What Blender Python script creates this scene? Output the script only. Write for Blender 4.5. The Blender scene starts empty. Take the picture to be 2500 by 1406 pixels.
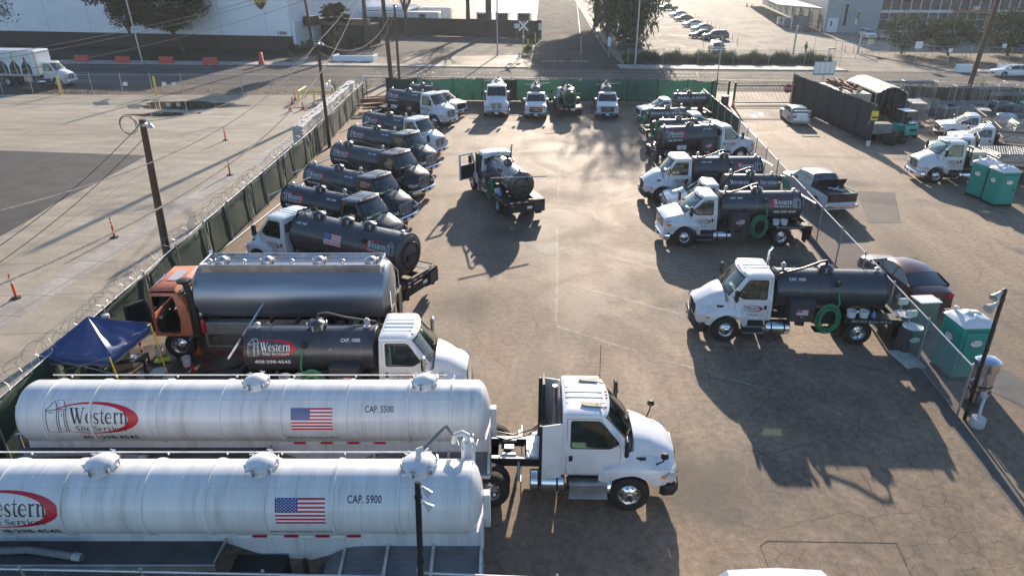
import bpy, bmesh, math, random
from mathutils import Vector, Matrix, noise as mnoise
random.seed(7)
R=math.radians
SC=bpy.context.scene
# ---------------- camera, sky, sun, exposure ----------------
CAMH=13.0; FPX=1700.0; PITCH=R(25.1)
cam=bpy.data.cameras.new('camera'); camo=bpy.data.objects.new('camera',cam); SC.collection.objects.link(camo)
camo.location=(0,0,CAMH); camo.rotation_euler=(R(90)-PITCH,0,0)
cam.sensor_width=36; cam.lens=36*FPX/2500.0; cam.clip_start=.1; cam.clip_end=3000; SC.camera=camo
SUN_AZ=R(9.3); SUN_EL=R(17.3)
w=bpy.data.worlds.new('World'); SC.world=w; w.use_nodes=True
nt=w.node_tree; sky=nt.nodes.new('ShaderNodeTexSky'); sky.sky_type='NISHITA'; sky.sun_disc=False
sky.sun_elevation=SUN_EL; sky.sun_rotation=SUN_AZ; sky.air_density=1.0; sky.dust_density=.5; sky.ozone_density=3.0
bg=nt.nodes['Background']; bg.inputs[1].default_value=.1; nt.links.new(sky.outputs[0],bg.inputs[0])
sl=bpy.data.lights.new('sun','SUN'); sl.energy=5.0; sl.angle=R(.53); sl.color=(1,.86,.70)
so=bpy.data.objects.new('sun',sl); SC.collection.objects.link(so)
sv=Vector((math.sin(SUN_AZ)*math.cos(SUN_EL),math.cos(SUN_AZ)*math.cos(SUN_EL),math.sin(SUN_EL)))
so.rotation_euler=sv.to_track_quat('Z','Y').to_euler(); so.location=(0,0,50)
SC.view_settings.view_transform='Standard'; SC.view_settings.look='None'; SC.view_settings.gamma=1
SC.view_settings.exposure=1.15
SC.cycles.max_bounces=6; SC.cycles.transparent_max_bounces=12; SC.cycles.caustics_reflective=False; SC.cycles.caustics_refractive=False
SC.cycles.sample_clamp_indirect=6
def G(px,py,z=0.0):
    "point of the plane at height z seen at a pixel of the 2500-wide survey photo"
    c,s=math.cos(PITCH),math.sin(PITCH); u=(px-1250)/FPX; v=(py-703)/FPX
    d=(CAMH-z)/(s+v*c); return Vector((u*d,d*(c-v*s),z))
# ---------------- materials ----------------
MT={}
def node(nt,t,**k):
    n=nt.nodes.new(t)
    for a,b in k.items(): setattr(n,a,b)
    return n
def mat(name,col,rough=.5,metal=0,var=.12,vs=2.5,bump=0,bs=40,coat=0,spec=.5,alpha=None,ns=(1,1,1)):
    if name in MT: return MT[name]
    m=bpy.data.materials.new(name); m.use_nodes=True; nt=m.node_tree; p=nt.nodes['Principled BSDF']; L=nt.links.new
    tc=node(nt,'ShaderNodeTexCoord'); mp=node(nt,'ShaderNodeMapping'); mp.inputs['Scale'].default_value=ns
    L(tc.outputs['Object'],mp.inputs[0])
    no=node(nt,'ShaderNodeTexNoise'); no.inputs['Scale'].default_value=vs; no.inputs['Detail'].default_value=5; L(mp.outputs[0],no.inputs[0])
    rmp=node(nt,'ShaderNodeValToRGB'); e=rmp.color_ramp.elements
    e[0].position=.3; e[1].position=.7
    e[0].color=(*[c*(1-var) for c in col],1); e[1].color=(*[min(1,c*(1+var)) for c in col],1)
    L(no.outputs[0],rmp.inputs[0]); L(rmp.outputs[0],p.inputs['Base Color'])
    mr=node(nt,'ShaderNodeMapRange'); mr.inputs[3].default_value=max(.02,rough*.85); mr.inputs[4].default_value=min(1,rough*1.2); L(no.outputs[0],mr.inputs[0]); L(mr.outputs[0],p.inputs['Roughness'])
    p.inputs['Metallic'].default_value=metal; p.inputs['Coat Weight'].default_value=coat; p.inputs['Coat Roughness'].default_value=.08
    p.inputs['Specular IOR Level'].default_value=spec
    if bump:
        b=node(nt,'ShaderNodeBump'); b.inputs['Strength'].default_value=bump; b.inputs['Distance'].default_value=.02
        n2=node(nt,'ShaderNodeTexNoise'); n2.inputs['Scale'].default_value=bs; n2.inputs['Detail'].default_value=4; L(mp.outputs[0],n2.inputs[0]); L(n2.outputs[0],b.inputs['Height']); L(b.outputs[0],p.inputs['Normal'])
    if alpha is not None: p.inputs['Alpha'].default_value=alpha
    MT[name]=m; return m
WHITE=mat('white_paint',(.70,.71,.73),.3,0,.05,1.2,coat=.5)
TRWHITE=mat('tank_white',(.68,.685,.69),.34,0,.1,1.1,coat=.3,bump=.05,bs=1.6,ns=(2.2,.22,.22))
def add_dirt(m,col,lo,hi,scale,ns,amt,z0=None,z1=None):
    nt=m.node_tree; p=nt.nodes['Principled BSDF']; L=nt.links.new; src=p.inputs['Base Color'].links[0].from_socket
    tc=node(nt,'ShaderNodeTexCoord'); mp=node(nt,'ShaderNodeMapping'); mp.inputs['Scale'].default_value=ns; L(tc.outputs['Object'],mp.inputs[0]); n=node(nt,'ShaderNodeTexNoise'); n.inputs['Scale'].default_value=scale; n.inputs['Detail'].default_value=8; n.inputs['Roughness'].default_value=.7; L(mp.outputs[0],n.inputs[0])
    r=node(nt,'ShaderNodeMapRange'); r.inputs[1].default_value=lo; r.inputs[2].default_value=hi; r.inputs[4].default_value=amt; L(n.outputs[0],r.inputs[0]); f=r.outputs[0]
    if z0 is not None:
        s=node(nt,'ShaderNodeSeparateXYZ'); L(tc.outputs['Object'],s.inputs[0]); q=node(nt,'ShaderNodeMapRange'); q.inputs[1].default_value=z0; q.inputs[2].default_value=z1; q.inputs[3].default_value=1; q.inputs[4].default_value=.12; L(s.outputs[2],q.inputs[0]); k=node(nt,'ShaderNodeMath',operation='MULTIPLY'); L(f,k.inputs[0]); L(q.outputs[0],k.inputs[1]); f=k.outputs[0]
    x=node(nt,'ShaderNodeMix',data_type='RGBA'); L(f,x.inputs[0]); L(src,x.inputs[6]); x.inputs[7].default_value=(*col,1); L(x.outputs[2],p.inputs['Base Color'])
add_dirt(TRWHITE,(.36,.33,.29),.5,.8,2.2,(3.0,.3,.3),.75); add_dirt(WHITE,(.3,.26,.21),.42,.75,3,(1,1,.6),.8,.7,1.7)
BLACKP=mat('black_paint',(.018,.019,.022),.25,0,.2,2,coat=.6)
BROWNP=mat('bronze_black_paint',(.035,.03,.027),.3,.3,.2,2,coat=.5)
TANK=mat('tank_charcoal',(.058,.061,.072),.36,.3,.14,1.5,coat=.35,bump=.03,bs=2); add_dirt(TANK,(.16,.145,.125),.5,.8,2.5,(2,.5,.5),.55)
TANKN=mat('tank_navy',(.022,.027,.042),.33,.25,.14,1.5,coat=.35)
CHAS=mat('chassis_black',(.018,.018,.019),.6,0,.4,8,bump=.1,bs=30)
BOXG=mat('cabinet_grey',(.06,.06,.066),.4,.2,.12,3)
TYRE=mat('tyre_rubber',(.022,.021,.02),.85,0,.3,6,bump=.2,bs=50)
ALU=mat('polished_aluminium',(.75,.75,.76),.22,1,.08,5)
ALUD=mat('dull_aluminium',(.5,.5,.51),.42,.9,.16,3,bump=.05,bs=10)
CHROME=mat('chrome',(.82,.82,.84),.08,1,.04,5)
GALV=mat('galvanised_steel',(.46,.47,.48),.42,.75,.15,6)
GLASS=mat('window_glass',(.022,.05,.048),.04,0,.7,1.6,coat=1,spec=.8)
GLASSD=mat('dark_window_glass',(.012,.017,.02),.05,0,.5,2,coat=1,spec=.7)
RUB=mat('black_rubber',(.014,.014,.015),.6,0,.2,5)
GRILL=mat('grille_dark',(.02,.02,.022),.4,.5,.3,20)
CGRILL=mat('grille_mesh',(.3,.3,.31),.4,.25,.3,40); BRIGHT=mat('bright_trim',(.62,.63,.65),.25,.35,.05,5)
AMBER=mat('amber_lens',(.75,.22,.03),.25,0,.1,20,coat=.6)
REDL=mat('red_lens',(.55,.02,.02),.25,0,.1,20,coat=.6)
LENS=mat('headlamp_lens',(.62,.66,.7),.08,.3,.3,20,coat=1)
GREENH=mat('green_hose',(.025,.19,.085),.42,0,.15,10)
BLACKH=mat('black_hose',(.02,.02,.021),.45,0,.2,10)
REDH=mat('red_hose',(.3,.025,.03),.5,0,.2,10)
BUCK=mat('white_plastic',(.7,.71,.72),.4,0,.06,10)
BLUEP=mat('blue_plastic',(.12,.28,.6),.4,0,.1,10)
REDV=mat('decal_red',(.5,.012,.03),.35,0,.06,5)
WHV=mat('decal_white',(.8,.8,.8),.4,0,.04,5)
BLKV=mat('decal_black',(.02,.02,.025),.4,0,.05,5)
BLUV=mat('decal_navy',(.02,.035,.2),.4,0,.05,5)
GRYV=mat('decal_grey',(.45,.46,.47),.4,0,.05,5)
WOOD=mat('pole_wood',(.1,.06,.04),.85,0,.35,5,bump=.4,bs=25,ns=(6,6,.6))
CONC=mat('pale_concrete',(.5,.48,.45),.85,0,.14,2,bump=.25,bs=20)
TEAL=mat('teal_plastic',(.015,.3,.24),.42,0,.08,3,bump=.03)
ORG=mat('safety_orange',(.85,.09,.04),.45,0,.12,8)
YEL=mat('safety_yellow',(.75,.55,.06),.5,0,.12,8)
RUST=mat('rusty_iron',(.16,.07,.045),.85,0,.4,5,bump=.3)
REDB=mat('barrier_red',(.55,.07,.05),.55,0,.15,3)
def glassmat(name,tint,refl=.06):
    m=bpy.data.materials.new(name); m.use_nodes=True; nt=m.node_tree; nt.nodes.remove(nt.nodes['Principled BSDF']); o=nt.nodes['Material Output']
    t=node(nt,'ShaderNodeBsdfTransparent'); t.inputs[0].default_value=(*tint,1); g=node(nt,'ShaderNodeBsdfGlossy'); g.inputs['Roughness'].default_value=.04; g.inputs[0].default_value=(1,1,1,1)
    f=node(nt,'ShaderNodeFresnel'); f.inputs[0].default_value=1.6; mx=node(nt,'ShaderNodeMixShader'); ad=node(nt,'ShaderNodeMath',operation='ADD'); ad.inputs[1].default_value=refl; nt.links.new(f.outputs[0],ad.inputs[0]); nt.links.new(ad.outputs[0],mx.inputs[0]); nt.links.new(t.outputs[0],mx.inputs[1]); nt.links.new(g.outputs[0],mx.inputs[2]); nt.links.new(mx.outputs[0],o.inputs[0]); MT[name]=m; return m
CLEARG=glassmat('clear_cab_glass',(.5,.66,.6),.03)
SEATM=mat('cab_seat_fabric',(.16,.19,.175),.8,0,.2,6); TRIM=mat('cab_trim_grey',(.09,.095,.095),.7,0,.15,5)
# ---------------- mesh kit ----------------
def link(o,parent=None):
    SC.collection.objects.link(o)
    if parent is not None: o.parent=parent
    return o
class MB:
    def __init__(s): s.v=[];s.f=[];s.mi=[];s.mats=[];s.M=None
    def mx(s,m):
        if m not in s.mats: s.mats.append(m)
        return s.mats.index(m)
    def add(s,vs,fs,m):
        o=len(s.v); k=s.mx(m)
        for v in vs:
            v=Vector(v)
            s.v.append(s.M@v if s.M else v)
        for f in fs: s.f.append(tuple(o+i for i in f)); s.mi.append(k)
    def box(s,x0,x1,y0,y1,z0,z1,m,b=0,rz=0,c=None):
        if x0>x1:x0,x1=x1,x0
        if y0>y1:y0,y1=y1,y0
        if z0>z1:z0,z1=z1,z0
        lo=(x0,y0,z0);hi=(x1,y1,z1); b=min(b,.45*min(x1-x0,y1-y0,z1-z0))
        vs=[];fs=[]
        if b<=0:
            vs=[(x,y,z) for x in(x0,x1) for y in(y0,y1) for z in(z0,z1)]
            fs=[(0,1,3,2),(4,6,7,5),(0,4,5,1),(2,3,7,6),(0,2,6,4),(1,5,7,3)]
        else:
            idx={}
            for sx in(0,1):
                for sy in(0,1):
                    for sz in(0,1):
                        for a in range(3):
                            p=[]
                            for ax,sg in enumerate((sx,sy,sz)):
                                q=(lo,hi)[sg][ax]
                                if ax!=a: q+= b if sg==0 else -b
                                p.append(q)
                            idx[(sx,sy,sz,a)]=len(vs); vs.append(tuple(p))
            for a in range(3):
                o1,o2=[i for i in range(3) if i!=a]
                for sg in(0,1):
                    q=[]
                    for u,v in((0,0),(1,0),(1,1),(0,1)):
                        k=[0,0,0];k[a]=sg;k[o1]=u;k[o2]=v; q.append(idx[(*k,a)])
                    fs.append(tuple(q))
                for u in(0,1):
                    for v in(0,1):
                        k0=[0,0,0];k0[o1]=u;k0[o2]=v;k1=list(k0);k1[a]=1
                        fs.append((idx[(*k0,o1)],idx[(*k1,o1)],idx[(*k1,o2)],idx[(*k0,o2)]))
            for sx in(0,1):
                for sy in(0,1):
                    for sz in(0,1): fs.append(tuple(idx[(sx,sy,sz,a)] for a in range(3)))
        if rz:
            cx,cy=c if c else ((x0+x1)/2,(y0+y1)/2); ca,sa=math.cos(rz),math.sin(rz)
            vs=[(cx+(x-cx)*ca-(y-cy)*sa,cy+(x-cx)*sa+(y-cy)*ca,z) for x,y,z in vs]
        s.add(vs,fs,m)
    def tube(s,pts,r,m,n=8,closed=False,caps=True,up=None):
        pts=[Vector(p) for p in pts]; N=len(pts); rs=r if isinstance(r,(list,tuple)) else [r]*N
        vs=[]; prev=None
        for i,p in enumerate(pts):
            if closed: t=(pts[(i+1)%N]-pts[i-1])
            else: t=(pts[min(i+1,N-1)]-pts[max(i-1,0)])
            t=t.normalized() if t.length>1e-9 else Vector((0,0,1))
            if prev is None:
                a=Vector((0,0,1)) if abs(t.z)<.9 else Vector((1,0,0)); u=t.cross(a).normalized()
            else:
                u=(prev-t*prev.dot(t)); u=u.normalized() if u.length>1e-6 else t.orthogonal().normalized()
            prev=u; w=t.cross(u)
            for k in range(n):
                a=2*math.pi*k/n; vs.append(p+(u*math.cos(a)+w*math.sin(a))*rs[i])
        fs=[]
        for i in range(N if closed else N-1):
            j=(i+1)%N
            for k in range(n): fs.append((i*n+k,i*n+(k+1)%n,j*n+(k+1)%n,j*n+k))
        if caps and not closed: fs+= [tuple(range(n)),tuple((N-1)*n+k for k in range(n))]
        s.add(vs,fs,m)
    def lathe(s,prof,m,o=(0,0,0),axis='z',n=24,cap=True):
        vs=[];o=Vector(o)
        for r,h in prof:
            for k in range(n):
                a=2*math.pi*k/n; c,d=r*math.cos(a),r*math.sin(a)
                vs.append(o+Vector({'z':(c,d,h),'x':(h,c,d),'y':(d,h,c)}[axis]))
        fs=[(i*n+k,i*n+(k+1)%n,(i+1)*n+(k+1)%n,(i+1)*n+k) for i in range(len(prof)-1) for k in range(n)]
        if cap: fs+=[tuple(range(n)),tuple((len(prof)-1)*n+k for k in range(n))]
        s.add(vs,fs,m)
    def loft(s,rings,m,closed=True,caps=True):
        n=len(rings[0]); vs=[p for r in rings for p in r]; kk=n if closed else n-1
        fs=[(i*n+k,i*n+(k+1)%n,(i+1)*n+(k+1)%n,(i+1)*n+k) for i in range(len(rings)-1) for k in range(kk)]
        if caps and closed: fs+=[tuple(range(n)),tuple((len(rings)-1)*n+k for k in range(n))]
        s.add(vs,fs,m)
    def poly(s,pts,m): s.add(pts,[tuple(range(len(pts)))],m)
    def prism(s,pts,m,d):
        n=len(pts); d=Vector(d); vs=[Vector(p) for p in pts]+[Vector(p)+d for p in pts]
        s.add(vs,[tuple(range(n)),tuple(range(n,2*n))]+[(i,(i+1)%n,n+(i+1)%n,n+i) for i in range(n)],m)
    def grid(s,fn,nu,nv,m):
        vs=[fn(i/nu,j/nv) for i in range(nu+1) for j in range(nv+1)]
        fs=[(i*(nv+1)+j,(i+1)*(nv+1)+j,(i+1)*(nv+1)+j+1,i*(nv+1)+j+1) for i in range(nu) for j in range(nv)]
        s.add(vs,fs,m)
    def mesh(s,name,sharp=35,recalc=True):
        me=bpy.data.meshes.new(name); me.from_pydata([tuple(v) for v in s.v],[],s.f)
        for m in s.mats: me.materials.append(m)
        me.polygons.foreach_set('material_index',s.mi)
        if recalc and len(s.f)<60000:
            bm=bmesh.new(); bm.from_mesh(me); bmesh.ops.recalc_face_normals(bm,faces=bm.faces); bm.to_mesh(me); bm.free()
        if sharp:
            me.polygons.foreach_set('use_smooth',[True]*len(s.f)); me.set_sharp_from_angle(angle=R(sharp))
        me.update(); return me
    def build(s,name,parent=None,loc=None,sharp=35,recalc=True):
        o=bpy.data.objects.new(name,s.mesh(name,sharp,recalc)); link(o,parent)
        if loc: o.location=loc
        return o
CACHE={}
def part(name,key,fn,parent,loc=(0,0,0),rot=None,scale=None):
    if key not in CACHE:
        r=fn(); CACHE[key]=r.mesh(name) if isinstance(r,MB) else r
    o=bpy.data.objects.new(name,CACHE[key]); link(o,parent); o.location=loc
    if rot: o.rotation_euler=rot
    if scale: o.scale=scale
    return o
def tag(o,label=None,cat=None,group=None,kind=None):
    if label:o['label']=label
    if cat:o['category']=cat
    if group:o['group']=group
    if kind:o['kind']=kind
    return o
def thing(name,label,cat,loc=(0,0,0),rz=0,group=None):
    o=bpy.data.objects.new(name,None); link(o); o.empty_display_size=.3
    o.location=loc; o.rotation_euler=(0,0,rz); return tag(o,label,cat,group)
def copytree(root,loc,rz,label=None,group=None):
    r=root.copy(); link(r); r.location=loc; r.rotation_euler=(0,0,rz)
    if label:r['label']=label
    if group:r['group']=group
    for ch in list(root.children):
        c=ch.copy(); link(c,r)
        for g in ch.children: d=g.copy(); link(d,c)
    return r
# ---------------- lettering and decals (flat faces wrapped on a surface) ----------------
_T={}
def textpolys(body,bold=0.0):
    k=(body,bold)
    if k in _T: return _T[k]
    cu=bpy.data.curves.new('lettering','FONT'); cu.body=body; cu.size=1; cu.resolution_u=2; cu.offset=bold; cu.align_x='CENTER'; cu.align_y='CENTER'
    ob=bpy.data.objects.new('lettering',cu); me=ob.to_mesh()
    r=([(v.co.x,v.co.y) for v in me.vertices],[tuple(p.vertices) for p in me.polygons])
    ob.to_mesh_clear(); bpy.data.objects.remove(ob); bpy.data.curves.remove(cu); _T[k]=r; return r
def GL_text(body,u,v,h,m,layer=1,bold=.015,wide=1.0,shear=0):
    vs,fs=textpolys(body,bold); h=h/.73
    return [([(u+(vs[i][0]*wide+vs[i][1]*shear)*h,v+vs[i][1]*h) for i in f],m,layer) for f in fs]
def strip(pts,ws,m,layer,tr):
    out=[];P=[Vector(p) for p in pts]; W=ws if isinstance(ws,(list,tuple)) else [ws]*len(P); E=[]
    for i,p in enumerate(P):
        t=(P[min(i+1,len(P)-1)]-P[max(0,i-1)]).normalized(); n=Vector((-t.y,t.x))*W[i]*.5; E.append((p+n,p-n))
    for i in range(len(P)-1):
        out.append(([tr(q) for q in (E[i][0],E[i+1][0],E[i+1][1],E[i][1])],m,layer))
    return out
def arcp(cx,cy,rx,ry,a0,a1,n=14): return [(cx+rx*math.cos(R(a0+(a1-a0)*i/n)),cy+ry*math.sin(R(a0+(a1-a0)*i/n))) for i in range(n+1)]
def lerpw(ks,n):
    out=[]
    for i in range(n+1):
        t=i/n*(len(ks)-1); k=min(int(t),len(ks)-2); out.append(ks[k]+(ks[k+1]-ks[k])*(t-k))
    return out
def S_(h,w):  # spine of an s of height h
    p=[(.86,.8),(.72,.93),(.5,.97),(.26,.92),(.14,.76),(.24,.6),(.5,.49),(.76,.38),(.86,.22),(.74,.07),(.48,.02),(.24,.07),(.1,.24)]
    return [(x*w,y*h) for x,y in p]
SERIF={
 'W':(1.95,[([(.0,1.42),(.5,1.42)],.06),([(.22,1.42),(.68,.02)],.24),([(.68,.02),(1.02,1.1)],.09),([(.62,1.42),(1.12,1.42)],.06),([(.84,1.42),(1.32,.02)],.24),([(1.32,.02),(1.74,1.42)],.09),([(1.52,1.42),(1.95,1.42)],.06)]),
 'e':(.92,[(arcp(.46,.5,.36,.46,8,325,18),[.06,.08,.1,.16,.22,.22,.18,.1,.05]),([(.12,.56),(.84,.56)],.07)]),
 's':(.72,[(S_(1,.68),[.06,.1,.1,.14,.2,.2,.2,.14,.1,.1,.06]),]),
 't':(.6,[([(.26,1.3),(.26,.2),(.32,.08),(.44,.05),(.58,.14)],[.05,.2,.2,.14,.04]),([(.02,.97),(.54,.97)],.08)]),
 'r':(.74,[([(.26,1.0),(.26,0)],.2),([(.04,.97),(.26,.97)],.06),([(.04,.03),(.5,.03)],.06),([(.3,.68),(.4,.88),(.54,.96),(.7,.88)],[.05,.08,.12,.2])]),
 'n':(1.08,[([(.26,1.0),(.26,0)],.2),([(.04,.97),(.26,.97)],.06),([(.04,.03),(.48,.03)],.06),([(.3,.66),(.42,.88),(.6,.96),(.76,.88),(.82,.6)],[.05,.08,.13,.18,.2]),([(.82,.64),(.82,0)],.2),([(.6,.03),(1.05,.03)],.06)]),
 'S':(1.0,[(S_(1.42,.95),[.06,.1,.12,.16,.24,.24,.24,.16,.12,.1,.06]),([(.82,1.1),(.84,1.42)],.06),([(.1,.34),(.08,0)],.06)]),
 'i':(.5,[([(.26,1.0),(.26,0)],.2),([(.04,.97),(.26,.97)],.06),([(.04,.03),(.48,.03)],.06),([(.26,1.4),(.26,1.2)],.2)]),
 'v':(.98,[([(.22,.98),(.5,.0)],.2),([(.5,.0),(.8,.98)],.07),([(.02,.97),(.42,.97)],.05),([(.6,.97),(.98,.97)],.05)]),
 'c':(.84,[(arcp(.46,.5,.36,.46,40,325,18),[.18,.08,.1,.18,.22,.22,.18,.1,.05])]),
}
def serif(body,u,v,h,m,layer=2,center=True,wide=1.0):
    s=h/1.42; adv=[SERIF[c][0]+.06 if c!=' ' else .5 for c in body]; W=sum(adv)*s*wide; x=u-(W/2 if center else 0); out=[]
    for c,a in zip(body,adv):
        if c!=' ':
            for q,(pts,ws) in enumerate(SERIF[c][1]):
                n=len(pts)-1
                if isinstance(ws,list) and len(ws)!=len(pts): ws=lerpw(ws,n)
                out+=strip(pts,ws,m,layer+q*.12,lambda p:(x+p[0]*s*wide,v+p[1]*s))
        x+=a*s*wide
    return out
def logo(dark,flip=False,w=2.36):
    "outhouse outline, red swoosh and the two lines of the firm's name; flip puts the little house on the right"
    ink=WHV if dark else BLKV; k=w/2.36; out=[]; f=-1 if flip else 1
    def tr(p): return (f*p[0]*k,p[1]*k)
    n=48; a0,a1=-137,146
    for i in range(n):
        q=[]
        for j in (i,i+1):
            t=R(a0+(a1-a0)*j/n); q.append(((.03+1.15*math.cos(t),.43*math.sin(t)),(-.10+1.01*math.cos(t),.385*math.sin(t)-.012)))
        out.append(([tr(q[0][0]),tr(q[1][0]),tr(q[1][1]),tr(q[0][1])],REDV,1))
    hs=[[(-1.15,.22),(-1.15,-.38),(-.88,-.38),(-.88,.24)],[(-1.17,.2),(-.86,.24),(-.64,.24)],[(-1.17,.2),(-.96,.46),(-.75,.47),(-.64,.24)],[(-.96,.46),(-.86,.24)],[(-.88,-.38),(-.62,-.36),(-.66,.24)],[(-.83,.2),(-.82,-.34)],[(-.83,.2),(-.7,.2),(-.68,-.33)],[(-1.1,.16),(-.96,.16)],[(-.77,.14),(-.74,.1),(-.77,.06)]]
    for j,h in enumerate(hs): out+=strip(h,.018,ink,2+.1*j,tr)
    cx=f*.18
    out+=serif('Western',cx*k,-.13*k,.40*k,ink,3,wide=.72)
    out+=serif('Site Services',(cx+f*.03)*k,-.345*k,.155*k,ink,3,wide=1.1)
    return out
def flagd(w=1.0,dark=False):
    h=w*.55; out=[([(-w/2,-h/2),(w/2,-h/2),(w/2,h/2),(-w/2,h/2)],WHV,1)]
    for i in range(13):
        if i%2==0:
            v0=h/2-(i+1)*h/13; v1=h/2-i*h/13; out.append(([(-w/2,v0),(w/2,v0),(w/2,v1),(-w/2,v1)],REDV,2))
    cw,ch=w*.45,h*7/13; out.append(([(-w/2,h/2-ch),(-w/2+cw,h/2-ch),(-w/2+cw,h/2),(-w/2,h/2)],BLUV,3))
    for r in range(9):
        for c in range(6 if r%2==0 else 5):
            cx=-w/2+cw*((c*2+1+(r%2))/12); cy=h/2-ch*(r+.8)/9.6
            for t in range(5):
                a=R(90+72*t); a1=a+R(144)
                pass
            rad=w*.0155; pts=[]
            for t in range(10):
                a=R(90+36*t); q=rad if t%2==0 else rad*.45; pts.append((cx+q*math.cos(a),cy+q*math.sin(a)))
            out.append((pts,WHV,4))
    return out
def decal(polys,surf,name='decal'):
    "surf: ('cyl',x0,side,R,zc,theta0) ('side',x0,side,Y,z0,lean) ('rear',X,y0,z0) ('front',X,y0,z0) ('top',x0,y0,z,ang)"
    bm=bmesh.new(); mats=[]
    for pts,m,ly in polys:
        if m not in mats: mats.append(m)
        try: f=bm.faces.new([bm.verts.new((p[0],p[1],ly*.0012+.002)) for p in pts]); f.material_index=mats.index(m)
        except Exception: pass
    if surf[0]=='cyl':
        vmin=min(v.co.y for v in bm.verts); vmax=max(v.co.y for v in bm.verts); y=math.ceil(vmin/.05)*.05
        bmesh.ops.triangulate(bm,faces=[f for f in bm.faces if len(f.verts)>4])
        while y<vmax:
            bmesh.ops.bisect_plane(bm,geom=bm.verts[:]+bm.edges[:]+bm.faces[:],plane_co=(0,y,0),plane_no=(0,1,0)); y+=.05
    for v in bm.verts:
        u,w,e=v.co
        if surf[0]=='cyl':
            _,x0,sd,Rr,zc,t0=surf; t=R(t0)+w/Rr; v.co=(x0-sd*u,sd*(Rr+e)*math.cos(t),zc+(Rr+e)*math.sin(t))
        elif surf[0]=='side':
            _,x0,sd,Y,z0,ln=surf; v.co=(x0-sd*u,sd*(Y+e+ln*w),z0+w)
        elif surf[0]=='rear': v.co=(surf[1]-e,surf[2]-u,surf[3]+w)
        elif surf[0]=='front': v.co=(surf[1]+e,surf[2]+u,surf[3]+w)
        elif surf[0]=='top': v.co=(surf[1]+u,surf[2]+w,surf[3]+e)
    me=bpy.data.meshes.new(name); bm.normal_update(); bm.to_mesh(me); bm.free()
    for m in mats: me.materials.append(m)
    return me
# ---------------- vehicle parts ----------------
from mathutils.geometry import tessellate_polygon
def wheel_part(parent,x,y,r,wid,rim=ALU,style='disc',side=1,dual=False):
    def ty():
        mb=MB(); n=28
        offs=[0] if not dual else [-wid*.58,wid*.58]
        for o in offs:
            h=wid/2
            mb.lathe([(r*.57,o-h*.8),(r*.62,o-h),(r*.9,o-h),(r*.985,o-h*.82),(r,o-h*.5),(r,o+h*.5),(r*.985,o+h*.82),(r*.9,o+h),(r*.62,o+h),(r*.57,o+h*.8)],TYRE,axis='y',n=n,cap=False)
            for q in (-.3,0,.3): mb.lathe([(r+.004,o+h*q-.02),(r+.004,o+h*q+.02)],TYRE,axis='y',n=n,cap=False)
        return mb
    def rm():
        mb=MB(); e=(wid*.58 if dual else 0)+wid/2; rr=r*.6
        dish=.09 if dual else .02; fl=e-.03
        mb.lathe([(rr,fl+.02),(rr*.97,fl),(rr*.9,fl-.05),(rr*.84,fl-dish-.02),(rr*.8,fl-dish),(rr*.5,fl-dish+(.02 if dual else .05)),(rr*.42,fl-dish+(.03 if dual else .06)),(rr*.36,fl-dish+(.09 if dual else .11)),(rr*.2,fl-dish+(.11 if dual else .13)),(.001,fl-dish+(.11 if dual else .13))],rim,axis='y',n=28,cap=False)
        zz=fl-dish+(.012 if dual else .028)
        for k in range(10 if style!='five' else 5):
            a=2*math.pi*k/(10 if style!='five' else 5)
            if style=='five':
                c=Vector((math.cos(a)*rr*.62,zz+.0,math.sin(a)*rr*.62)); s1=rr*.17
            else: c=Vector((math.cos(a)*rr*.68,zz,math.sin(a)*rr*.68)); s1=rr*.085
            mb.lathe([(s1,0),(s1,.012)],CHAS,o=(c.x,c.y-.004,c.z),axis='y',n=8)
            b=Vector((math.cos(a+.3)*rr*.42,fl-dish+.05,math.sin(a+.3)*rr*.42)); mb.lathe([(rr*.045,0),(rr*.045,.03)],ALU,o=b,axis='y',n=6)
        mb.lathe([(rr*.19,fl-dish+.1),(rr*.19,fl-dish+.15),(rr*.1,fl-dish+.17)],CHAS if style=='disc' else rim,axis='y',n=12)
        if dual: mb.lathe([(rr*.96,-e),(rr*.96,fl-.1)],CHAS,axis='y',n=20,cap=False)
        return mb
    wob=part('wheel',('tyre',r,wid,dual),ty,parent,(x,y,r),rot=(0,0,0 if side>0 else math.pi))
    part('rim',('rim',r,wid,dual,rim.name,style),rm,wob)
    return wob
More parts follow.
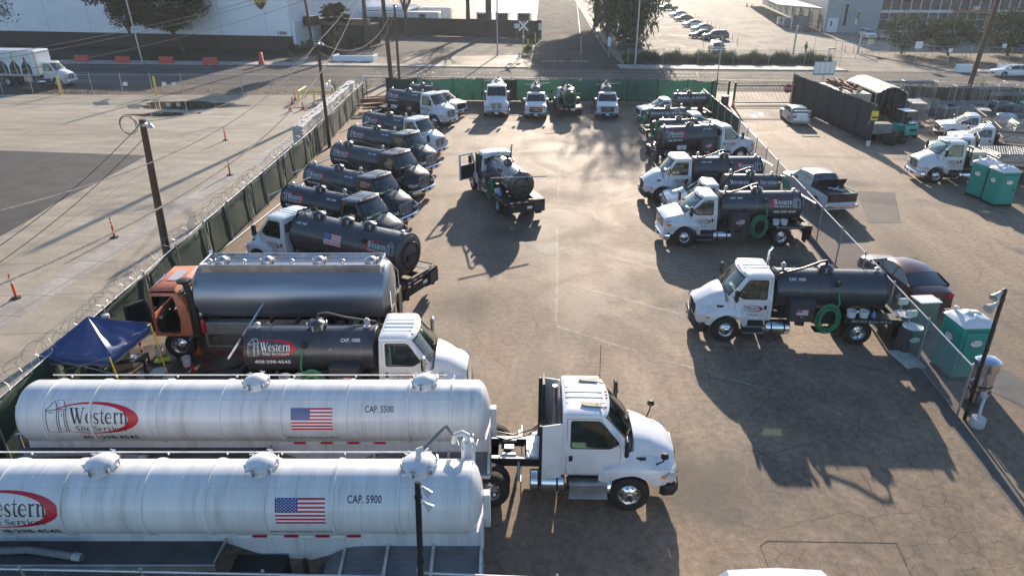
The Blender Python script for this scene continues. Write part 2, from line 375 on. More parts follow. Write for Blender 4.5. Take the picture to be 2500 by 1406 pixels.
SPEC=dict(
 intl=dict(F=4.85,xb=3.2,rb=3.28,rf=4.42,ws=4.93,nose=5.86,sq=1,hb=.98,ht=.86,zf=.86,zb=1.72,zr=2.66,hz=1.84,hn=1.5,fy=1.17,fzt=1.22,wr=.5,grille='intl',bw=.27),
 mv=dict(F=4.85,xb=3.2,rb=3.28,rf=4.42,ws=4.95,nose=5.92,hb=.98,ht=.86,zf=.86,zb=1.70,zr=2.66,hz=1.84,hn=1.36,fy=1.16,fzt=1.22,wr=.5,grille='mv',bw=.27),
 ford650=dict(F=4.85,xb=3.25,rb=3.33,rf=4.2,ws=4.98,nose=5.9,hb=.98,ht=.84,zf=.84,zb=1.62,zr=2.55,hz=1.74,hn=1.5,fy=1.13,fzt=1.24,wr=.5,grille='ford',bw=.26,flat=1),
 ford=dict(F=4.2,xb=2.35,rb=2.42,rf=3.3,ws=4.05,nose=5.15,hb=.98,ht=.8,zf=.55,zb=1.3,zr=2.02,hz=1.42,hn=1.24,fy=1.03,fzt=1.06,wr=.42,grille='ford',bw=.24,flat=1),
 freight=dict(F=6.0,xb=4.35,rb=4.43,rf=5.55,ws=6.15,nose=7.0,hb=1.0,ht=.9,zf=.9,zb=1.78,zr=2.75,hz=1.86,hn=1.42,fy=1.18,fzt=1.3,wr=.51,grille='mv',bw=.27),
 tractor=dict(F=3.62,xb=1.8,rb=1.87,rf=3.05,ws=3.7,nose=4.82,hb=1.02,ht=.92,zf=1.02,zb=1.86,zr=2.86,hz=1.98,hn=1.5,fy=1.2,fzt=1.36,wr=.53,grille='mv',bw=.28),
)
def xfz(S,z):
    z0=S['zb']+.1; z1=S['zr']-.14
    if z<=z0: return S['ws']-(z0-z)*.02
    return S['ws']+(S['rf']-S['ws'])*min(1,(z-z0)/(z1-z0))
def hwz(S,z):
    if z<=S['zb']: return S['hb']-.03*(S['zb']-z)
    return S['hb']+(S['ht']-S['hb'])*min(1,(z-S['zb'])/(S['zr']-.14-S['zb']))
BOW=.16
def cab_mb(S,body):
    mb=MB(); rings=[]
    fy=[-1,-.97,-.88,-.6,-.2,.2,.6,.88,.97,1]
    def ring(z,xb,xf,hw,rr=.05):
        pts=[]
        for q in fy:
            d=.10 if abs(q)==1 else .03 if abs(q)==.97 else 0
            pts.append(Vector((xf-BOW*q*q-d,q*hw,z)))
        pts+= [Vector((xb+rr,hw,z)),Vector((xb+.012,hw-rr*.4,z)),Vector((xb,hw-rr,z)),Vector((xb,-hw+rr,z)),Vector((xb+.012,-hw+rr*.4,z)),Vector((xb+rr,-hw,z))]
        return pts
    zr=S['zr']
    for z in (S['zf'],S['zf']+.25,S['zb'],S['zb']+.1,zr-.4,zr-.14):
        t=(z-S['zf'])/(zr-S['zf']); rings.append(ring(z,S['xb']+(S['rb']-S['xb'])*t,xfz(S,z),hwz(S,z),.07))
    rings.append(ring(zr-.1,S['rb']-.01,S['rf']+.04,S['ht']+.015,.09))   # drip edge
    rings.append(ring(zr-.05,S['rb'],S['rf']+.0,S['ht']-.0,.1))
    rings.append(ring(zr-.012,S['rb']+.06,S['rf']-.1,S['ht']-.1,.1))
    rings.append(ring(zr,S['rb']+.16,S['rf']-.24,S['ht']-.28,.1))
    n=len(rings[0]); vs=[p for r in rings for p in r]; fs=[]
    for i in range(len(rings)-1):
        for k in range(n):
            if i in(3,4) and 2<=k<=6: continue
            if i in(2,3,4) and k in(9,15): continue
            fs.append((i*n+k,i*n+(k+1)%n,(i+1)*n+(k+1)%n,(i+1)*n+k))
    fs+=[tuple(range(n)),tuple((len(rings)-1)*n+k for k in range(n))]; mb.add(vs,fs,body)
    H=[Vector((p[0],p[1],0)) for p in side_window(S)][::-1]
    for sd,ka,kb in ((1,9,10),(-1,0,15)):
        O=[rings[i][ka] for i in(2,3,4,5)]+[rings[i][kb] for i in(5,4,3,2)]
        O=[Vector((p.x,p.z,0)) for p in O]; tri=tessellate_polygon([O,H]); al=O+H
        for q in(0,.035): mb.add([(p.x,sd*(hwz(S,p.y)-q),p.y) for p in al],[tuple(t) for t in tri],body)
    for i in range(6):   # pressed roof ribs
        y=-.6+i*.24; d=.045*(abs(y)/.66)**2
        mb.box(S['rb']+.08,S['rf']-.14-BOW*.5*abs(y),y-.075,y+.075,zr-.06-d,zr+.02-d,body,.012)
    return mb
def rpoly(pts,r=.06,n=3):
    out=[]; N=len(pts)
    for i in range(N):
        p=Vector(pts[i]);a=(Vector(pts[i-1])-p);b=(Vector(pts[(i+1)%N])-p); q=min(r,a.length*.4,b.length*.4); a=p+a.normalized()*q; b=p+b.normalized()*q
        for k in range(n+1):
            t=k/n; out.append(a*(1-t)**2+p*2*t*(1-t)+b*t*t)
    return out
def side_window(S,e=.0,grow=0):
    z0=S['zb']+.03-grow; z1=S['zr']-.22+grow; xb=S['xb']+.28-grow
    fr0=xfz(S,z0+.1)-BOW-.24+grow; fr1=xfz(S,z1)-BOW-.17+grow
    return rpoly([(xb,z0),(fr0-.25,z0+.0),(fr0,z0+.16),(fr1,z1),(xb,z1)],.07)
def ringloft(mb,A,B,m,fn,e):
    n=len(A); vs=[fn(p,e) for p in A]+[fn(p,e) for p in B]; mb.add(vs,[(k,(k+1)%n,n+(k+1)%n,n+k) for k in range(n)],m)
def vent_glass(S,sd):
    mb=MB(); A=side_window(S,0,.022); B=side_window(S,0,-.012)
    ringloft(mb,A,B,RUB,lambda p,e:(p[0],sd*(hwz(S,p[1])+e),p[1]),.004)
    mb.poly([(p[0],sd*(hwz(S,p[1])-.012),p[1]) for p in side_window(S)],CLEARG)
    return mb
def windshield(S):
    mb=MB(); z0=S['zb']+.1; z1=S['zr']-.14
    def at(q,z,e): return (xfz(S,z)-BOW*q*q+e,q*hwz(S,z),z)
    mb.grid(lambda u,v:at((-1+2*u)*.88,z0+(z1-z0)*v,-.004),10,4,CLEARG)
    Q=[-.88,-.6,-.2,.2,.6,.88]
    def strip3(pa,pb): mb.add([at(*p,.006) for p in pa]+[at(*p,.006) for p in pb],[(k,k+1,len(pa)+k+1,len(pa)+k) for k in range(len(pa)-1)],RUB)
    strip3([(q,z0-.03) for q in Q],[(q,z0+.05) for q in Q]); strip3([(q,z1+.0) for q in Q],[(q,z1-.05) for q in Q])
    for s in(-1,1): strip3([(s*.9,z0+(z1-z0)*k/4) for k in range(5)],[(s*.835,z0+(z1-z0)*k/4) for k in range(5)])
    for y0 in (-.15,.55):   # wipers
        mb.tube([(xfz(S,z0)+.03,y0,z0-.02),(xfz(S,z0+.1)+.02-BOW*(y0-.3)**2,y0-.3,z0+.1),(xfz(S,z0+.14)+.03-BOW*(y0-.55)**2,y0-.55,z0+.13)],.012,RUB,n=4)
    return mb
def cab_inside(S):
    mb=MB(); xb,zb,ws=S['xb'],S['zb'],S['ws']; big=S['wr']>.45; hw=S['hb']-.08
    mb.box(xb+.07,ws-.25,-hw,hw,S['zf']+.04,S['zf']+.36,TRIM)
    mb.box(xb+.05,xb+.1,-hw+.06,hw-.06,S['zf']+.1,S['zr']-.3,TRIM)
    mb.box(xb+.12,S['rf']-.15,-S['ht']+.1,S['ht']-.1,S['zr']-.13,S['zr']-.1,TRIM)
    mb.box(ws-.62,ws-BOW-.04,-hw+.02,hw-.02,S['zf']+.3,zb+.02,TRIM,.06)
    for y in(-.48,.48):
        mb.box(xb+.25,xb+.75,y-.25,y+.25,S['zf']+.3,zb-.35,SEATM,.06); mb.box(xb+.14,xb+.32,y-.25,y+.25,zb-.4,zb+.36,SEATM,.07); mb.box(xb+.15,xb+.27,y-.13,y+.13,zb+.36,zb+.52,SEATM,.05)
    c=Vector((ws-.78,.48,zb+.05)); pts=[c+Vector((math.sin(a)*.09,math.cos(a)*.22,math.sin(a)*.2)) for a in [k*math.pi/8 for k in range(16)]]; mb.tube(pts,.016,RUB,n=6,closed=True); mb.tube([c,c+Vector((.25,0,-.2))],.03,RUB,n=6); mb.tube([pts[0],pts[8]],.014,RUB,n=5)
    mb.box(ws-.5,ws-.3,-.5,-.2,zb+.02,zb+.035,WHV,.0,rz=.3); mb.box(ws-.45,ws-.32,.1,.3,zb+.02,zb+.05,SEATM,.01,rz=-.4)
    return mb
def hood_mb(S,body):
    mb=MB(); F,ws,ns=S['F'],S['ws'],S['nose']; fl=S.get('flat',0); q_=S.get('sq',0); Rw=S['wr']+.12; zc=S['wr']
    xs=[F-Rw-.16]+[F-Rw+.001]+[F+Rw*math.cos(math.pi*(1-k/10)) for k in range(1,10)]+[F+Rw-.001]
    xs=sorted(set([round(x,3) for x in xs if x<ns-.25]+[ws,ns-.3,ns-.15,ns-.05,ns]))
    def lp(x,a): 
        ks=sorted(a)
        if x<=ks[0][0]: return ks[0][1]
        for (x0,v0),(x1,v1) in zip(ks,ks[1:]):
            if x<=x1: return v0+(v1-v0)*(x-x0)/(x1-x0)
        return ks[-1][1]
    hz,hn,fy,fz=S['hz'],S['hn'],S['fy'],S['fzt']; rings=[]
    for x in xs:
        zt=lp(x,[(ws,hz),(ws+.35*(ns-ws),hz-.09-(0 if fl else .03)),(ns-.15,hn+.04),(ns,hn-(.08 if not fl else .05))])
        if x<ws-.02: zt=S['zf']+.3
        yt=lp(x,[(ws,.66 if not fl else .78),(ns-.1,.76 if fl else .56 if q_ else .46),(ns,.72 if fl else .5 if q_ else .4)])
        ys=lp(x,[(F-Rw,.8),(ws,.86 if not fl else .93),(ns-.2,.9 if fl else .76 if q_ else .68),(ns,.84 if fl else .68 if q_ else .58)])
        zs=lp(x,[(F-Rw,fz),(ws,hz-.27 if not fl else hz-.12),(ns-.2,hn-.16 if not fl else hn-.08),(ns,hn-.14 if fl else hn-.2 if q_ else hn-.3)])
        yf=lp(x,[(F-Rw-.2,S['hb']+.01),(F-Rw,fy-.06),(F-.2,fy),(F+.5,fy),(ns-.25,fy-.07),(ns-.05,fy-.12 if fl or q_ else fy-.2),(ns,fy-.16 if fl else fy-.2 if q_ else fy-.3)])
        zf=lp(x,[(F-Rw-.2,fz-.2),(F-.3,fz),(F+.3,fz-.01),(ns-.2,fz-.12 if not fl else fz+.02),(ns,fz-.22 if not fl else fz)])
        zb0=lp(x,[(F,S['zf']-.22),(ns,S['zf']-.16)]); d=abs(x-F)
        zb=max(zb0,zc+math.sqrt(max(0,Rw*Rw-d*d))) if d<Rw else zb0
        zf=max(zf,zb+.08)
        half=[(0,zt),(yt*.55,zt-.012),(yt,zt-.05),((yt+ys)/2+.02,(zt-.05+zs)/2+.03),(ys,zs),((ys+yf)/2,zf+.06+(zs-zf)*.25),(yf-.04,zf+.03),(yf,zf-.05),(yf,max(zb,zf-.3)),(yf-.02,zb)]
        ring=[Vector((x,-y,z)) for y,z in half[::-1]]+[Vector((x,y,z)) for y,z in half[1:]]
        rings.append(ring)
    mb.loft(rings,body)
    return mb
def grille_mb(S,trim):
    mb=MB(); ns=S['nose']; g=S['grille']; hn=S['hn']; zl=S['zf']-.1
    if g=='intl':
        for sd in(-1,1):
            o=rpoly([(sd*.02,hn-.1),(sd*.54,hn-.15),(sd*.47,zl+.06),(sd*.05,zl-.04)],.05); i=[(p*.87+Vector((sd*.03,(hn-.1+zl)/2*.13))) for p in o]
            mb.prism([(ns-.02,p[0],p[1]) for p in o],BRIGHT,(.05,0,0)); mb.prism([(ns+.031,p[0],p[1]) for p in i],CGRILL,(.012,0,0))
            for k in range(1,10): mb.box(ns+.04,ns+.05,sd*(.05+.045*k),sd*(.056+.045*k),zl+.1,hn-.2,GRILL)
    elif g=='mv':
        o=rpoly([(-.42,hn-.12),(.42,hn-.12),(.5,hn-.3),(.36,zl-.02),(-.36,zl-.02),(-.5,hn-.3)],.05)
        mb.prism([(ns-.02,p[0],p[1]) for p in o],GRILL,(.04,0,0))
        for k in range(7): z=zl+.06+k*(hn-.2-zl)/7; mb.box(ns+.02,ns+.03,-.36,.36,z,z+.02,CHAS)
    else:
        o=rpoly([(-.66,hn-.1),(.66,hn-.1),(.6,zl+.12),(-.6,zl+.12)],.06); c=Vector((0,(hn+zl)/2))
        mb.prism([(ns-.03,p[0],p[1]) for p in o],trim,(.06,0,0)); mb.prism([(ns+.031,c.x+(p[0]-c.x)*.92,c.y+(p[1]-c.y)*.84) for p in o],GRILL,(.01,0,0))
        h=(hn-zl-.22)
        for z in (zl+.12+h*.36,zl+.12+h*.66): mb.box(ns+.03,ns+.055,-.58,.58,z-.02,z+.02,trim)
    return mb
def badge_mb(S):
    mb=MB(); ns=S['nose']; z=(S['hn']+S['zf'])/2-.02; 
    mb.M=Matrix.Translation((ns+.05,0,z))@Matrix.Diagonal((1,1.0,.42,1)); mb.lathe([(.17,0),(.17,.02)],CHROME,axis='x',n=20); mb.lathe([(.15,.02),(.15,.026)],BLUV,axis='x',n=20); return mb
def headlight_mb(S,sd):
    mb=MB(); ns=S['nose']; fl=S.get('flat',0)
    if fl:
        z1=S['hn']-.12; z0=z1-.34
        mb.loft([[Vector((x,sd*y,z)) for y,z in ((y0,z0),(y0,z1),(y1,z1-.02),(y1,z0+.04))] for x,y0,y1 in ((ns-.32,.8,S['fy']-.08),(ns-.04,.7,S['fy']-.12),(ns+.012,.7,S['fy']-.2))],LENS)
        mb.box(ns-.34,ns-.1,sd*(S['fy']-.1),sd*(S['fy']-.045),z0+.05,z0+.16,AMBER,.01)
    else:
        z0=S['fzt']-.32
        if S.get('sq'): mb.loft([[Vector((x,sd*y,z)) for y,z in ((y0,z0-.02),(y0,z0+.17),(y1,z0+.14),(y1,z0+.0))] for x,y0,y1 in ((ns-.3,.75,S['fy']-.045),(ns-.03,.66,S['fy']-.1),(ns+.02,.6,S['fy']-.24))],LENS)
        p=rpoly([(ns-.40,z0+.05),(ns-.03,z0-.02),(ns+.02,z0+.1),(ns-.12,z0+.2),(ns-.3,z0+.17)],.04)
        def yy(x): return S['fy']-.035-max(0,(x-(ns-.28)))*.62
        mb.prism([(q[0],sd*(yy(q[0])),q[1]) for q in p],LENS,(0.01,sd*.02,0.012))
        mb.box(ns-.42,ns-.3,sd*(S['fy']-.05),sd*(S['fy']-.01),z0+.06,z0+.13,AMBER,.01)
    return mb
def bumper_mb(S,trim):
    mb=MB(); ns=S['nose']; z0=S['zf']-.48 if S['wr']>.45 else S['zf']-.2; z1=z0+.3; fy=S['fy']
    prof=[(-1,.34),(-.97,.1),(-.85,-.0),(-.4,-.07),(0,-.09),(.4,-.07),(.85,0),(.97,.1),(1,.34)]
    rings=[[Vector((ns-b+.02,q*fy*.97,z0)),Vector((ns-b+.06,q*fy*.99,z0+.08)),Vector((ns-b+.06,q*fy*.99,z1-.06)),Vector((ns-b+.01,q*fy*.97,z1)),Vector((ns-b-.08,q*fy*.9,z1)),Vector((ns-b-.08,q*fy*.9,z0))] for q,b in prof]
    mb.loft(rings,trim)
    mb.box(ns+.13,ns+.16,-.42,.42,z0+.07,z1-.09,GRILL,.01)
    if S['wr']>.45:
        mb.loft([[Vector((ns-b-.1,q*fy*.95,z1-.01)),Vector((ns-b-.1,q*fy*.95,S['zf']-.1)),Vector((ns-b-.3,q*fy*.8,S['zf']-.1)),Vector((ns-b-.3,q*fy*.8,z1-.01))] for q,b in prof],CHAS)
    return mb
def mirror_mb(S,sd,chrome):
    mb=MB(); x=S['ws']-.28; y=sd*(S['hb']+.32); z=S['zb']
    m=CHROME if chrome else RUB; big=S['wr']>.45
    h=.5 if big else .34
    mb.box(x-.05,x+.06,y-.12*sd,y+.11*sd,z+.05,z+.05+h,m,.045)
    mb.box(x-.055,x-.05,y-.1*sd,y+.09*sd,z+.1,z+h,GLASSD)
    for zz in ((z+.15,z+h-.06) if big else (z+.16,)):
        mb.tube([(x+.05,sd*(S['hb']-.03),zz-.05),(x+.02,y-.05*sd,zz)],.018,RUB,n=6)
    return mb
def door_lines(S,sd):
    mb=MB(); z0=S['zf']+.03; zb=S['zb']; zt=S['zr']-.16
    xb=S['xb']+.17; xf=S['ws']-BOW-.2
    P=[(xb,z0),(xf-.14,z0),(xf,z0+.5),(xf,zb+.02),(xfz(S,zt)-BOW-.1,zt),(xb,zt),(xb,z0)]
    for a,b in zip(P,P[1:]):
        n=3
        mb.tube([(a[0]+(b[0]-a[0])*t/n,sd*(hwz(S,a[1]+(b[1]-a[1])*t/n)+.0),a[1]+(b[1]-a[1])*t/n) for t in range(n+1)],.006,CHAS,n=4)
    return mb
def handle_mb(S,sd):
    mb=MB(); z=(S['zb']+S['zf'])/2+.12; y=sd*hwz(S,z); x=S['xb']+.28
    mb.box(x-.05,x+.05,y-.005*sd,y+.02*sd,z-.09,z+.09,RUB,.02); return mb
def rear_window(S):
    mb=MB(); z0,z1=S['zb']+.12,S['zr']-.28; x=S['xb']+(S['rb']-S['xb'])*.9
    for m,g,e in ((RUB,.03,.02),(GLASSD,0,.026)):
        p=rpoly([(-.62-g,z0-g),(.62+g,z0-g),(.58+g,z1+g),(-.58-g,z1+g)],.07)
        mb.prism([(x-e,q[0],q[1]) for q in p],m,(.03,0,0))
    return mb
def marker_mb(S,y):
    mb=MB(); z=S['zr']-.05; x=S['rf']-.08-BOW*(y/S['ht'])**2
    mb.M=Matrix.Translation((x,y,z))@Matrix.Diagonal((1.5,1,.8,1)); mb.lathe([(.045,0),(.045,.02),(.03,.045),(.005,.055)],AMBER,n=8); return mb
def steps_mb(S,sd,tank=True):
    mb=MB(); hw=S['hb']
    if S['wr']>.45:
        x0=S['xb']; zt=S['zf']-.02
        if tank:
            mb.lathe([(.26,0),(.285,.03),(.285,.87),(.26,.9)],ALU,o=(x0-.75,sd*(hw-.22),zt-.33),axis='x',n=20)
            for q in (.2,.68): mb.lathe([(.292,q),(.292,q+.05)],CHAS,o=(x0-.75,sd*(hw-.22),zt-.33),axis='x',n=20)
        mb.box(x0+.25,S['F']-S['wr']-.2,sd*(hw-.5),sd*(hw-.02),zt-.5,zt-.06,CHAS,.02)
        for z in (zt-.48,zt-.22): mb.box(x0+.2,S['F']-S['wr']-.16,sd*(hw-.25),sd*(hw+.06),z-.03,z,ALUD,.008)
    else: mb.tube([(S['xb']-.1,sd*(hw+.02),S['zf']-.1),(S['F']-S['wr']-.25,sd*(hw+.02),S['zf']-.1)],.05,RUB,n=8)
    return mb
def build_cab(t,kind,colour,trim,doorlogo=True,open_door=False,chrome_mirror=False):
    S=SPEC[kind]; cn=colour.name; k=(kind,cn)
    cab=part('cab',('cab',)+k,lambda:cab_mb(S,colour),t)
    hood=part('hood',('hood',)+k,lambda:hood_mb(S,colour),t)
    part('windscreen',('ws',kind),lambda:windshield(S),t)
    part('cab_interior',('ci',kind),lambda:cab_inside(S),cab)
    part('rear_window',('rw',kind),lambda:rear_window(S),cab)
    for sd in(1,-1):
        if not(open_door and sd==1):
            part('side_window',('sw',kind,sd),lambda:vent_glass(S,sd),cab)
            part('door_seam',('dl',kind,sd),lambda:door_lines(S,sd),cab)
            part('handle',('dh',kind,sd),lambda:handle_mb(S,sd),cab)
        part('headlight',('hl',kind,sd),lambda:headlight_mb(S,sd),hood)
        part('mirror',('mr',kind,sd,chrome_mirror),lambda:mirror_mb(S,sd,chrome_mirror),t)
        part('step',('st',kind,sd),lambda:steps_mb(S,sd),t)
        if doorlogo and not(open_door and sd==1):
            z=(S['zb']+S['zf'])/2+(.06 if S['wr']>.45 else .0)
            def dl():
                return decal(logo(False,flip=(sd>0 and 0),w=.78)+GL_text('408-298-4545',.0,-.26,.065,BLKV,bold=.01),('side',(S['xb']+S['ws'])/2-.12,sd,S['hb']+.0,z,0.03),'door_logo')
            part('door_logo',('dlogo',kind,sd),dl,cab)
    part('grille',('gr',kind,trim.name),lambda:grille_mb(S,trim),hood)
    if S['grille']=='ford': part('badge',('bd',kind),lambda:badge_mb(S),hood)
    part('bumper',('bp',kind,trim.name),lambda:bumper_mb(S,trim),t)
    def lp():
        mb=MB(); z=S['zf']-.38 if S['wr']>.45 else S['zf']-.1; mb.box(S['nose']+.165,S['nose']+.175,-.15,.15,z-.08,z+.08,WHV,.01); return mb
    part('licence_plate',('lp',kind),lp,t)
    for i in range(5):
        y=(-.55,-.14,0,.14,.55)[i]; part('marker_light',('ml',kind,i),lambda:marker_mb(S,y),cab)
    if S['grille'] in('mv',) :
        def sv():
            mb=MB()
            for sd in(1,-1): mb.prism([(x,sd*(y),z) for x,y,z in ((S['ws']+.02,.955,S['hz']-.5),(S['ws']+.3,.955,S['hz']-.46),(S['ws']+.3,.94,S['hz']-.4),(S['ws']+.05,.94,S['hz']-.41))],RUB,(0,sd*.03,0))
            return mb
        part('air_vent',('sv',kind),sv,hood)
    for sd in(1,-1): wheel_part(t,S['F'],sd*(S['fy']-S['bw']/2-.02),S['wr'],S['bw'],ALU,'disc',sd)
    if open_door:
        def od():
            mb=MB(); L=S['ws']-BOW-.2-(S['xb']+.17); z0=S['zf']+.03
            P=rpoly([(0,z0),(0,S['zb']),(-.22,S['zr']-.18),(-L,S['zr']-.18),(-L,z0)],.08)
            Q=rpoly([(-.1,S['zb']+.08),(-.28,S['zr']-.28),(-L+.12,S['zr']-.28),(-L+.12,S['zb']+.08)],.06)
            # frame pieces round the window opening
            mb.prism([(a,0,b) for a,b in ((0,z0),(0,S['zb']+.08),(-L,S['zb']+.08),(-L,z0))],colour,(0,.07,0))
            mb.prism([(a,0,b) for a,b in ((0,S['zb']+.08),(-.22,S['zr']-.18),(-.3,S['zr']-.28),(-.1,S['zb']+.08))],colour,(0,.07,0))
            mb.prism([(a,0,b) for a,b in ((-.22,S['zr']-.18),(-L,S['zr']-.18),(-L,S['zr']-.28),(-.3,S['zr']-.28))],colour,(0,.07,0))
            mb.prism([(a,0,b) for a,b in ((-L,S['zr']-.28),(-L,S['zb']+.08),(-L+.1,S['zb']+.08),(-L+.1,S['zr']-.28))],colour,(0,.07,0))
            mb.box(-L+.08,-.08,-.03,-.002,z0+.05,S['zb']+.05,RUB,.01)
            return mb
        x=S['ws']-BOW-.2
        part('door',('opendoor',kind),od,t,(x,S['hb']+.02,0),rot=(0,0,R(-68)))
        def dk():
            mb=MB(); mb.box(S['xb']+.2,S['ws']-BOW-.22,S['hb']-.02,S['hb']+.003,S['zf']+.06,S['zr']-.2,RUB,.01); mb.box(S['xb']+.3,S['xb']+.75,S['hb']-.01,S['hb']+.02,S['zf']+.35,S['zf']+.75,BOXG,.02); return mb
        part('doorway',('dway',kind),dk,cab)
    return S
def dished(mb,x0,x1,r,m,zc,n=40,dish=.12,sy=1,sz=1,bands=(),bm_=None,band=.035):
    prof=[(.001,x0-dish),(r*.45,x0-dish*.82),(r*.78,x0-dish*.5),(r*.94,x0-dish*.18),(r,x0+.04),(r,x1-.04),(r*.94,x1+dish*.18),(r*.78,x1+dish*.5),(r*.45,x1+dish*.82),(.001,x1+dish)]
    mb.M=Matrix.Translation((0,0,zc))@Matrix.Diagonal((1,sy,sz,1))
    mb.lathe(prof,m,axis='x',n=n,cap=False)
    for b in bands: mb.lathe([(r-.005,b-band),(r+.03,b-band*.8),(r+.03,b+band*.8),(r-.005,b+band)],bm_ or m,axis='x',n=n,cap=False)
    mb.M=None
def hatch_mb(r,m,steel=ALUD):
    mb=MB(); mb.lathe([(r*.92,-.14),(r*.92,.06),(r*1.04,.06),(r*1.04,.1),(r*.95,.13),(r*.6,.2),(r*.2,.235),(.001,.24)],m,n=28)
    for k in range(6):
        a=2*math.pi*k/6+.3; c,s=math.cos(a),math.sin(a)
        mb.tube([(c*r*1.06,s*r*1.06,-.04),(c*r*1.12,s*r*1.12,.13)],.018,steel,n=6)
        mb.tube([(c*r*1.12-s*.07,s*r*1.12+c*.07,.15),(c*r*1.12+s*.07,s*r*1.12-c*.07,.15)],.015,steel,n=5)
        mb.box(c*r*1.05-.03,c*r*1.05+.03,s*r*1.05-.03,s*r*1.05+.03,-.02,.1,steel,.01)
    return mb
def fitting_mb(h,m=ALUD):
    mb=MB(); mb.lathe([(.07,-.06),(.07,.0),(.11,.0),(.11,.03),(.06,.03),(.06,h*.6),(.1,h*.6),(.1,h*.75),(.04,h)],m,n=12); mb.tube([(-.1,0,h*.4),(.1,0,h*.4)],.02,m,n=5); return mb
def coil(mb,c,r,tr,turns,m,axis='y',pitch=.05,n=18,squash=1.25,jit=.03):
    pts=[]; rnd=random.Random(turns*7+int(r*100))
    N=int(turns*n)
    ph=rnd.random()*6
    for i in range(N+1):
        a=2*math.pi*i/n; rr=r+jit*math.sin(a*.37+ph)+jit*math.sin(a*.13)
        p=(math.cos(a)*rr,pitch*i/n,math.sin(a)*rr*squash)
        if axis=='x': p=(p[1],p[0],p[2])
        if axis=='z': p=(p[0],p[2]/squash,p[1])
        pts.append(Vector(c)+Vector(p))
    mb.tube(pts,tr,m,n=6)
def vac_truck(name,label,loc,deg,kind='intl',colour=None,trim=None,tank=None,tx=(-.95,3.05),tr=.73,tz=1.82,cap='CAP. 1000',nlogo=True,phone=True,words=None,box=True,hose=True,pole=0,open_door=False,chrome_mirror=False,hx=1.12,group='tank trucks parked in the yard',rearcoil=False,bigflag=False,hatches=None,plate=True,capx=None,logo_x=None,dl=True,stack=False):
    colour=colour or WHITE; trim=trim or CHROME; tank=tank or TANK
    t=thing(name,label,'tank truck',(loc[0],loc[1],0),R(deg),group)
    S=build_cab(t,kind,colour,trim,doorlogo=dl,open_door=open_door,chrome_mirror=chrome_mirror); k=(kind,tx,tr,tz,tank.name)
    big=S['wr']>.45; wr=S['wr']; xr=tx[0]-.25
    def fr():
        mb=MB(); z0=.72 if big else .55; z1=z0+.24
        for sd in(1,-1): mb.box(xr-.2,S['F']+.7,sd*.36,sd*.46,z0,z1,CHAS,.01)
        for x in (xr-.1,-.6,.7,1.6,2.4,S['F']-.3): mb.box(x,x+.12,-.36,.36,z0+.03,z1-.03,CHAS)
        mb.tube([(0,-1.0,wr),(0,1.0,wr)],.09,CHAS,n=8); mb.lathe([(.05,-.25),(.2,-.12),(.2,.12),(.05,.25)],CHAS,o=(0,0,wr),axis='x',n=12)
        mb.tube([(S['F'],-.9,wr),(S['F'],.9,wr)],.07,CHAS,n=8)
        mb.box(S['F']-.5,S['F']+.55,-.34,.34,z1-.1,z1+.25,CHAS,.05)
        for x in (tx[0]+.3,(tx[0]+tx[1])/2,tx[1]-.3): mb.box(x-.06,x+.06,-.55,.55,z1,tz-tr*.8,CHAS,.01)
        # valves, pump and pipework under the tank
        rn=random.Random(3)
        for i in range(9):
            x=1.1+rn.random()*(S['xb']-1.6); sd=rn.choice((1,-1)); y=sd*(.55+rn.random()*.35); z=z0-.1+rn.random()*.3
            mb.lathe([(.06+rn.random()*.07,0),(.06+rn.random()*.07,.16+rn.random()*.2)],rn.choice((CHAS,ALUD,CHAS)),o=(x,y,z),axis=rn.choice('xyz'),n=10)
        return mb
    fo=part('chassis',('fr',)+k,fr,t)
    def dk():
        mb=MB(); zd=1.12 if big else .86
        for sd in(1,-1):
            mb.box(xr-.1,.62,sd*.62,sd*1.2,zd-.03,zd,CHAS,.008); mb.box(xr-.1,.62,sd*1.17,sd*1.205,zd-.17,zd+.02,CHAS,.006)
            mb.box(xr-.05,xr+.0,sd*.7,sd*1.12,wr*.4,zd-.05,RUB,.006)
        mb.box(xr-.24,xr-.1,-1.2,1.2,zd-.26,zd,CHAS,.01)
        mb.box(xr-.3,xr-.24,-1.05,1.05,.45,zd-.3,CHAS,.01)
        if big: mb.box(xr-.36,xr-.3,-1.18,-.5,.42,1.12,CHAS,.01); mb.box(xr-.42,xr-.36,-1.12,-.55,.5,1.0,BOXG,.01); mb.box(xr-.3,xr-.1,.85,.98,.3,zd,CHAS,.01); mb.box(xr-.3,xr-.1,-.98,-.85,.3,zd,CHAS,.01)
        return mb
    deck=part('deck',('dk',)+k,dk,t)
    def refl():
        mb=MB(); zd=1.12 if big else .86
        for i in range(10):
            y=-1.1+i*.22; mb.box(xr-.246,xr-.243,y,y+.2,zd-.14,zd-.09,REDV if i%2 else WHV)
        for sd in(1,-1): mb.box(xr-.25,xr-.24,sd*.98,sd*1.15,zd-.24,zd-.16,REDL,.01)
        return mb
    part('tail_lamps',('refl',)+k,refl,deck)
    def tk():
        mb=MB(); dished(mb,tx[0],tx[1],tr,tank,tz,bands=(tx[0]+.02,tx[1]-.02),band=.02); 
        for x in (tx[0]+.7,tx[1]-.7): mb.tube([(x,-.1,tz+tr-.01),(x,-.1,tz+tr+.08),(x,.1,tz+tr+.08),(x,.1,tz+tr-.01)],.012,tank,n=5)
        return mb
    tko=part('tank',('tk',)+k,tk,t)
    hs=hatches or [((tx[0]+tx[1])/2+.15,.27)]
    for hx,hr in hs: part('hatch',('hatch',hr,tank.name),lambda:hatch_mb(hr,tank),tko,(hx,0,tz+tr+.02))
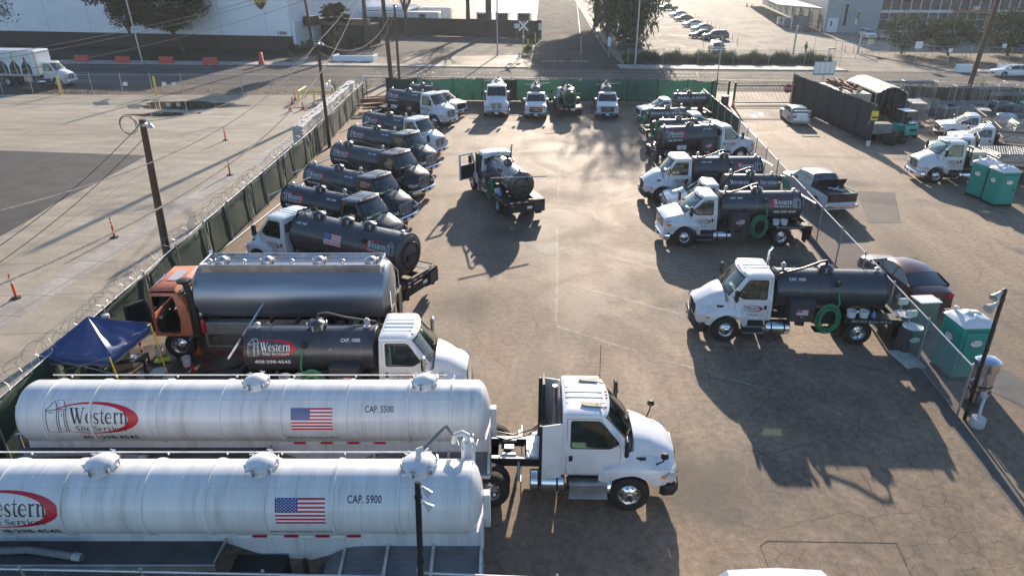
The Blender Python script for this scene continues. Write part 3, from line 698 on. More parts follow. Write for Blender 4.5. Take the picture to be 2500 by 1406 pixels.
    part('valve',('fit',.3),lambda:fitting_mb(.3),tko,(tx[1]-.28,.05,tz+tr)); part('valve',('fit',.16),lambda:fitting_mb(.16),tko,(tx[0]+.25,0,tz+tr))
    def vh():
        mb=MB(); x=hs[0][0]; top=tz+tr
        mb.tube([(x,.05,top+.25),(x+.05,.1,top+.42),(x+.3,.2,top+.4),(x+.9,.3,top+.18),(tx[1]-.1,.42,top-.02),(tx[1]+.14,.5,top-.35),(tx[1]+.16,.55,tz-.3),(tx[1]+.1,.6,1.1)],.045,BLACKH,n=7); return mb
    part('vacuum_hose',('vh',)+k+(hs[0],),vh,t)
    for sd in(1,-1):
        lx=logo_x if logo_x is not None else tx[0]+.85
        if nlogo: part('logo',('logo',sd,lx,tr,tz,phone),lambda:decal(logo(True,flip=sd>0,w=1.5),('cyl',lx,sd,tr,tz,27),'logo'),tko)
        if phone and nlogo: part('lettering',('phone',sd,lx,tr,tz),lambda:decal(GL_text('408\u00b7298\u00b74545',0,0,.13,WHV,bold=.02,wide=1.15),('cyl',lx,sd,tr,tz,-9),'phone_number'),tko)
        if cap: 
            cx=capx if capx is not None else tx[1]-.72
            part('lettering',('cap',cap,sd,cx,tr,tz),lambda:decal(GL_text(cap,0,0,.12,WHV,bold=.02,wide=.85),('cyl',cx,sd,tr,tz,47),'capacity'),tko)
        if words: part('lettering',('words',sd,words,tx,tr,tz),lambda:decal(serif(words,0,-.07,.2,WHV),('cyl',(tx[0]+tx[1])/2-.1,sd,tr,tz,27),'words'),tko)
        if plate and big: part('lettering',('addr',sd,k),lambda:decal(GL_text('1860 S 7th St. San Jose, CA 95112',0,0,.085,GRYV,bold=.02,wide=.9),('side',(xr+.5)/2+.02,sd,1.206,1.045,0),'address'),deck)
        if bigflag: part('flag',('bflag',sd,tr,tz),lambda:decal(flagd(.95),('cyl',(tx[0]+tx[1])/2+.5,sd,tr,tz,18),'flag'),tko)
        wheel_part(t,0,sd*(.84 if big else .76),wr,.25 if big else .2,ALU,'disc',sd,dual=True)
        if box:
            bx=(1.75,2.65) if big else (1.35,1.95); z0=.95 if big else .75; z1=z0+.82 if big else z0+.5
            def cb():
                mb=MB(); mb.box(bx[0],bx[1],sd*.62,sd*1.2,z0,z1,BOXG,.015); mb.box(bx[0]+.04,bx[1]-.04,sd*1.2,sd*1.212,z0+.04,z1-.1,BOXG,.01); mb.box((bx[0]+bx[1])/2-.05,(bx[0]+bx[1])/2+.05,sd*1.21,sd*1.23,z0+.2,z0+.24,ALUD,.005); return mb
            bo=part('cabinet',('cb',big,sd),cb,t)
            part('flag',('cflag',big,sd),lambda:decal(flagd(.42 if big else .3),('side',(bx[0]+bx[1])/2,sd,1.214,z0+(.4 if big else .22),0),'flag'),bo)
        if hose and sd==(1 if hose is True else hose):
            def hsx():
                mb=MB(); c=((hx,sd*(1.02),1.05) if big else (.95,sd*.9,.9)); coil(mb,c,.36 if big else .27,.034,6.2,GREENH,pitch=sd*.03,squash=1.4,jit=.05)
                mb.tube([(c[0]-.2,c[1],c[2]+.3),(c[0]-.38,c[1]*.93,c[2]+.55),(c[0]-.34,sd*(tr*.82),tz+tr*.5)],.034,GREENH,n=7)
                mb.box(c[0]-.4,c[0]+.42,sd*.72,sd*.8,c[2]-.35,c[2]+.3,CHAS,.01); mb.box(c[0]-.42,c[0]+.42,sd*.72,sd*1.2,c[2]-.52 ,c[2]-.48,CHAS,.01)
                return mb
            part('hose_coil',('hose',big,sd,tr,tz,hx),hsx,t)
            part('hose_fitting',('hf',),lambda:fitting_mb(.2,CHAS),tko,(hx-.3 if big else .6,sd*(tr*.8),tz+tr*.55),rot=(R(-50*sd),0,0))
    if big and not rearcoil:
        def rr():
            mb=MB(); x=tx[0]-.1; coil(mb,(x,0,tz-.05),tr*.62,.028,2.1,REDH if hose!=True else BLACKH,axis='x',pitch=-.02,squash=1.0); mb.box(x-.1,x-.02,-.3,.3,tz-.25,tz+.0,BLKV,.01); mb.lathe([(.06,-.1),(.09,-.1),(.09,0)],CHAS,o=(x,0,tz-tr*.7),axis='x',n=10); return mb
        part('rear_fittings',('rr',)+k+(hose,),rr,t)
    if pole:
        def pl():
            mb=MB(); x=tx[0]-.18; mb.tube([(x,-1.5*pole+.2,tz+tr-.3),(x,1.5*pole+.2,tz+tr-.1)],.035,ALUD,n=7); mb.tube([(x,-.3,tz+tr-.5),(x,-.3,tz+tr-.15)],.04,CHAS,n=6); return mb
        part('boom_pole',('pole',tx,tz,tr,pole),pl,t)
    if rearcoil:
        def rc():
            mb=MB(); coil(mb,(tx[0]-.3,0,tz-.1),.56,.04,5.3,GREENH,axis='x',pitch=-.035,squash=1.0); mb.box(tx[0]-.2,tx[0]-.12,-.3,.3,tz-.3,tz+.2,CHAS,.01); return mb
        part('hose_coil',('rcoil',tx,tz),rc,t)
    if stack:
        def ex():
            mb=MB(); x=S['xb']-.12; mb.tube([(x,-.82,1.0),(x,-.82,1.3)],.06,CHAS,n=10); mb.tube([(x,-.82,1.3),(x,-.82,2.3)],.1,ALU,n=12); mb.tube([(x,-.82,2.3),(x,-.82,2.95),(x-.12,-.82,3.1)],.06,CHROME,n=10); return mb
        part('exhaust_stack',('exh',kind),ex,t)
    if plate:
        def rp():
            mb=MB(); mb.box(xr-.31,xr-.3,-.45,-.15,.62,.77,WHV,.005); return mb
        part('licence_plate',('rlp',)+k,rp,deck)
    return t
# ---------------- cars ----------------
def car_profile(kind):
    if kind=='sedan': return dict(L=4.65,W=.9,zf=.3,hood=.92,belt=.98,roof=1.43,trunk=1.02,xw=(1.3,-1.35),pts=[(2.3,.62),(2.2,.78),(1.9,.88),(1.15,.97),(.2,1.0),(-1.4,1.02),(-1.95,1.03),(-2.25,.95),(-2.33,.6)],gh=[(1.1,.96),(.35,1.36),(-.1,1.43),(-.7,1.42),(-1.15,1.32),(-1.8,1.03)],wr=.33)
    if kind=='suv': return dict(L=4.8,W=.95,zf=.35,xw=(1.4,-1.4),pts=[(2.35,.7),(2.25,.95),(2.0,1.05),(1.2,1.12),(.2,1.14),(-1.9,1.15),(-2.3,1.12),(-2.35,.65)],gh=[(1.15,1.1),(.5,1.6),(0,1.7),(-1.7,1.68),(-2.2,1.16)],wr=.37)
    if kind=='pickup': return dict(L=5.6,W=.99,zf=.42,xw=(1.75,-1.75),pts=[(2.8,.75),(2.72,1.05),(2.5,1.15),(1.4,1.22),(.2,1.24),(-.9,1.24),(-2.6,1.2),(-2.8,1.18),(-2.82,.6)],gh=[(1.35,1.2),(.65,1.78),(.2,1.85),(-.65,1.83),(-.95,1.24)],wr=.4)
def car_body(kind,m):
    C=car_profile(kind); mb=MB(); W=C['W']; xs=sorted(set([p[0] for p in C['pts']]+[C['xw'][i]+d*(C['wr']+.06) for i in(0,1) for d in(-1,-.92,-.7,-.38,0,.38,.7,.92,1)]))
    P=sorted(C['pts'])
    def zt(x):
        for (a,b),(c,d) in zip(P,P[1:]):
            if x<=c: return b+(d-b)*(x-a)/(c-a)
        return P[-1][1]
    x0,x1=P[0][0],P[-1][0]; rings=[]
    for x in xs:
        e=min((x-x0),(x1-x)); wf=W*(1-.16*max(0,1-e/.5)**2); z=zt(x); zb=C['zf']-.06
        for xw in C['xw']:
            d=abs(x-xw); q=C['wr']+.06
            if d<q: zb=max(zb,C['wr']+math.sqrt(q*q-d*d)*.95)
        h=[(0,z),(wf*.55,z-.012),(wf*.82,z-.05),(wf*.95,z-.13),(wf,max(z-.32,zb+.05)),(wf*.985,zb+.02),(wf*.95,zb)]
        rings.append([Vector((x,-y,q)) for y,q in h[::-1]]+[Vector((x,y,q)) for y,q in h[1:]])
    mb.loft(rings,m); return mb
def car_glass(kind,m):
    C=car_profile(kind); gh=C['gh']; mb=MB(); W=C['W']; zb=min(gh[0][1],gh[-1][1])-.02; zr=max(z for _,z in gh)
    def wy(z): return W*(.93-.24*(z-zb)/(zr-zb))
    # glasshouse shell: glass below, painted roof above
    rings=[]
    for x,z in gh:
        y=wy(z); rings.append([Vector((x,-wy(zb),zb)),Vector((x,-y-.0,z-.06 if z>zb+.1 else z-.005)),Vector((x,-y+.12,z)),Vector((x,0,z+.015)),Vector((x,y-.12,z)),Vector((x,y,z-.06 if z>zb+.1 else z-.005)),Vector((x,wy(zb),zb))])
    mb.loft(rings,GLASSD if kind!='x' else GLASS)
    return mb
def car_roof(kind,m):
    C=car_profile(kind); gh=C['gh']; mb=MB(); W=C['W']; zb=min(gh[0][1],gh[-1][1])-.02; zr=max(z for _,z in gh)
    def wy(z): return W*(.93-.24*(z-zb)/(zr-zb))
    top=[g for g in gh if g[1]>zr-.13]; xs0,xs1=top[0][0],top[-1][0]
    rings=[[Vector((x,-wy(z)-.004,z-.05)),Vector((x,-wy(z)+.11,z+.012)),Vector((x,0,z+.03)),Vector((x,wy(z)-.11,z+.012)),Vector((x,wy(z)+.004,z-.05)),Vector((x,0,z-.06))] for x,z in top]
    mb.loft(rings,m)
    for sd in(1,-1):  # pillars
        for (a,b) in ((gh[0],top[0]),(gh[-1],top[-1])):
            mb.tube([(a[0],sd*wy(zb),a[1]-.01),(b[0],sd*(wy(b[1])+.0),b[1]-.04)],.035,m,n=5)
        xm=(top[0][0]+top[-1][0])/2-.1; mb.tube([(xm,sd*(wy(zb)+.005),zb),(xm,sd*(wy(zr)+.005),zr-.06)],.03,m,n=5)
        mb.tube([(gh[0][0],sd*(wy(zb)+.004),zb+.01),(gh[-1][0],sd*(wy(zb)+.004),zb+.01)],.02,m,n=5)
    return mb
def car(name,label,cat,loc,deg,m,kind='sedan',rims=ALU,group=None,simple=False):
    t=thing(name,label,cat,(loc[0],loc[1],0),R(deg),group); C=car_profile(kind)
    b=part('body',('cb',kind,m.name),lambda:car_body(kind,m),t)
    part('windows',('cg',kind),lambda:car_glass(kind,m),t)
    part('roof',('cr',kind,m.name),lambda:car_roof(kind,m),t)
    for x in C['xw']:
        for sd in(1,-1): wheel_part(t,x,sd*(C['W']-.12),C['wr'],.21,rims,'five',sd)
    xs=sorted(C['pts']); z=xs[1][1]-.14; zf=xs[-2][1]-.12
    for sd in(1,-1):
        def tl():
            mb=MB(); mb.box(xs[0][0]-.012,xs[0][0]+.12,sd*C['W']*.52,sd*C['W']*.845,z-.1,z+.05,REDL,.03); return mb
        def hl():
            mb=MB(); mb.box(xs[-1][0]-.35,xs[-1][0]-.015,sd*C['W']*.5,sd*C['W']*.83,zf-.1,zf+.02,LENS,.03); return mb
        part('tail_light',('ctl',kind,sd),tl,b); part('headlight',('chl',kind,sd),hl,b)
        def mr():
            mb=MB(); x=C['gh'][0][0]-.25; mb.box(x-.06,x+.06,sd*(C['W']-.02),sd*(C['W']+.17),C['gh'][0][1]+.02,C['gh'][0][1]+.16,m if kind!='pickup' else RUB,.03); return mb
        part('mirror',('cmr',kind,sd,m.name),mr,b)
    def lp():
        mb=MB(); mb.box(xs[0][0]-.025,xs[0][0]+.02,-.16,.16,z-.24,z-.1,WHV,.005); mb.box(xs[-1][0]-.02,xs[-1][0]+.015,-.45,.45,zf-.3,zf-.14,GRILL,.02); mb.box(xs[0][0]-.03,xs[0][0]+.08,-C['W']*.8,C['W']*.8,C['zf']+.0,C['zf']+.12,m,.03); return mb
    part('trim',('clp',kind,m.name),lp,b)
    return t
# ---------------- ground, streets, lots ----------------
def ground_mat(name,c1,c2,stain,crack=0,streak=(1,1,1),rough=.82,areas=(),joint=None,fine=.18,spec=.22,stains=(.55,.68),dark=()):
    m=bpy.data.materials.new(name); m.use_nodes=True; nt=m.node_tree; p=nt.nodes['Principled BSDF']; L=nt.links.new; N=lambda t,**k: node(nt,t,**k)
    tc=N('ShaderNodeTexCoord'); mp=N('ShaderNodeMapping'); mp.inputs['Scale'].default_value=streak; mp.inputs['Rotation'].default_value=(0,0,R(28)); L(tc.outputs['Object'],mp.inputs[0])
    def noi(s,d=6,r=.55,src=None,dist=0):
        n=N('ShaderNodeTexNoise'); n.inputs['Scale'].default_value=s; n.inputs['Detail'].default_value=d; n.inputs['Roughness'].default_value=r; n.inputs['Distortion'].default_value=dist; L((src or tc.outputs['Object']),n.inputs[0]); return n
    def ramp(src,a,b,c0=(0,0,0,1),c1_=(1,1,1,1)):
        r=N('ShaderNodeValToRGB'); e=r.color_ramp.elements; e[0].position=a; e[1].position=b; e[0].color=c0; e[1].color=c1_; L(src,r.inputs[0]); return r
    def mix(f,a,b,bt='MIX'):
        x=N('ShaderNodeMix',data_type='RGBA',blend_type=bt)
        for i,v in ((0,f),(6,a),(7,b)):
            if isinstance(v,(int,float)): x.inputs[i].default_value=v
            elif isinstance(v,tuple): x.inputs[i].default_value=(*v[:3],1)
            else: L(v,x.inputs[i])
        return x.outputs[2]
    big=noi(.09,7,.62,mp.outputs[0],.4); a=ramp(big.outputs[0],.36,.64,(*c1,1),(*c2,1)).outputs[0]
    mid=noi(.8,6,.6,mp.outputs[0]); a=mix(ramp(mid.outputs[0],.3,.7).outputs[0],mix(1.0,a,(.76,.755,.75),'MULTIPLY'),mix(1.0,a,(1.17,1.15,1.12),'MULTIPLY'))
    st=noi(.22,5,.7,None,.8); a=mix(ramp(st.outputs[0],stains[0],stains[1]).outputs[0],a,stain)
    sp=noi(3.3,4,.7); a=mix(ramp(sp.outputs[0],.68,.76).outputs[0],a,tuple(x*.75 for x in stain))
    mo=noi(4.5,9,.75); a=mix(1.0 if crack else .4,a,ramp(mo.outputs[0],.36,.66,(.66,.65,.64,1),(1.25,1.23,1.2,1)).outputs[0],'MULTIPLY')
    fi=noi(38,3,.7); a=mix(fine,a,ramp(fi.outputs[0],.3,.7,(.02,.02,.02,1),(.6,.58,.54,1)).outputs[0],'OVERLAY')
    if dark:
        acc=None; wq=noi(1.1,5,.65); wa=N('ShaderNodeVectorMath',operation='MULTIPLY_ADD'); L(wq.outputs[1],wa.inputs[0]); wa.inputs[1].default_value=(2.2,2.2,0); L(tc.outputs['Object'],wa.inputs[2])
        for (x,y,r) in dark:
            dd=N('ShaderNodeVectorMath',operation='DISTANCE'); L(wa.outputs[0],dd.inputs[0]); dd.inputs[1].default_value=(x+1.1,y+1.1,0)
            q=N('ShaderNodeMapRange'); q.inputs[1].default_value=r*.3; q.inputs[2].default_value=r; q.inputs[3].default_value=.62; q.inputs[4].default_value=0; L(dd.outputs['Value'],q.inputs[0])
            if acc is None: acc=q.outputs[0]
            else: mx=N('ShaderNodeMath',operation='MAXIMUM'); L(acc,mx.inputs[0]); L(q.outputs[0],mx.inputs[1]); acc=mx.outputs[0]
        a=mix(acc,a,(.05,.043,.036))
    h=None
    if crack:
        dn=noi(1.4,4,.6); add=N('ShaderNodeVectorMath',operation='MULTIPLY_ADD'); L(dn.outputs[1],add.inputs[0]); add.inputs[1].default_value=(.38,.38,0); L(tc.outputs['Object'],add.inputs[2])
        def vor(s,wd):
            v=N('ShaderNodeTexVoronoi',feature='DISTANCE_TO_EDGE',voronoi_dimensions='2D'); v.inputs['Scale'].default_value=s; L(add.outputs[0],v.inputs['Vector'])
            q=N('ShaderNodeMapRange'); q.inputs[1].default_value=0; q.inputs[2].default_value=wd; q.inputs[3].default_value=1; q.inputs[4].default_value=0; L(v.outputs['Distance'],q.inputs[0]); return q.outputs[0]
        fineC=vor(2.6,.035); wide=vor(.42,.008)
        acc=None
        for (x,y,r) in areas:
            d=N('ShaderNodeVectorMath',operation='DISTANCE'); L(tc.outputs['Object'],d.inputs[0]); d.inputs[1].default_value=(x,y,0)
            q=N('ShaderNodeMapRange'); q.inputs[1].default_value=r*.35; q.inputs[2].default_value=r; q.inputs[3].default_value=1; q.inputs[4].default_value=0; L(d.outputs['Value'],q.inputs[0])
            if acc is None: acc=q.outputs[0]
            else:
                mx=N('ShaderNodeMath',operation='MAXIMUM'); L(acc,mx.inputs[0]); L(q.outputs[0],mx.inputs[1]); acc=mx.outputs[0]
        nm=noi(.5,4,.6); mm=N('ShaderNodeMath',operation='MULTIPLY'); L(ramp(nm.outputs[0],.38,.58).outputs[0],mm.inputs[0]); mm.inputs[1].default_value=1
        m2=N('ShaderNodeMath',operation='MULTIPLY'); L(acc,m2.inputs[0]); L(mm.outputs[0],m2.inputs[1])
        m3=N('ShaderNodeMath',operation='MULTIPLY'); L(m2.outputs[0],m3.inputs[0]); L(fineC,m3.inputs[1])
        wn=noi(.16,3,.5); m4=N('ShaderNodeMath',operation='MULTIPLY'); L(ramp(wn.outputs[0],.5,.56).outputs[0],m4.inputs[0]); L(wide,m4.inputs[1])
        mx=N('ShaderNodeMath',operation='MAXIMUM'); L(m3.outputs[0],mx.inputs[0]); L(m4.outputs[0],mx.inputs[1])
        a=mix(m2.outputs[0],a,mix(.42,a,(.07,.062,.052))); a=mix(mx.outputs[0],a,(.028,.025,.022)); h=mx.outputs[0]
    if joint:
        sx=N('ShaderNodeSeparateXYZ'); mj=N('ShaderNodeMapping'); mj.inputs['Rotation'].default_value=(0,0,R(joint[2])); L(tc.outputs['Object'],mj.inputs[0]); L(mj.outputs[0],sx.inputs[0]); acc=None
        for ax,per in ((0,joint[0]),(1,joint[1])):
            d=N('ShaderNodeMath',operation='PINGPONG'); L(sx.outputs[ax],d.inputs[0]); d.inputs[1].default_value=per/2
            c=N('ShaderNodeMath',operation='LESS_THAN'); L(d.outputs[0],c.inputs[0]); c.inputs[1].default_value=.022
            if acc is None: acc=c.outputs[0]
            else:
                mx=N('ShaderNodeMath',operation='MAXIMUM'); L(acc,mx.inputs[0]); L(c.outputs[0],mx.inputs[1]); acc=mx.outputs[0]
        a=mix(acc,a,tuple(x*.45 for x in c1))
    L(a,p.inputs['Base Color']); p.inputs['Specular IOR Level'].default_value=spec
    rr=ramp(st.outputs[0],.4,.75,(rough,)*3+(1,),(rough*.8,)*3+(1,)); L(rr.outputs[0],p.inputs['Roughness'])
    b=N('ShaderNodeBump'); b.inputs['Strength'].default_value=.5; b.inputs['Distance'].default_value=.02; L(fi.outputs[0],b.inputs['Height']); L(b.outputs[0],p.inputs['Normal'])
    return m
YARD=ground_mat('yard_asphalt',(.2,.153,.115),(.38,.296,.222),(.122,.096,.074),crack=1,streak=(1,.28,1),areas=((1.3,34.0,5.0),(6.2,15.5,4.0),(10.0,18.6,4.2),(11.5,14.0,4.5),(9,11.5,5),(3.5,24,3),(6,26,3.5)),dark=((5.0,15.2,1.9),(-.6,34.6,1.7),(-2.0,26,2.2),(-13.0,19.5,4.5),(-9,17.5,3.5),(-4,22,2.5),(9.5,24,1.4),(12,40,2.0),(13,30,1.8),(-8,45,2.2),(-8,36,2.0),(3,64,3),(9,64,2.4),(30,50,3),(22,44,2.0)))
CONCL=ground_mat('lot_concrete',(.33,.29,.23),(.43,.385,.315),(.25,.22,.175),streak=(.35,1,1),joint=(7.3,3.55,-4),fine=.1)
STREET=ground_mat('street_asphalt',(.12,.112,.102),(.16,.148,.134),(.09,.083,.076),streak=(.12,1,1),fine=.12,spec=.04,rough=.95)
DARKA=ground_mat('dark_asphalt_patch',(.085,.08,.076),(.1,.095,.09),(.07,.066,.062),fine=.2)
LOT=ground_mat('pale_lot',(.25,.228,.195),(.31,.285,.245),(.19,.175,.15),streak=(1,.4,1),fine=.1,spec=.06,rough=.95)
DIRT=ground_mat('roadside_dirt',(.13,.09,.062),(.2,.15,.11),(.06,.055,.035),fine=.35)
LAWN=ground_mat('dark_verge',(.035,.035,.02),(.06,.055,.03),(.025,.03,.012),fine=.4)
WALK=ground_mat('pavement_concrete',(.36,.34,.31),(.42,.4,.37),(.28,.26,.23),joint=(1.8,1.8,-4),fine=.1)
def sheet(name,pts,m,z,kind='structure',label=None):
    mb=MB(); mb.poly([(p[0],p[1],z) for p in pts],m); o=mb.build(name,sharp=0); return tag(o,label,None,None,kind)
sheet('ground',[(-700,-60),(900,-60),(900,1100),(-700,1100)],YARD,0)
def ky(x): return 97.5-.07*x      # far kerb line
def ny(x): return 80.6-.07*x      # near road edge
sheet('concrete_lot',[(-90,-10),(-14.45,-10),(-14.45,48),(-15.2,76.4),(-90,77.6)],CONCL,.004)
pt=[G(0,368),G(60,370),G(360,380),G(240,445),G(130,500),G(60,545),G(0,578)]
sheet('dark_patch',[(p.x,p.y) for p in pt]+[(-60,30),(-60,52)],DARKA,.008)
sheet('roadside_verge',[(-120,77.6),(-15.2,76.4),(-15.2,ny(-15)),(-120,ny(-120))],DIRT,.006)
sheet('street',[(-260,ny(-260)),(300,ny(300)),(300,ky(300)+.1),(-260,ky(-260)+.1)],STREET,.01)
SR0=(3.6,108); 
sheet('side_street',[(2.5,ky(2.5)-.2),(15.2,ky(15)-.2),(15.5,112),(23.5,282),(60,900),(40,900),(10,282),(3.6,120)],ground_mat('side_street_asphalt',(.085,.083,.08),(.115,.112,.108),(.065,.063,.06),streak=(1,.15,1),fine=.12,spec=.02,rough=1.0),.014)
sheet('car_park',[(-33,116),(-33,146),(3.2,137),(3.0,112),(1.2,111),(-24,108.5)],STREET,.013)
sheet('driveway',[(44.3,ky(44)),(56,ky(56)),(57,104),(52,118),(43.5,112)],LOT,.016)
sheet('neighbour_lot',[(16.5,106.5),(43,103.5),(56,104),(57,112),(125,112),(125,400),(42,400),(24,282),(18.5,160)],LOT,.012)
def slab(name,pts,h,m,label=None,kind='structure'):
    mb=MB(); mb.prism([(p[0],p[1],-.05) for p in pts],m,(0,0,h+.05)); return tag(mb.build(name),label,None,None,kind)
slab('pavement',[(-260,ky(-260)),(-30,ky(-30)),(-30,ky(-30)+3.0),(-260,ky(-260)+3.0)],.14,WALK)
slab('pavement',[(-30,ky(-30)),(2.2,ky(2.2)),(2.2,ky(2)+.8),(-30,ky(-30)+3.0)],.14,WALK)
slab('pavement',[(14.5,ky(14.5)),(43.9,ky(44)),(43.9,ky(44)+3.4),(14.5,ky(14)+3.6)],.14,WALK)
slab('pavement',[(56.5,ky(56.5)),(200,ky(200)),(200,ky(200)+2.4),(56.5,ky(56)+2.4)],.14,WALK)
slab('verge',[(-200,ky(-200)+3.0),(-31,ky(-31)+3.0),(-36,116.6),(-90,127),(-200,148)],.12,LAWN)
slab('planting_strip',[(-26,101.8),(2.0,98.6),(2.8,111),(1.2,110.8),(-24,108)],.11,DIRT)
slab('planting_bed',[(15.5,ky(15)+3.6),(43.9,ky(44)+3.4),(44.2,104.0),(16.4,107.2)],.1,LAWN)
slab('planting_bed',[(56.7,ky(56.7)+2.4),(160,ky(160)+2.4),(160,104),(54,112.5)],.12,DIRT)
WORN=bpy.data.materials.new('worn_road_paint'); WORN.use_nodes=True
def _worn():
    nt=WORN.node_tree; p=nt.nodes['Principled BSDF']; p.inputs['Base Color'].default_value=(.55,.53,.5,1); p.inputs['Roughness'].default_value=.7
    tc=node(nt,'ShaderNodeTexCoord'); n=node(nt,'ShaderNodeTexNoise'); n.inputs['Scale'].default_value=5; n.inputs['Detail'].default_value=6; nt.links.new(tc.outputs['Object'],n.inputs[0])
    r=node(nt,'ShaderNodeMapRange'); r.inputs[1].default_value=.38; r.inputs[2].default_value=.6; r.inputs[3].default_value=.12; r.inputs[4].default_value=.95; nt.links.new(n.outputs[0],r.inputs[0]); nt.links.new(r.outputs[0],p.inputs['Alpha'])
_worn()
FADE=WORN.copy(); FADE.name='faded_yard_paint'
for n_ in FADE.node_tree.nodes:
    if n_.type=='MAP_RANGE': n_.inputs[3].default_value=.0; n_.inputs[4].default_value=.32
def lines(name,segs,wd,m,z):
    mb=MB()
    for a,b in segs:
        a=Vector(a[:2]);b=Vector(b[:2]); d=(b-a).normalized(); n=Vector((-d.y,d.x))*wd/2
        mb.poly([(q.x,q.y,z) for q in (a-n,b-n,b+n,a+n)],m)
    return tag(mb.build(name,sharp=0),None,None,None,'structure')
lines('yard_markings',[(G(1360,690),G(1357,796)),(G(1357,796),G(1560,860)),(G(1600,875),G(1700,900)),(G(1710,902),G(1864,948)),(G(1375,690),G(1690,775)),(G(1360,555),G(1360,690)),(G(1500,630),G(1700,680)),(G(1370,370),G(1362,480)),(G(1380,373),G(1450,388)),(G(1480,395),G(1560,408))],.12,FADE,.006)
lines('street_markings',[((x,ny(x)+f),(x+L_,ny(x+L_)+f)) for f,x0,st,L_ in ((2.6,-120,240,240),(5.4,-120,10,3.5),(8.2,-120,240,240),(8.6,-120,240,240),(11.4,-120,10,3.5),(14.4,-120,240,240)) for x in range(x0,120,st)],.13,WORN,.016)
lines('side_street_markings',[((10.6,112),(13.2,141)),((13.4,145),(22.5,260)),((14.6,109),(22.6,262)),((8.8,141),(14,141)),((4.4,133),(10,132.6))]+[((14.7+k*.06,110+k*1.0),(15.6+k*.07,110.7+k*1.0)) for k in range(26)],.15,WORN,.02)
lines('car_park_markings',[(( -27+k*3.0,139.6-k*.45),(-28.2+k*3.0,135.6-k*.45)) for k in range(10)]+[((-21+k*3.0,115.6-k*.12),(-22+k*3.0,112-k*.12)) for k in range(8)]+[((-1.5,118),(.8,117.6))],.12,WORN,.019)
def keepclear():
    mb=MB(); vs,fs=textpolys('KEEP CLEAR',.02)
    o=bpy.data.objects.new('road_lettering',decal([([(-(vs[i][0])*1.25,-vs[i][1]*1.9) for i in f],WORN,1) for f in fs],('top',7.6,104.6,.02))); link(o); tag(o,kind='structure')
keepclear()
CRK=mat('crack_filler',(.03,.027,.024),.8,0,.2,8)
lines('pavement_cracks',[(G(1875,1320),G(2190,1325)),(G(1856,1332),G(1884,1406)),(G(1856,1332),G(1875,1319)),(G(2190,1325),G(2215,1380)),(G(0,0) if 0 else G(2185,1325),G(2225,1406))],.02,CRK,.005)
sheet('pale_stripe',[(-21.6,18),(-21.05,26),(-20.3,36.5),(-18.5,54.6),(-17.3,68),(-16.2,68),(-17.3,54.6),(-19.0,36.5),(-19.8,26),(-20.3,18)],ground_mat('pale_stripe',(.35,.325,.295),(.43,.4,.37),(.28,.255,.23),fine=.1,joint=(1.9,1.9,6)),.007)
# puddle on the left lot
WATER=mat('puddle_water',(.1,.075,.05),.05,0,.3,1.5,spec=.9)
def blob(cx,cy,rx,ry,seed,n=40):
    rn=random.Random(seed); ph=[rn.random()*6 for _ in range(5)]
    return [(cx+rx*math.cos(a)*(1+.18*math.sin(3*a+ph[0])+.12*math.sin(5*a+ph[1])+.08*math.sin(9*a+ph[2])),cy+ry*math.sin(a)*(1+.2*math.sin(2*a+ph[3])+.12*math.sin(7*a+ph[4]))) for a in [2*math.pi*k/n for k in range(n)]]
p=G(455,258); sheet('puddle',blob(p.x,p.y,5.2,2.1,3),WATER,.012)
p=G(392,280); sheet('puddle',blob(p.x,p.y,2.5,.9,5),WATER,.013)
p=G(480,277); sheet('puddle',blob(p.x,p.y,.5,.35,6),WATER,.013)
p=G(1342,606); sheet('worn_spot',[(p.x+x*1,p.y+y) for x,y in blob(0,0,.95,.75,31)] if 0 else blob(p.x,p.y,.95,.8,31),ground_mat('worn_tan_asphalt',(.3,.26,.2),(.36,.31,.25),(.2,.17,.14),crack=1,areas=((p.x,p.y,3),)),.005)
DAMP=mat('damp_oil_stain',(.085,.07,.055),.45,0,.3,2)
for k,(q,rx,ry) in enumerate(((G(2470,950),.7,1.2),(G(430,900),3.2,1.6))): sheet('oil_stain',blob(q.x,q.y,rx,ry,20+k),DAMP,.007)
sheet('asphalt_repair',[(p.x,p.y) for p in (G(2090,467),G(2185,470),G(2200,545),G(2120,545))],DARKA,.007)
for a,b,c_,d in (((225,250),(262,248),(268,257),(232,258)),((312,258),(345,256),(340,266),(312,266)),((1850,275),(1862,275),(1865,285),(1855,285)),((1832,281),(1844,281),(1848,288),(1836,288))):
    sheet('steel_cover',[(G(*q).x,G(*q).y) for q in (a,b,c_,d)],mat('steel_plate',(.06,.055,.055),.5,.3,.2,5),.014)
# ---------------- fences ----------------
SCR_D=mat('dark_windscreen',(.03,.034,.036),.8,0,.22,1.5,bump=.15,bs=12)
WIRE=mat('fence_wire',(.3,.31,.32),.45,.8,.2,5)
def cloth(name,col,tr=.5):
    m=mat(name,col,.8,0,.14,1.5,bump=.1); nt=m.node_tree; p=nt.nodes['Principled BSDF']; o=nt.nodes['Material Output']; src=p.inputs['Base Color'].links[0].from_socket
    t=node(nt,'ShaderNodeBsdfTranslucent'); nt.links.new(src,t.inputs[0]); mx=node(nt,'ShaderNodeMixShader'); mx.inputs[0].default_value=tr; nt.links.new(p.outputs[0],mx.inputs[1]); nt.links.new(t.outputs[0],mx.inputs[2]); nt.links.new(mx.outputs[0],o.inputs[0]); return m
SCR_K=cloth('backlit_green_screen',(.11,.25,.19),.5); SCR_G=cloth('backlit_dark_screen',(.035,.07,.05),.3); SCR_G2=cloth('paler_dark_screen',(.05,.085,.065),.35); SCR_O=cloth('faded_olive_screen',(.11,.12,.09),.35)
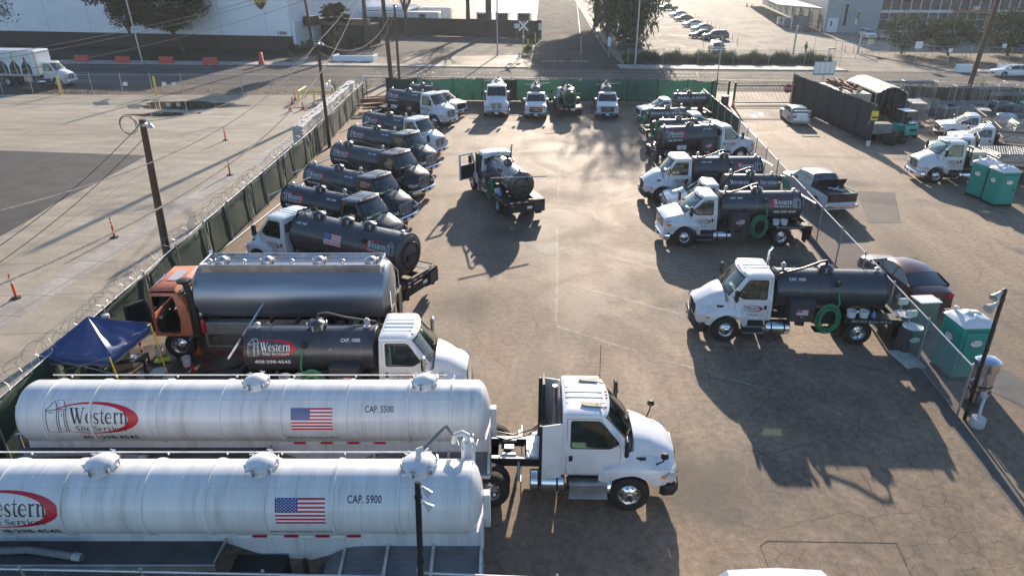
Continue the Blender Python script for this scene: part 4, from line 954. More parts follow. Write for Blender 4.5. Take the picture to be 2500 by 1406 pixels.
def fence(name,label,pts,h,post_sp=3.0,screens=None,mesh=True,pitch=.09,razor=False,barb=False,cat='fence',postm=None,wr=.003,rails=True,wave=.06):
    t=thing(name,label,cat,(pts[0][0],pts[0][1],0)); o=Vector((pts[0][0],pts[0][1],0)); rn=random.Random(len(pts)*31+int(h*10)); postm=postm or GALV
    P=[Vector((p[0],p[1],0))-o for p in pts]; segs=[(a,b,(b-a).length) for a,b in zip(P,P[1:])]
    def at(s):
        for a,b,l in segs:
            if s<=l+1e-6: return a+(b-a)*(s/l),(b-a)/l
            s-=l
        return P[-1],(P[-1]-P[-2]).normalized()
    T=sum(s[2] for s in segs); n=max(1,round(T/post_sp))
    for k in range(n+1):
        q,d=at(T*k/n); lean=(rn.random()-.5)*.06
        mb=MB(); mb.tube([(0,0,0),(lean,lean*.5,h+.04)],.033,postm,n=7); mb.lathe([(.04,h+.03),(.03,h+.08),(.005,h+.1)],postm,o=(lean,lean*.5,0),n=7)
        if barb: mb.tube([(lean,0,h),(lean-d.y*.25,d.x*.25,h+.3)],.015,postm,n=5)
        mb.build('post',t,q)
    if rails:
        mb=MB()
        for z in (h-.02,.12): mb.tube([at(T*k/n)[0]+Vector((0,0,z)) for k in range(n+1)],.024 if z>1 else .008,postm,n=6)
        mb.build('rail',t)
    if mesh:
        mb=MB(); m=int(T/pitch); H=h-.1
        for k in range(-int(H/pitch),m):
            for sg in(0,1):
                s0=k*pitch; sa=max(0,s0); sb=min(T,s0+H)
                if sb-sa<.02: continue
                za,zb=sa-s0,sb-s0
                if sg: za,zb=H-za,H-zb
                a=at(sa)[0]+Vector((0,0,.06+za)); b=at(sb)[0]+Vector((0,0,.06+zb))
                d=(b-a).normalized(); u=d.cross(Vector((0,0,1))).normalized()*wr; w_=d.cross(u).normalized()*wr
                mb.add([a+u,a-u*.5+w_,a-u*.5-w_,b+u,b-u*.5+w_,b-u*.5-w_],[(0,1,4,3),(1,2,5,4),(2,0,3,5)],WIRE)
        mb.build('wire_mesh',t,sharp=0,recalc=False)
    if screens:
        for (s0,s1,m0,top0) in screens:
            k0=s0
            while k0<s1-.1:
                k1=min(k0+post_sp*2,s1); mb=MB(); ph=rn.random()*9; m=SCR_G2 if (m0 is SCR_G and rn.random()<.35) else m0; top=top0-(rn.random()*.14 if razor else 0)
                def fn(u,v):
                    q,d=at(k0+(k1-k0)*u); nrm=Vector((-d.y,d.x,0)); wv=wave*(math.sin(u*9+ph)*math.sin(v*3+ph)+.6*mnoise.noise(Vector((u*6+ph,v*4,ph))))
                    return q+nrm*(wv+.05)+Vector((0,0,.05+(top-.05)*v+(.05*math.sin(u*7+ph)*v if top<h+.1 else 0)))
                mb.grid(fn,24,8,m); 
                o2=mb.build('windscreen_panel',t); md=o2.modifiers.new('thick','SOLIDIFY'); md.thickness=.008; k0=k1
    if razor:
        mb=MB(); pts2=[]; r=.3; N=int(T/.42)*14; 
        for k in range(N+1):
            s=T*k/N; q,d=at(s); a=2*math.pi*k/14; rr=r*(1+.18*math.sin(k*.21)+.1*math.sin(k*.057)); n3=Vector((-d.y,d.x,0))
            pts2.append(q+n3*(math.cos(a)*rr)+Vector((0,0,h+.22+math.sin(a)*rr+.06*math.sin(s*1.3)))+d*.12*math.sin(a*2+s))
        mb.tube(pts2,.007,WIRE,n=4); mb.build('razor_wire',t,sharp=0)
    return t
fence('screened_fence','long fence with dark green windscreen and razor wire behind the left row of trucks',[(-14.1,7),(-14.3,30),(-14.35,50),(-14.9,71.5)],2.1,3.0,screens=[(0,43,SCR_G,2.05),(43,65,SCR_O,2.0)],mesh=False,razor=True,wave=.03)
fence('screened_fence','back yard fence with bright green windscreen behind the row of trucks facing out',[(-14.9,73.3),(-6,73.2),(6,72.6),(20.6,71.9)],2.3,3.0,screens=[(2,5.2,SCR_G,2.25),(5.2,14,SCR_K,2.25),(14,15.4,SCR_G,2.25),(15.4,35.5,SCR_K,2.22)],mesh=False,razor=True,postm=CHAS,wave=.04)
fence('screened_fence','dark green screened fence on the left side of the driveway gate',[(18.35,68.6),(17.7,54.6)],1.95,2.4,screens=[(0,14,SCR_G,1.95)],mesh=False,wave=.03)
fence('chain_link_fence','bare chain link fence with shiny top rail down the right edge of the truck yard',[(17.7,54.4),(15.9,36.5),(14.05,18.2)],1.85,3.0,pitch=.085,wr=.0035)
fence('screened_fence','tall black screened fence on the right side of the driveway gate',[(27.7,70.8),(28.1,54.4)],3.0,2.6,screens=[(0,16.4,SCR_D,3.0)],mesh=False,wave=.02,postm=CHAS)
fence('screened_fence','green screened fence along the street behind the stacked fence panels',[(29.5,70.9),(62,68.8)],2.0,3.0,screens=[(3,20,SCR_O,1.9),(20,32.5,SCR_K,1.95)],mesh=False,razor=True,wave=.04)
fence('chain_link_fence','street side chain link fence of the concrete lot on the left',[(-75,77.6),(-46,77.5),(-31,77.2),(-16,76.6)],2.0,3.2,pitch=.22,wr=.006,barb=True)
fence('chain_link_fence','low chain link fence along the hedge of the pale car park',[(16.2,101.6),(45,99.6)],2.0,5.0,pitch=.3,wr=.005)
fence('chain_link_fence','chain link fence in front of the trees and sign posts at upper right',[(53.8,112.4),(60,105.5),(75,101.8),(110,98)],2.0,5.0,pitch=.3,wr=.005)
fence('chain_link_fence','near chain link fence with a small white notice at bottom left edge',[(-12.5,10.5),(-2.6,10.25)],1.8,2.5,pitch=.08,wr=.0035)
fence('chain_link_fence','short top rail fence at the bottom edge beside the black lamp pole',[(-1.9,10.35),(.9,10.2)],1.8,2.8,pitch=.08,wr=.0035)
fence('screened_fence','dark screened fence behind the parking bays and box trailers',[(-33,147),(-14,141.5),(5.4,136)],3.2,3.6,screens=[(0,40.5,mat('brown_black_screen',(.03,.025,.022),.8,0,.15,1),3.2)],mesh=False,postm=CHAS,wave=.02)
# kerb under the right hand fence
mb=MB(); mb.loft([[Vector((x-.3,y,0)),Vector((x-.12,y,.07)),Vector((x+.1,y,.08)),Vector((x+.2,y,0))] for x,y in ((17.6,54.4),(15.75,36.5),(13.9,18.2),(12.7,7))],mat('dark_kerb',(.11,.1,.085),.9,0,.25,3,bump=.3)); tag(mb.build('kerb'),kind='structure')
# ---------------- iron gate ----------------
def iron_gate(label,x0,x1,y,h,solid_stop=False,cat='gate',name='iron_gate'):
    t=thing(name,label,cat,(x0,y,0)); Lg=x1-x0; mb=MB()
    for z in (.35,h-.3): mb.box(0,Lg,-.04,.04,z-.05,z+.05,CHAS)
    for x in (0,Lg): mb.box(x-.08,x+.08,-.08,.08,0,h,CHAS,.01)
    if Lg>3: mb.box(0,Lg,-.06,.06,.05,.16,CHAS)
    mb.build('frame',t); n=int(Lg/.13)
    k=(round(h,2),'picket')
    for i in range(1,n):
        if i<=99:
            def pk():
                m2=MB(); m2.box(-.012,.012,-.012,.012,.3,h-.02,CHAS); m2.prism([(-.012,-.012,h-.02),(.012,-.012,h-.02),(0,0,h+.08)],CHAS,(0,.024,0)); return m2
            part('picket',k,pk,t,(i*Lg/n,0,0))
    return t
gt=iron_gate('black iron picket gate across the driveway carrying the stop sign',21.9,30.4-2.6,70.2,2.3)
iron_gate('short black iron fence panel left of the driveway gate',19.9,21.6,71.2,2.3,name='iron_fence',cat='fence')
iron_gate('short black iron fence panel with a teal notice right of the driveway gate',29.2-.9,30.2-.3,71.3,2.3,name='iron_fence',cat='fence')
def stop():
    t=thing('stop_sign','red octagonal stop sign hung on the driveway gate','sign',(27.05,70.08,1.72)); mb=MB(); 
    P=[(.46*math.cos(R(22.5+45*k)),.46*math.sin(R(22.5+45*k))) for k in range(8)]
    mb.prism([(x,0,z) for x,z in P],WHV,(0,.02,0)); mb.prism([(x*.93,-.004,z*.93) for x,z in P],REDV,(0,.003,0)); mb.build('face',t)
    o=bpy.data.objects.new('lettering',decal([( [(a,b) for a,b in q],m,l) for q,m,l in GL_text('STOP',0,0,.28,WHV,bold=.02,wide=.8)],('side',0,-1,0.005,0,0))); link(o,t)
stop()
def noticeboard(label,loc,w_,h_,m,ph=None,txt=None,name='notice_sign',pm=None,rz=0):
    t=thing(name,label,'sign',(loc[0],loc[1],0),rz); z=loc[2]; mb=MB(); mb.box(-w_/2,w_/2,-.012,.012,z-h_/2,z+h_/2,m,.005); mb.build('panel',t)
    if ph is not None: mb=MB(); mb.tube([(0,.03,0),(0,.03,z+h_/2)],.03,pm or GALV,n=6); mb.build('post',t)
    return t
TEALS=mat('teal_sign',(.08,.3,.33),.5,0,.1,3)
noticeboard('teal notice on the iron fence right of the gate',(29.0,71.2,1.55),.75,.9,TEALS)
# ---------------- utility poles, lamps and cables ----------------
def wood_pole(label,base,h,r0=.17,r1=.11,arms=(),lean=(0,0),iron=True,group='wooden utility poles'):
    t=thing('utility_pole',label,'utility pole',(base[0],base[1],0),0,group); mb=MB(); mb.tube([(lean[0]*k/8,lean[1]*k/8,h*k/8) for k in range(9)],[r0+(r1-r0)*k/8 for k in range(9)],WOOD,n=12); mb.build('pole',t)
    for z,wd,ang in arms:
        mb=MB(); c,s=math.cos(ang)*wd/2,math.sin(ang)*wd/2; o=Vector((lean[0]*z/h,lean[1]*z/h,0)); mb.tube([o+Vector((-c,-s,z)),o+Vector((c,s,z))],.06,WOOD,n=4)
        for q in (-.9,-.4,.4,.9): mb.lathe([(.05,0),(.06,.06),(.03,.16)],GALV,o=(o.x+c*q,o.y+s*q,z+.05),n=8)
        mb.build('crossarm',t)
    if iron:
        mb=MB(); o=(lean[0],lean[1],h-.2); mb.box(o[0]-.16,o[0]+.16,o[1]-.12,o[1]+.12,o[2]-.1,o[2]+.05,GALV,.02); mb.tube([(o[0],o[1],o[2]+.15),(o[0]+.25,o[1]-.15,o[2]+.2),(o[0]+.38,o[1]-.2,o[2]+.05)],.03,GALV,n=6)
        mb.lathe([(.03,0),(.13,-.12),(.14,-.16)],GALV,o=(o[0]+.4,o[1]-.2,o[2]+.05),n=12); mb.build('bracket',t)
    return t
P1=(-15.9,29.7); P2=(-14.1,53.4)
wood_pole('nearest weathered wooden pole with a coil of cable at its top behind the orange truck',P1,7.0,.19,.13,lean=(.35,-.2))
mb=MB(); coil(mb,(P1[0]-.3,P1[1]-.2,6.75),.33,.012,3.2,BLACKH,pitch=.03,squash=1.1); tag(mb.build('cable_coil'),'black coil of spare cable hung at the top of the nearest wooden pole','cable')
wood_pole('slim wooden pole rising between the left row of black trucks and the concrete blocks',P2,7.8,.15,.1,lean=(-.05,0))
wood_pole('tall wooden pole beside the white hedge planter and office entrance',(-30.5,112.5),16,.2,.14,arms=((11,2.2,0),),lean=(-.9,0),iron=False)
wood_pole('thick dark wooden pole standing at the yard corner next to a thinner one',(-14.4,85.8),17,.27,.2,lean=(-.6,0),arms=((15,2.6,.2),),iron=False)
wood_pole('thinner wooden pole standing at the yard corner right of the thick one',(-13.2,84.2),8.6,.17,.12,lean=(0,0))
wood_pole('leaning wooden pole at the street edge behind the stacked fence panels at upper right',(51.4,80.5),16,.26,.18,lean=(1.0,0),arms=((14.5,2.6,.1),),iron=False)
def steel_lamp(label,base,h,arm=None,m=GALV,r=.1,head=True,lean=(0,0),name='street_lamp',cat='street lamp'):
    t=thing(name,label,cat,(base[0],base[1],0)); mb=MB(); mb.tube([(0,0,0),(lean[0],lean[1],h)],[r,r*.6],m,n=10); mb.lathe([(r*1.9,0),(r*1.9,.06),(r*1.2,.08)],m,n=12)
    if arm: mb.tube([(lean[0],lean[1],h-.3),(lean[0]+arm[0]*.5,arm[1]*.5,h+.3),(lean[0]+arm[0],arm[1],h+.35)],.05,m,n=6)
    mb.build('pole',t)
    if head:
        a=arm or (0,0); mb=MB(); mb.box(lean[0]+a[0]-.3,lean[0]+a[0]+.3,a[1]-.14,a[1]+.14,h+.28,h+.42,m,.05); mb.build('lamp_head',t)
    return t
steel_lamp('tall grey street lamp post beside the railroad crossing sign',(-2.2,110.6),12,(0,-2.4),r=.13)
steel_lamp('grey street lamp post in front of the dark tree on the left pavement',(-52.2,102.6),12,(-.5,-2.4),r=.12,lean=(-.6,0))
steel_lamp('slim grey lamp post behind the green fence left of the gate',(20.9,73.2),6.2,r=.08,head=False)
steel_lamp('street lamp post on the pavement at the edge of the willow like tree',(16.9,99.5),12,(0,-2),r=.12,m=ALUD)
def yard_lamp(label,base,h,lean=(0,0),m=BLACKP,mirror=1,k=1.0):
    t=thing('lamp_pole',label,'lamp pole',(base[0],base[1],0)); mb=MB(); mb.tube([(0,0,0),(lean[0],lean[1],h)],.06,m,n=10); mb.lathe([(.062,0),(.04,.02)],m,o=(lean[0],lean[1],h),n=10)
    for z in (h*.55,h-.35): mb.lathe([(.075,z),(.075,z+.05)],m,o=(lean[0]*z/h,lean[1]*z/h,0),n=10)
    mb.build('pole',t)
    for q,(z,dx,dy,r_) in enumerate(((h-.12,.28*mirror*k,-.15*k,.12*k),(h-.48,.3*mirror*k,-.12*k,.15*k))):
        mb=MB(); x0,y0=lean[0]*z/h,lean[1]*z/h; mb.tube([(x0,y0,z),(x0+dx*.5,y0+dy*.3,z+.05)],.025,GALV,n=6)
        c=Vector((x0+dx*.5,y0+dy*.3,z+.05)); d=Vector((dx,dy,-.12)).normalized(); mb.tube([c,c+d*.1*k,c+d*.18*k,c+d*.34*k],[.05*k,.055*k,.09*k,r_],GRYV if q else GALV,n=14); mb.build('floodlight',t)
    return t
yard_lamp('black lamp pole with two floodlights in front of the nearest white tank trailer',(-1.86,10.05),4.35,(.13,.0),k=.6)
yard_lamp('black lamp pole at the end of the chain link fence beside the steel cylinder',(14.2,18.05),4.45,(.02,.1),mirror=-1)
def cable(label,a,b,sag,r=.018,m=None,name='overhead_cable',twist=False,grp='overhead cables'):
    a=Vector(a);b=Vector(b); n=28; pts=[a+(b-a)*(k/n)-Vector((0,0,sag*4*(k/n)*(1-k/n))) for k in range(n+1)]
    mb=MB(); mid=(a+b)/2; mb.tube(pts,r,m or CABW,n=5); tag(mb.build(name),label,'cable',grp)
CABW=mat('pale_cable',(.2,.185,.18),.9,0,.3,4,spec=.1); CABK=mat('dark_cable',(.05,.05,.05),.5,0,.2,4)
top1=(P1[0]+.35,P1[1]-.2,6.9); top2=(P2[0],P2[1],7.7)
cable('pale sagging cable from the nearest wooden pole to the slim pole beside the blocks',top1,top2,1.1,.018)
cable('thick pale cable from the yard corner pole past the orange markers to the left edge',(-15,85.8,15.2),G(-60,720,6.3),5.0,.035)
cable('cable running from the slim pole down to the left edge above the dark asphalt',top2,G(-60,530,7),1.6,.022)
cable('thin dark cable from the nearest wooden pole down to the left edge',top1,G(-60,640,3.5),.3,.014,CABK)
cable('second thin dark cable from the nearest wooden pole down to the left edge',(P1[0]+.2,P1[1],6.2),G(-60,680,2.5),.3,.014,CABK)
cable('upper of the three pale wires crossing the white warehouse',(-14.5,85.8,13.8),G(-60,143,8),1.0,.02)
cable('middle of the three pale wires crossing the white warehouse',(-14.5,85.8,13.3),G(-60,155,7.4),1.0,.02)
cable('lowest of the three pale wires crossing the white warehouse',(-14.5,85.8,12.4),G(-60,190,6.5),1.2,.02)
cable('upper sagging cable between the slim pole and the yard corner pole',top2,(-13.2,84.2,8.5),2.2,.025)
cable('lower sagging cable between the slim pole and the yard corner pole',(P2[0],P2[1],7.0),(-13.2,84.2,7.8),2.6,.02)
cable('pale cable climbing from the slim pole to the top of the thick corner pole',top2,(-15,85.8,13.5),.6,.025)
for k,(z1,z2) in enumerate(((14.6,14.4),(13.2,13.4),(11.5,11.0))):
    cable(('highest','middle','lowest')[k]+' of the dark wires crossing the street above the side road',(-14.8,85.8,z1),(52.2,80.5,z2),1.2,.022,CABK)
cable('looping bright cable at the upper right in front of the glass office facade',(43,78,13.9),(52.2,80.5,15.2),1.5,.03)
cable('second looping bright cable at the upper right in front of the glass office facade',(40,78,14.6),(52.2,80.5,15.6),2.0,.025)
cable('bright cable leaving the leaning pole towards the upper right corner',(52.2,80.5,13.6),(85,76,12.2),1.0,.03)
# ---------------- white tank trailers ----------------
DECKM=mat('worn_deck_steel',(.2,.2,.2),.6,.4,.25,2); DECKD=mat('dark_deck_steel',(.085,.085,.09),.65,.3,.3,2)
def trailer(label,x0,x1,yc,zc,r,bands,hx,cap,capx,flagx,logox,addr,pump=False):
    t=thing('tank_trailer',label,'tank trailer',(x0,yc,0),0,'white tank trailers'); L=x1-x0; bx=[b-x0 for b in bands]
    mb=MB(); dished(mb,.25,L-.3,r,TRWHITE,zc,n=64,dish=.3,bands=bx); mb.tube([(.4,-r*math.cos(R(52)),zc+r*math.sin(R(52))),(L-.9,-r*math.cos(R(52)),zc+r*math.sin(R(52)))],.012,TRWHITE,n=5)
    rn=random.Random(4)
    for k in range(7): x=.8+k*L/7.5; mb.box(x-.004,x+.004,-.3,.05,zc+r*.955,zc+r*.957,TRWHITE)
    tk=mb.build('tank',t)
    for k,(h,rr) in enumerate(hx): part('hatch',('wh',rr),lambda:hatch_mb(rr,TRWHITE,ALU),tk,(h-x0,0,zc+r+.04))
    mb=MB()
    mb.loft([[Vector((x,-.52,zb)),Vector((x,.52,zb)),Vector((x,.5,zc-r*.72)),Vector((x,-.5,zc-r*.72))] for x,zb in ((.15,1.5),(L*.52,1.5),(L*.6,1.05),(L*.68,.95),(L*.74,1.2),(L+.0,1.3))],TRWHITE)
    mb.box(L-.06,L+.0,-.6,.6,1.2,1.75,TRWHITE,.01); mb.box(L-.02,L+.14,-.12,.12,1.5,zc+.1,TRWHITE,.02)
    mb.build('frame',t)
    mb=MB()   # work deck along the near side
    for sd in(-1,1):
        mb.box(.0,L*.53,sd*.42,sd*1.2,1.46,1.5,DECKD,.01); mb.box(.0,L*.53,sd*1.19,sd*1.22,1.36,1.52,ALUD,.005); mb.box(L*.53-.03,L*.53,sd*.42,sd*1.2,1.48,1.58,ALUD,.005)
    mb.build('side_deck',t)
    mb=MB()
    for sd in(-1,1):   # curved mudguard made of a ribbed sheet
        xs=L-3.6
        pr=[(xs+.9-1.1*math.cos(a),1.0+.42*math.sin(a)-.4*(1 if a<.01 else 0)) for a in [k*math.pi/2/8 for k in range(9)]]+[(L-.55,1.42)]
        pr=[(xs+1.0-1.0*math.cos(k*math.pi/16),.7+.66*math.sin(k*math.pi/16)) for k in range(9)]+[(L+.02,1.36)]
        mb.loft([[Vector((a,sd*.5,b)),Vector((a,sd*1.28,b-.14)),Vector((a,sd*1.28,b-.155)),Vector((a,sd*.5,b-.015))] for a,b in pr],DECKM)
        for q in range(5): y=sd*(.65+q*.13); mb.tube([(a,y,b-.14*(abs(y)-.5)/.78+.004) for a,b in pr],.012,DECKM,n=4)
        for q in (xs+.55,xs+1.5,xs+2.5,L-.05):
            zz=1.37 if q>xs+1 else 1.3
            mb.prism([(q-.035,sd*.5,zz+.01),(q+.035,sd*.5,zz+.01),(q+.035,sd*1.29,zz-.13),(q-.035,sd*1.29,zz-.13)],TRWHITE if 0 else ALU,(0,0,.035))
        mb.box(xs+.6,L,sd*1.28,sd*1.3,1.12,1.22,TRWHITE,.005)
    mb.build('mudguard',t)
    mb=MB()
    for k in range(34):
        x=.1+k*L/35
        if x>L-2.9: mb.box(x,x+.3,-1.308,-1.302,1.14,1.2,REDV if k%2==0 else WHV)
        elif L*.53<x: mb.box(x,x+.3,-.535,-.525,1.62,1.68,REDV if k%2==0 else WHV)
    mb.build('reflective_tape',t)
    mb=MB()
    for q in range(3): coil_p=[]
    mb.box(L*.545,L*.64,-1.12,-.55,.6,1.15,CHAS,.02); mb.build('tool_box',t)
    mb=MB(); mb.box(L*.70,L*.78,-.95,-.6,.5,.95,BOXG,.03); mb.build('battery_box',t)
    for x in (L*.67,L*.8):
        for sd in(1,-1): mb=MB(); mb.box(x,x+.09,sd*.7,sd*.8,.1,1.2,CHAS,.01); mb.box(x-.06,x+.15,sd*.62,sd*.88,.05,.1,CHAS,.01); mb.build('landing_leg',t)
    mb=MB(); mb.tube([(.3,-.95,1.58),(1.2,-.92,1.59),(2.2,-.85,1.58),(3.0,-.98,1.58),(3.35,-1.05,1.58)],.075,mat('grey_hose',(.2,.2,.2),.6,0,.2,12),n=10); mb.tube([(3.3,-1.04,1.58),(3.5,-1.07,1.58)],.09,ALUD,n=10); mb.build('suction_hose',t)
    mb=MB(); yy=r*.92; zz=zc+r-.17   # handrail along the far side of the top
    mb.tube([(.4,yy,zz),(L-1.2,yy,zz)],.016,TRWHITE,n=6)
    for b in bx: mb.tube([(b,yy,zz),(b,yy,zc+r*.7)],.02,TRWHITE,n=5)
    mb.build('hand_rail',t)
    for sd in(-1,1):
        for x in (1.6,2.9): wheel_part(t,x,sd*.86,.52,.26,ALU,'disc',sd,dual=True)
    surf=lambda x,th:('cyl',x-x0,-1,r,zc,th)
    for nm,po,x,th in (('logo',logo(False,w=2.36),logox,19),('lettering',GL_text('408\u00b7298\u00b74545',0,0,.16,BLKV,bold=.02,wide=1.2),logox+.35,-24),('lettering',GL_text(cap,0,0,.17,BLKV,bold=.01,wide=.72),capx,36),('flag',flagd(1.05),flagx,18),('lettering',GL_text('1860 S 7th St. San Jose, CA 95112',0,0,.085,BLKV,bold=.02,wide=.82),addr,-25)):
        o=bpy.data.objects.new(nm,decal(po,surf(x,th),nm)); link(o,tk)
    if pump:
        mb=MB(); h=hx[-1][0]-x0; top=zc+r
        mb.tube([(h,0,top+.25),(h,0,top+.45),(h+.12,-.02,top+.5)],.07,TRWHITE,n=10)
        mb.tube([(h+.12,0,top+.5),(h+.4,.25,top+.7),(h+.55,.5,top+.72),(h+.66,.62,top+.4)],.042,mat('grey_hose',(.2,.2,.2)),n=8)
        mb.build('crossover_hose',t)
        mb=MB(); c=(h+1.0,.78); mb.lathe([(.13,zc+.1),(.16,zc+.2),(.16,zc+.8),(.13,zc+.9),(.05,zc+.93)],TRWHITE,o=(c[0],c[1],0),n=20); mb.tube([(c[0],c[1],zc+.85),(c[0],c[1],zc+1.05),(c[0]-.12,c[1],zc+1.12),(c[0]-.28,c[1],zc+1.05),(c[0]-.32,c[1],zc+.85)],.065,TRWHITE,n=10)
        for k in range(6): a=k*math.pi/3; mb.tube([(c[0]+.2*math.cos(a),c[1]+.2*math.sin(a),zc+.78),(c[0]+.23*math.cos(a),c[1]+.23*math.sin(a),zc+.93)],.015,ALU,n=5)
        mb.build('moisture_trap',t)
    mb=MB()
    for k in range(8): a=k*math.pi/4; mb.box(.0,.12,math.cos(a)*r*.6-.04,math.cos(a)*r*.6+.04,zc+math.sin(a)*r*.6-.04,zc+math.sin(a)*r*.6+.04,TRWHITE,.01)
    mb.tube([(-.1,-.2,zc-.6),(-.35,-.2,zc-.65),(-.35,-.2,.9)],.06,GALV,n=8); mb.tube([(.0,.1,zc+.5),(-.2,.3,zc+.3),(-.2,.1,zc)],.03,BLACKH,n=6)
    mb.build('rear_door_clamps',t)
    return t
trailer('white tank trailer marked CAP. 5500 hitched to the day cab tractor',-12.75,-.55,15.25,2.31,.795,[-11.85,-10.65,-9.0,-7.4,-5.86,-4.2,-2.65,-1.55],[(-6.6,.3),(-2.25,.3)],'CAP. 5500',-3.35,-5.05,-10.6,-5.1,False)
trailer('nearest white tank trailer marked CAP. 5900 at the bottom of the picture',-12.6,-.62,12.0,2.31,.795,[-10.9,-9.5,-7.8,-6.46,-5.22,-3.79,-2.4],[(-8.85,.32),(-5.4,.32),(-2.0,.36)],'CAP. 5900',-3.1,-4.45,-10.7,-4.5,True)
# day cab tractor
def tractor():
    t=thing('road_tractor','white day cab tractor hitched to the CAP. 5500 tank trailer','tractor unit',(-.56,15.28,0),R(-1.6))
    S=build_cab(t,'tractor',WHITE,CHAS,doorlogo=False)
    mb=MB()
    for sd in(1,-1): mb.box(-.9,3.9,sd*.38,sd*.46,.82,1.08,CONC if 0 else CHAS,.01); mb.box(-.9,2.0,sd*.36,sd*.48,1.08,1.1,GALV,.004)
    for x in (-.6,.2,.9): mb.box(x,x+.14,-.38,.38,.86,1.04,CHAS)
    mb.tube([(0,-1,.53),(0,1,.53)],.1,CHAS,n=8); mb.lathe([(.05,-.3),(.24,-.14),(.24,.14),(.05,.3)],CHAS,o=(0,0,.53),axis='x',n=12); mb.tube([(3.62,-.9,.53),(3.62,.9,.53)],.08,CHAS,n=8); mb.box(2.9,4.5,-.4,.4,.85,1.3,CHAS,.05)
    mb.build('chassis',t)
    mb=MB(); mb.box(.35,.62,-.1,.1,1.06,1.12,GALV,.01); mb.box(.3,.68,-.36,-.26,1.06,1.13,GALV,.01); mb.box(.3,.68,.26,.36,1.06,1.13,GALV,.01); mb.build('crossmember',t)
    mb=MB(); mb.box(.95,1.5,-.46,.46,1.1,1.14,ALUD,.005)
    for k in range(12): mb.box(.98+k*.045,1.0+k*.045,-.42,.42,1.14,1.155,ALU,.004)
    mb.box(1.52,1.9,-.46,.46,1.1,1.14,ALUD,.005)
    for k in range(8): mb.box(1.54+k*.045,1.56+k*.045,-.42,.42,1.14,1.155,ALU,.004)
    mb.build('deck_plate',t)
    for sd in(1,-1):
        wheel_part(t,0,sd*.86,.53,.27,ALU,'disc',sd,dual=True)
        mb=MB(); mb.loft([[Vector((x,sd*y,.95)),Vector((x,sd*y,2.62)),Vector((x,sd*(y-.03),2.62)),Vector((x,sd*(y-.03),.95))] for x,y in ((1.85,1.02),(1.35,1.14))],WHITE); mb.box(1.27,1.35,sd*1.06,sd*1.15,.75,2.62,RUB,.01); mb.build('side_fairing',t)
        mb=MB(); mb.tube([(.75,sd*.5,1.0),(.75,sd*1.05,.85)],.04,GALV,n=6); mb.box(.8,.83,sd*.6,sd*1.2,.3,.95,GALV,.005); mb.build('mud_flap',t)
        mb=MB(); mb.lathe([(.28,0),(.3,.03),(.3,1.02),(.28,1.05)],ALU,o=(2.15,sd*.86,.62),axis='x',n=20); 
        for z,yo in ((.9,1.18),(.52,1.3)): mb.box(2.05,3.05,sd*.95,sd*yo,z-.03,z,ALUD,.006)
        mb.box(2.06,3.04,sd*1.18,sd*1.24,.52,.9,ALUD,.01); mb.build('fuel_tank_step',t)
    mb=MB(); mb.box(1.9,1.98,-.85,.85,1.2,2.5,BOXG,.02); mb.box(1.36,1.44,.55,1.12,1.0,2.75,RUB,.01); mb.tube([(1.7,.6,1.1),(1.7,.6,2.7)],.07,ALUD,n=10); mb.build('cab_back_guard',t)
    mb=MB(); mb.tube([(1.5,.5,1.7),(1.1,.45,1.35),(.6,.3,1.28),(.1,.2,1.45),(-.15,.1,1.7)],.02,BLACKH,n=6); mb.tube([(1.5,.3,1.8),(1.0,.25,1.3),(.4,.15,1.22),(-.15,-.1,1.6)],.02,BLACKH,n=6); mb.build('air_lines',t)
    for y in (-.55,.6): mb=MB(); mb.prism([(2.3,y,2.885),(2.45,y-.06,2.885),(2.85,y-.1,2.885),(2.8,y+.02,2.885),(2.93,y+.08,2.885),(2.6,y+.1,2.885),(2.36,y+.13,2.885)],RUB,(0,0,.015)); mb.build('roof_patch',t)
    for sd in(1,-1):
        mb=MB(); mb.tube([(4.25,sd*.95,1.35),(4.4,sd*1.12,1.6),(4.42,sd*1.16,1.72)],.022,RUB,n=6); mb.lathe([(.02,-.02),(.1,.02),(.1,.1),(.04,.14)],RUB,o=(4.42,sd*1.16,1.74),n=10); mb.build('hood_mirror',t)
    mb=MB(); mb.tube([(2.9,.75,2.85),(2.88,.75,3.9)],.008,RUB,n=4); mb.build('antenna',t)
tractor()
# ---------------- tank trucks ----------------
LG='tank trucks parked in the left row'; RG='tank trucks parked in the right row'; FG='trucks backed against the green fence'
W8=dict(kind='mv',chrome_mirror=False)
vac_truck('vacuum_truck','nearest right row tank truck with CAP. 1000 alone on its plain charcoal tank',(12.92,23.82),176.6,'mv',nlogo=False,phone=False,group=RG,stack=True,trim=CHAS)
vac_truck('vacuum_truck','square nosed white tank truck with large lettering, second nearest in the right row',(13.48,33.77),180.5,'ford650',pole=1,group=RG,words=None)
vac_truck('vacuum_truck','round nosed white tank truck with chrome mirror, third big one from the front at right',(13.73,40.6),180.5,'mv',pole=1,group=RG,trim=CHAS,chrome_mirror=True)
vac_truck('vacuum_truck','small white pickup nosed tank truck squeezed between two bigger left facing tank trucks',(13.73,37.4),178.5,'ford',tx=(-.85,2.0),tr=.58,tz=1.8,nlogo=False,cap=None,words='Western Site Services',rearcoil=True,hatches=[(.6,.22)],pole=0,group=RG,dl=False)
vac_truck('vacuum_truck','large white tank truck facing right in the right row, its lettered side towards us',(11.33,49.0),12.5,'ford650',group=RG)
vac_truck('vacuum_truck','small tank truck facing right directly behind the large lettered one, mostly hidden',(11.8,52.2),8,'ford',tx=(-.85,2.0),tr=.58,tz=1.8,nlogo=False,cap=None,words='Western Site Services',rearcoil=True,hatches=[(.6,.22)],group=RG,dl=False)
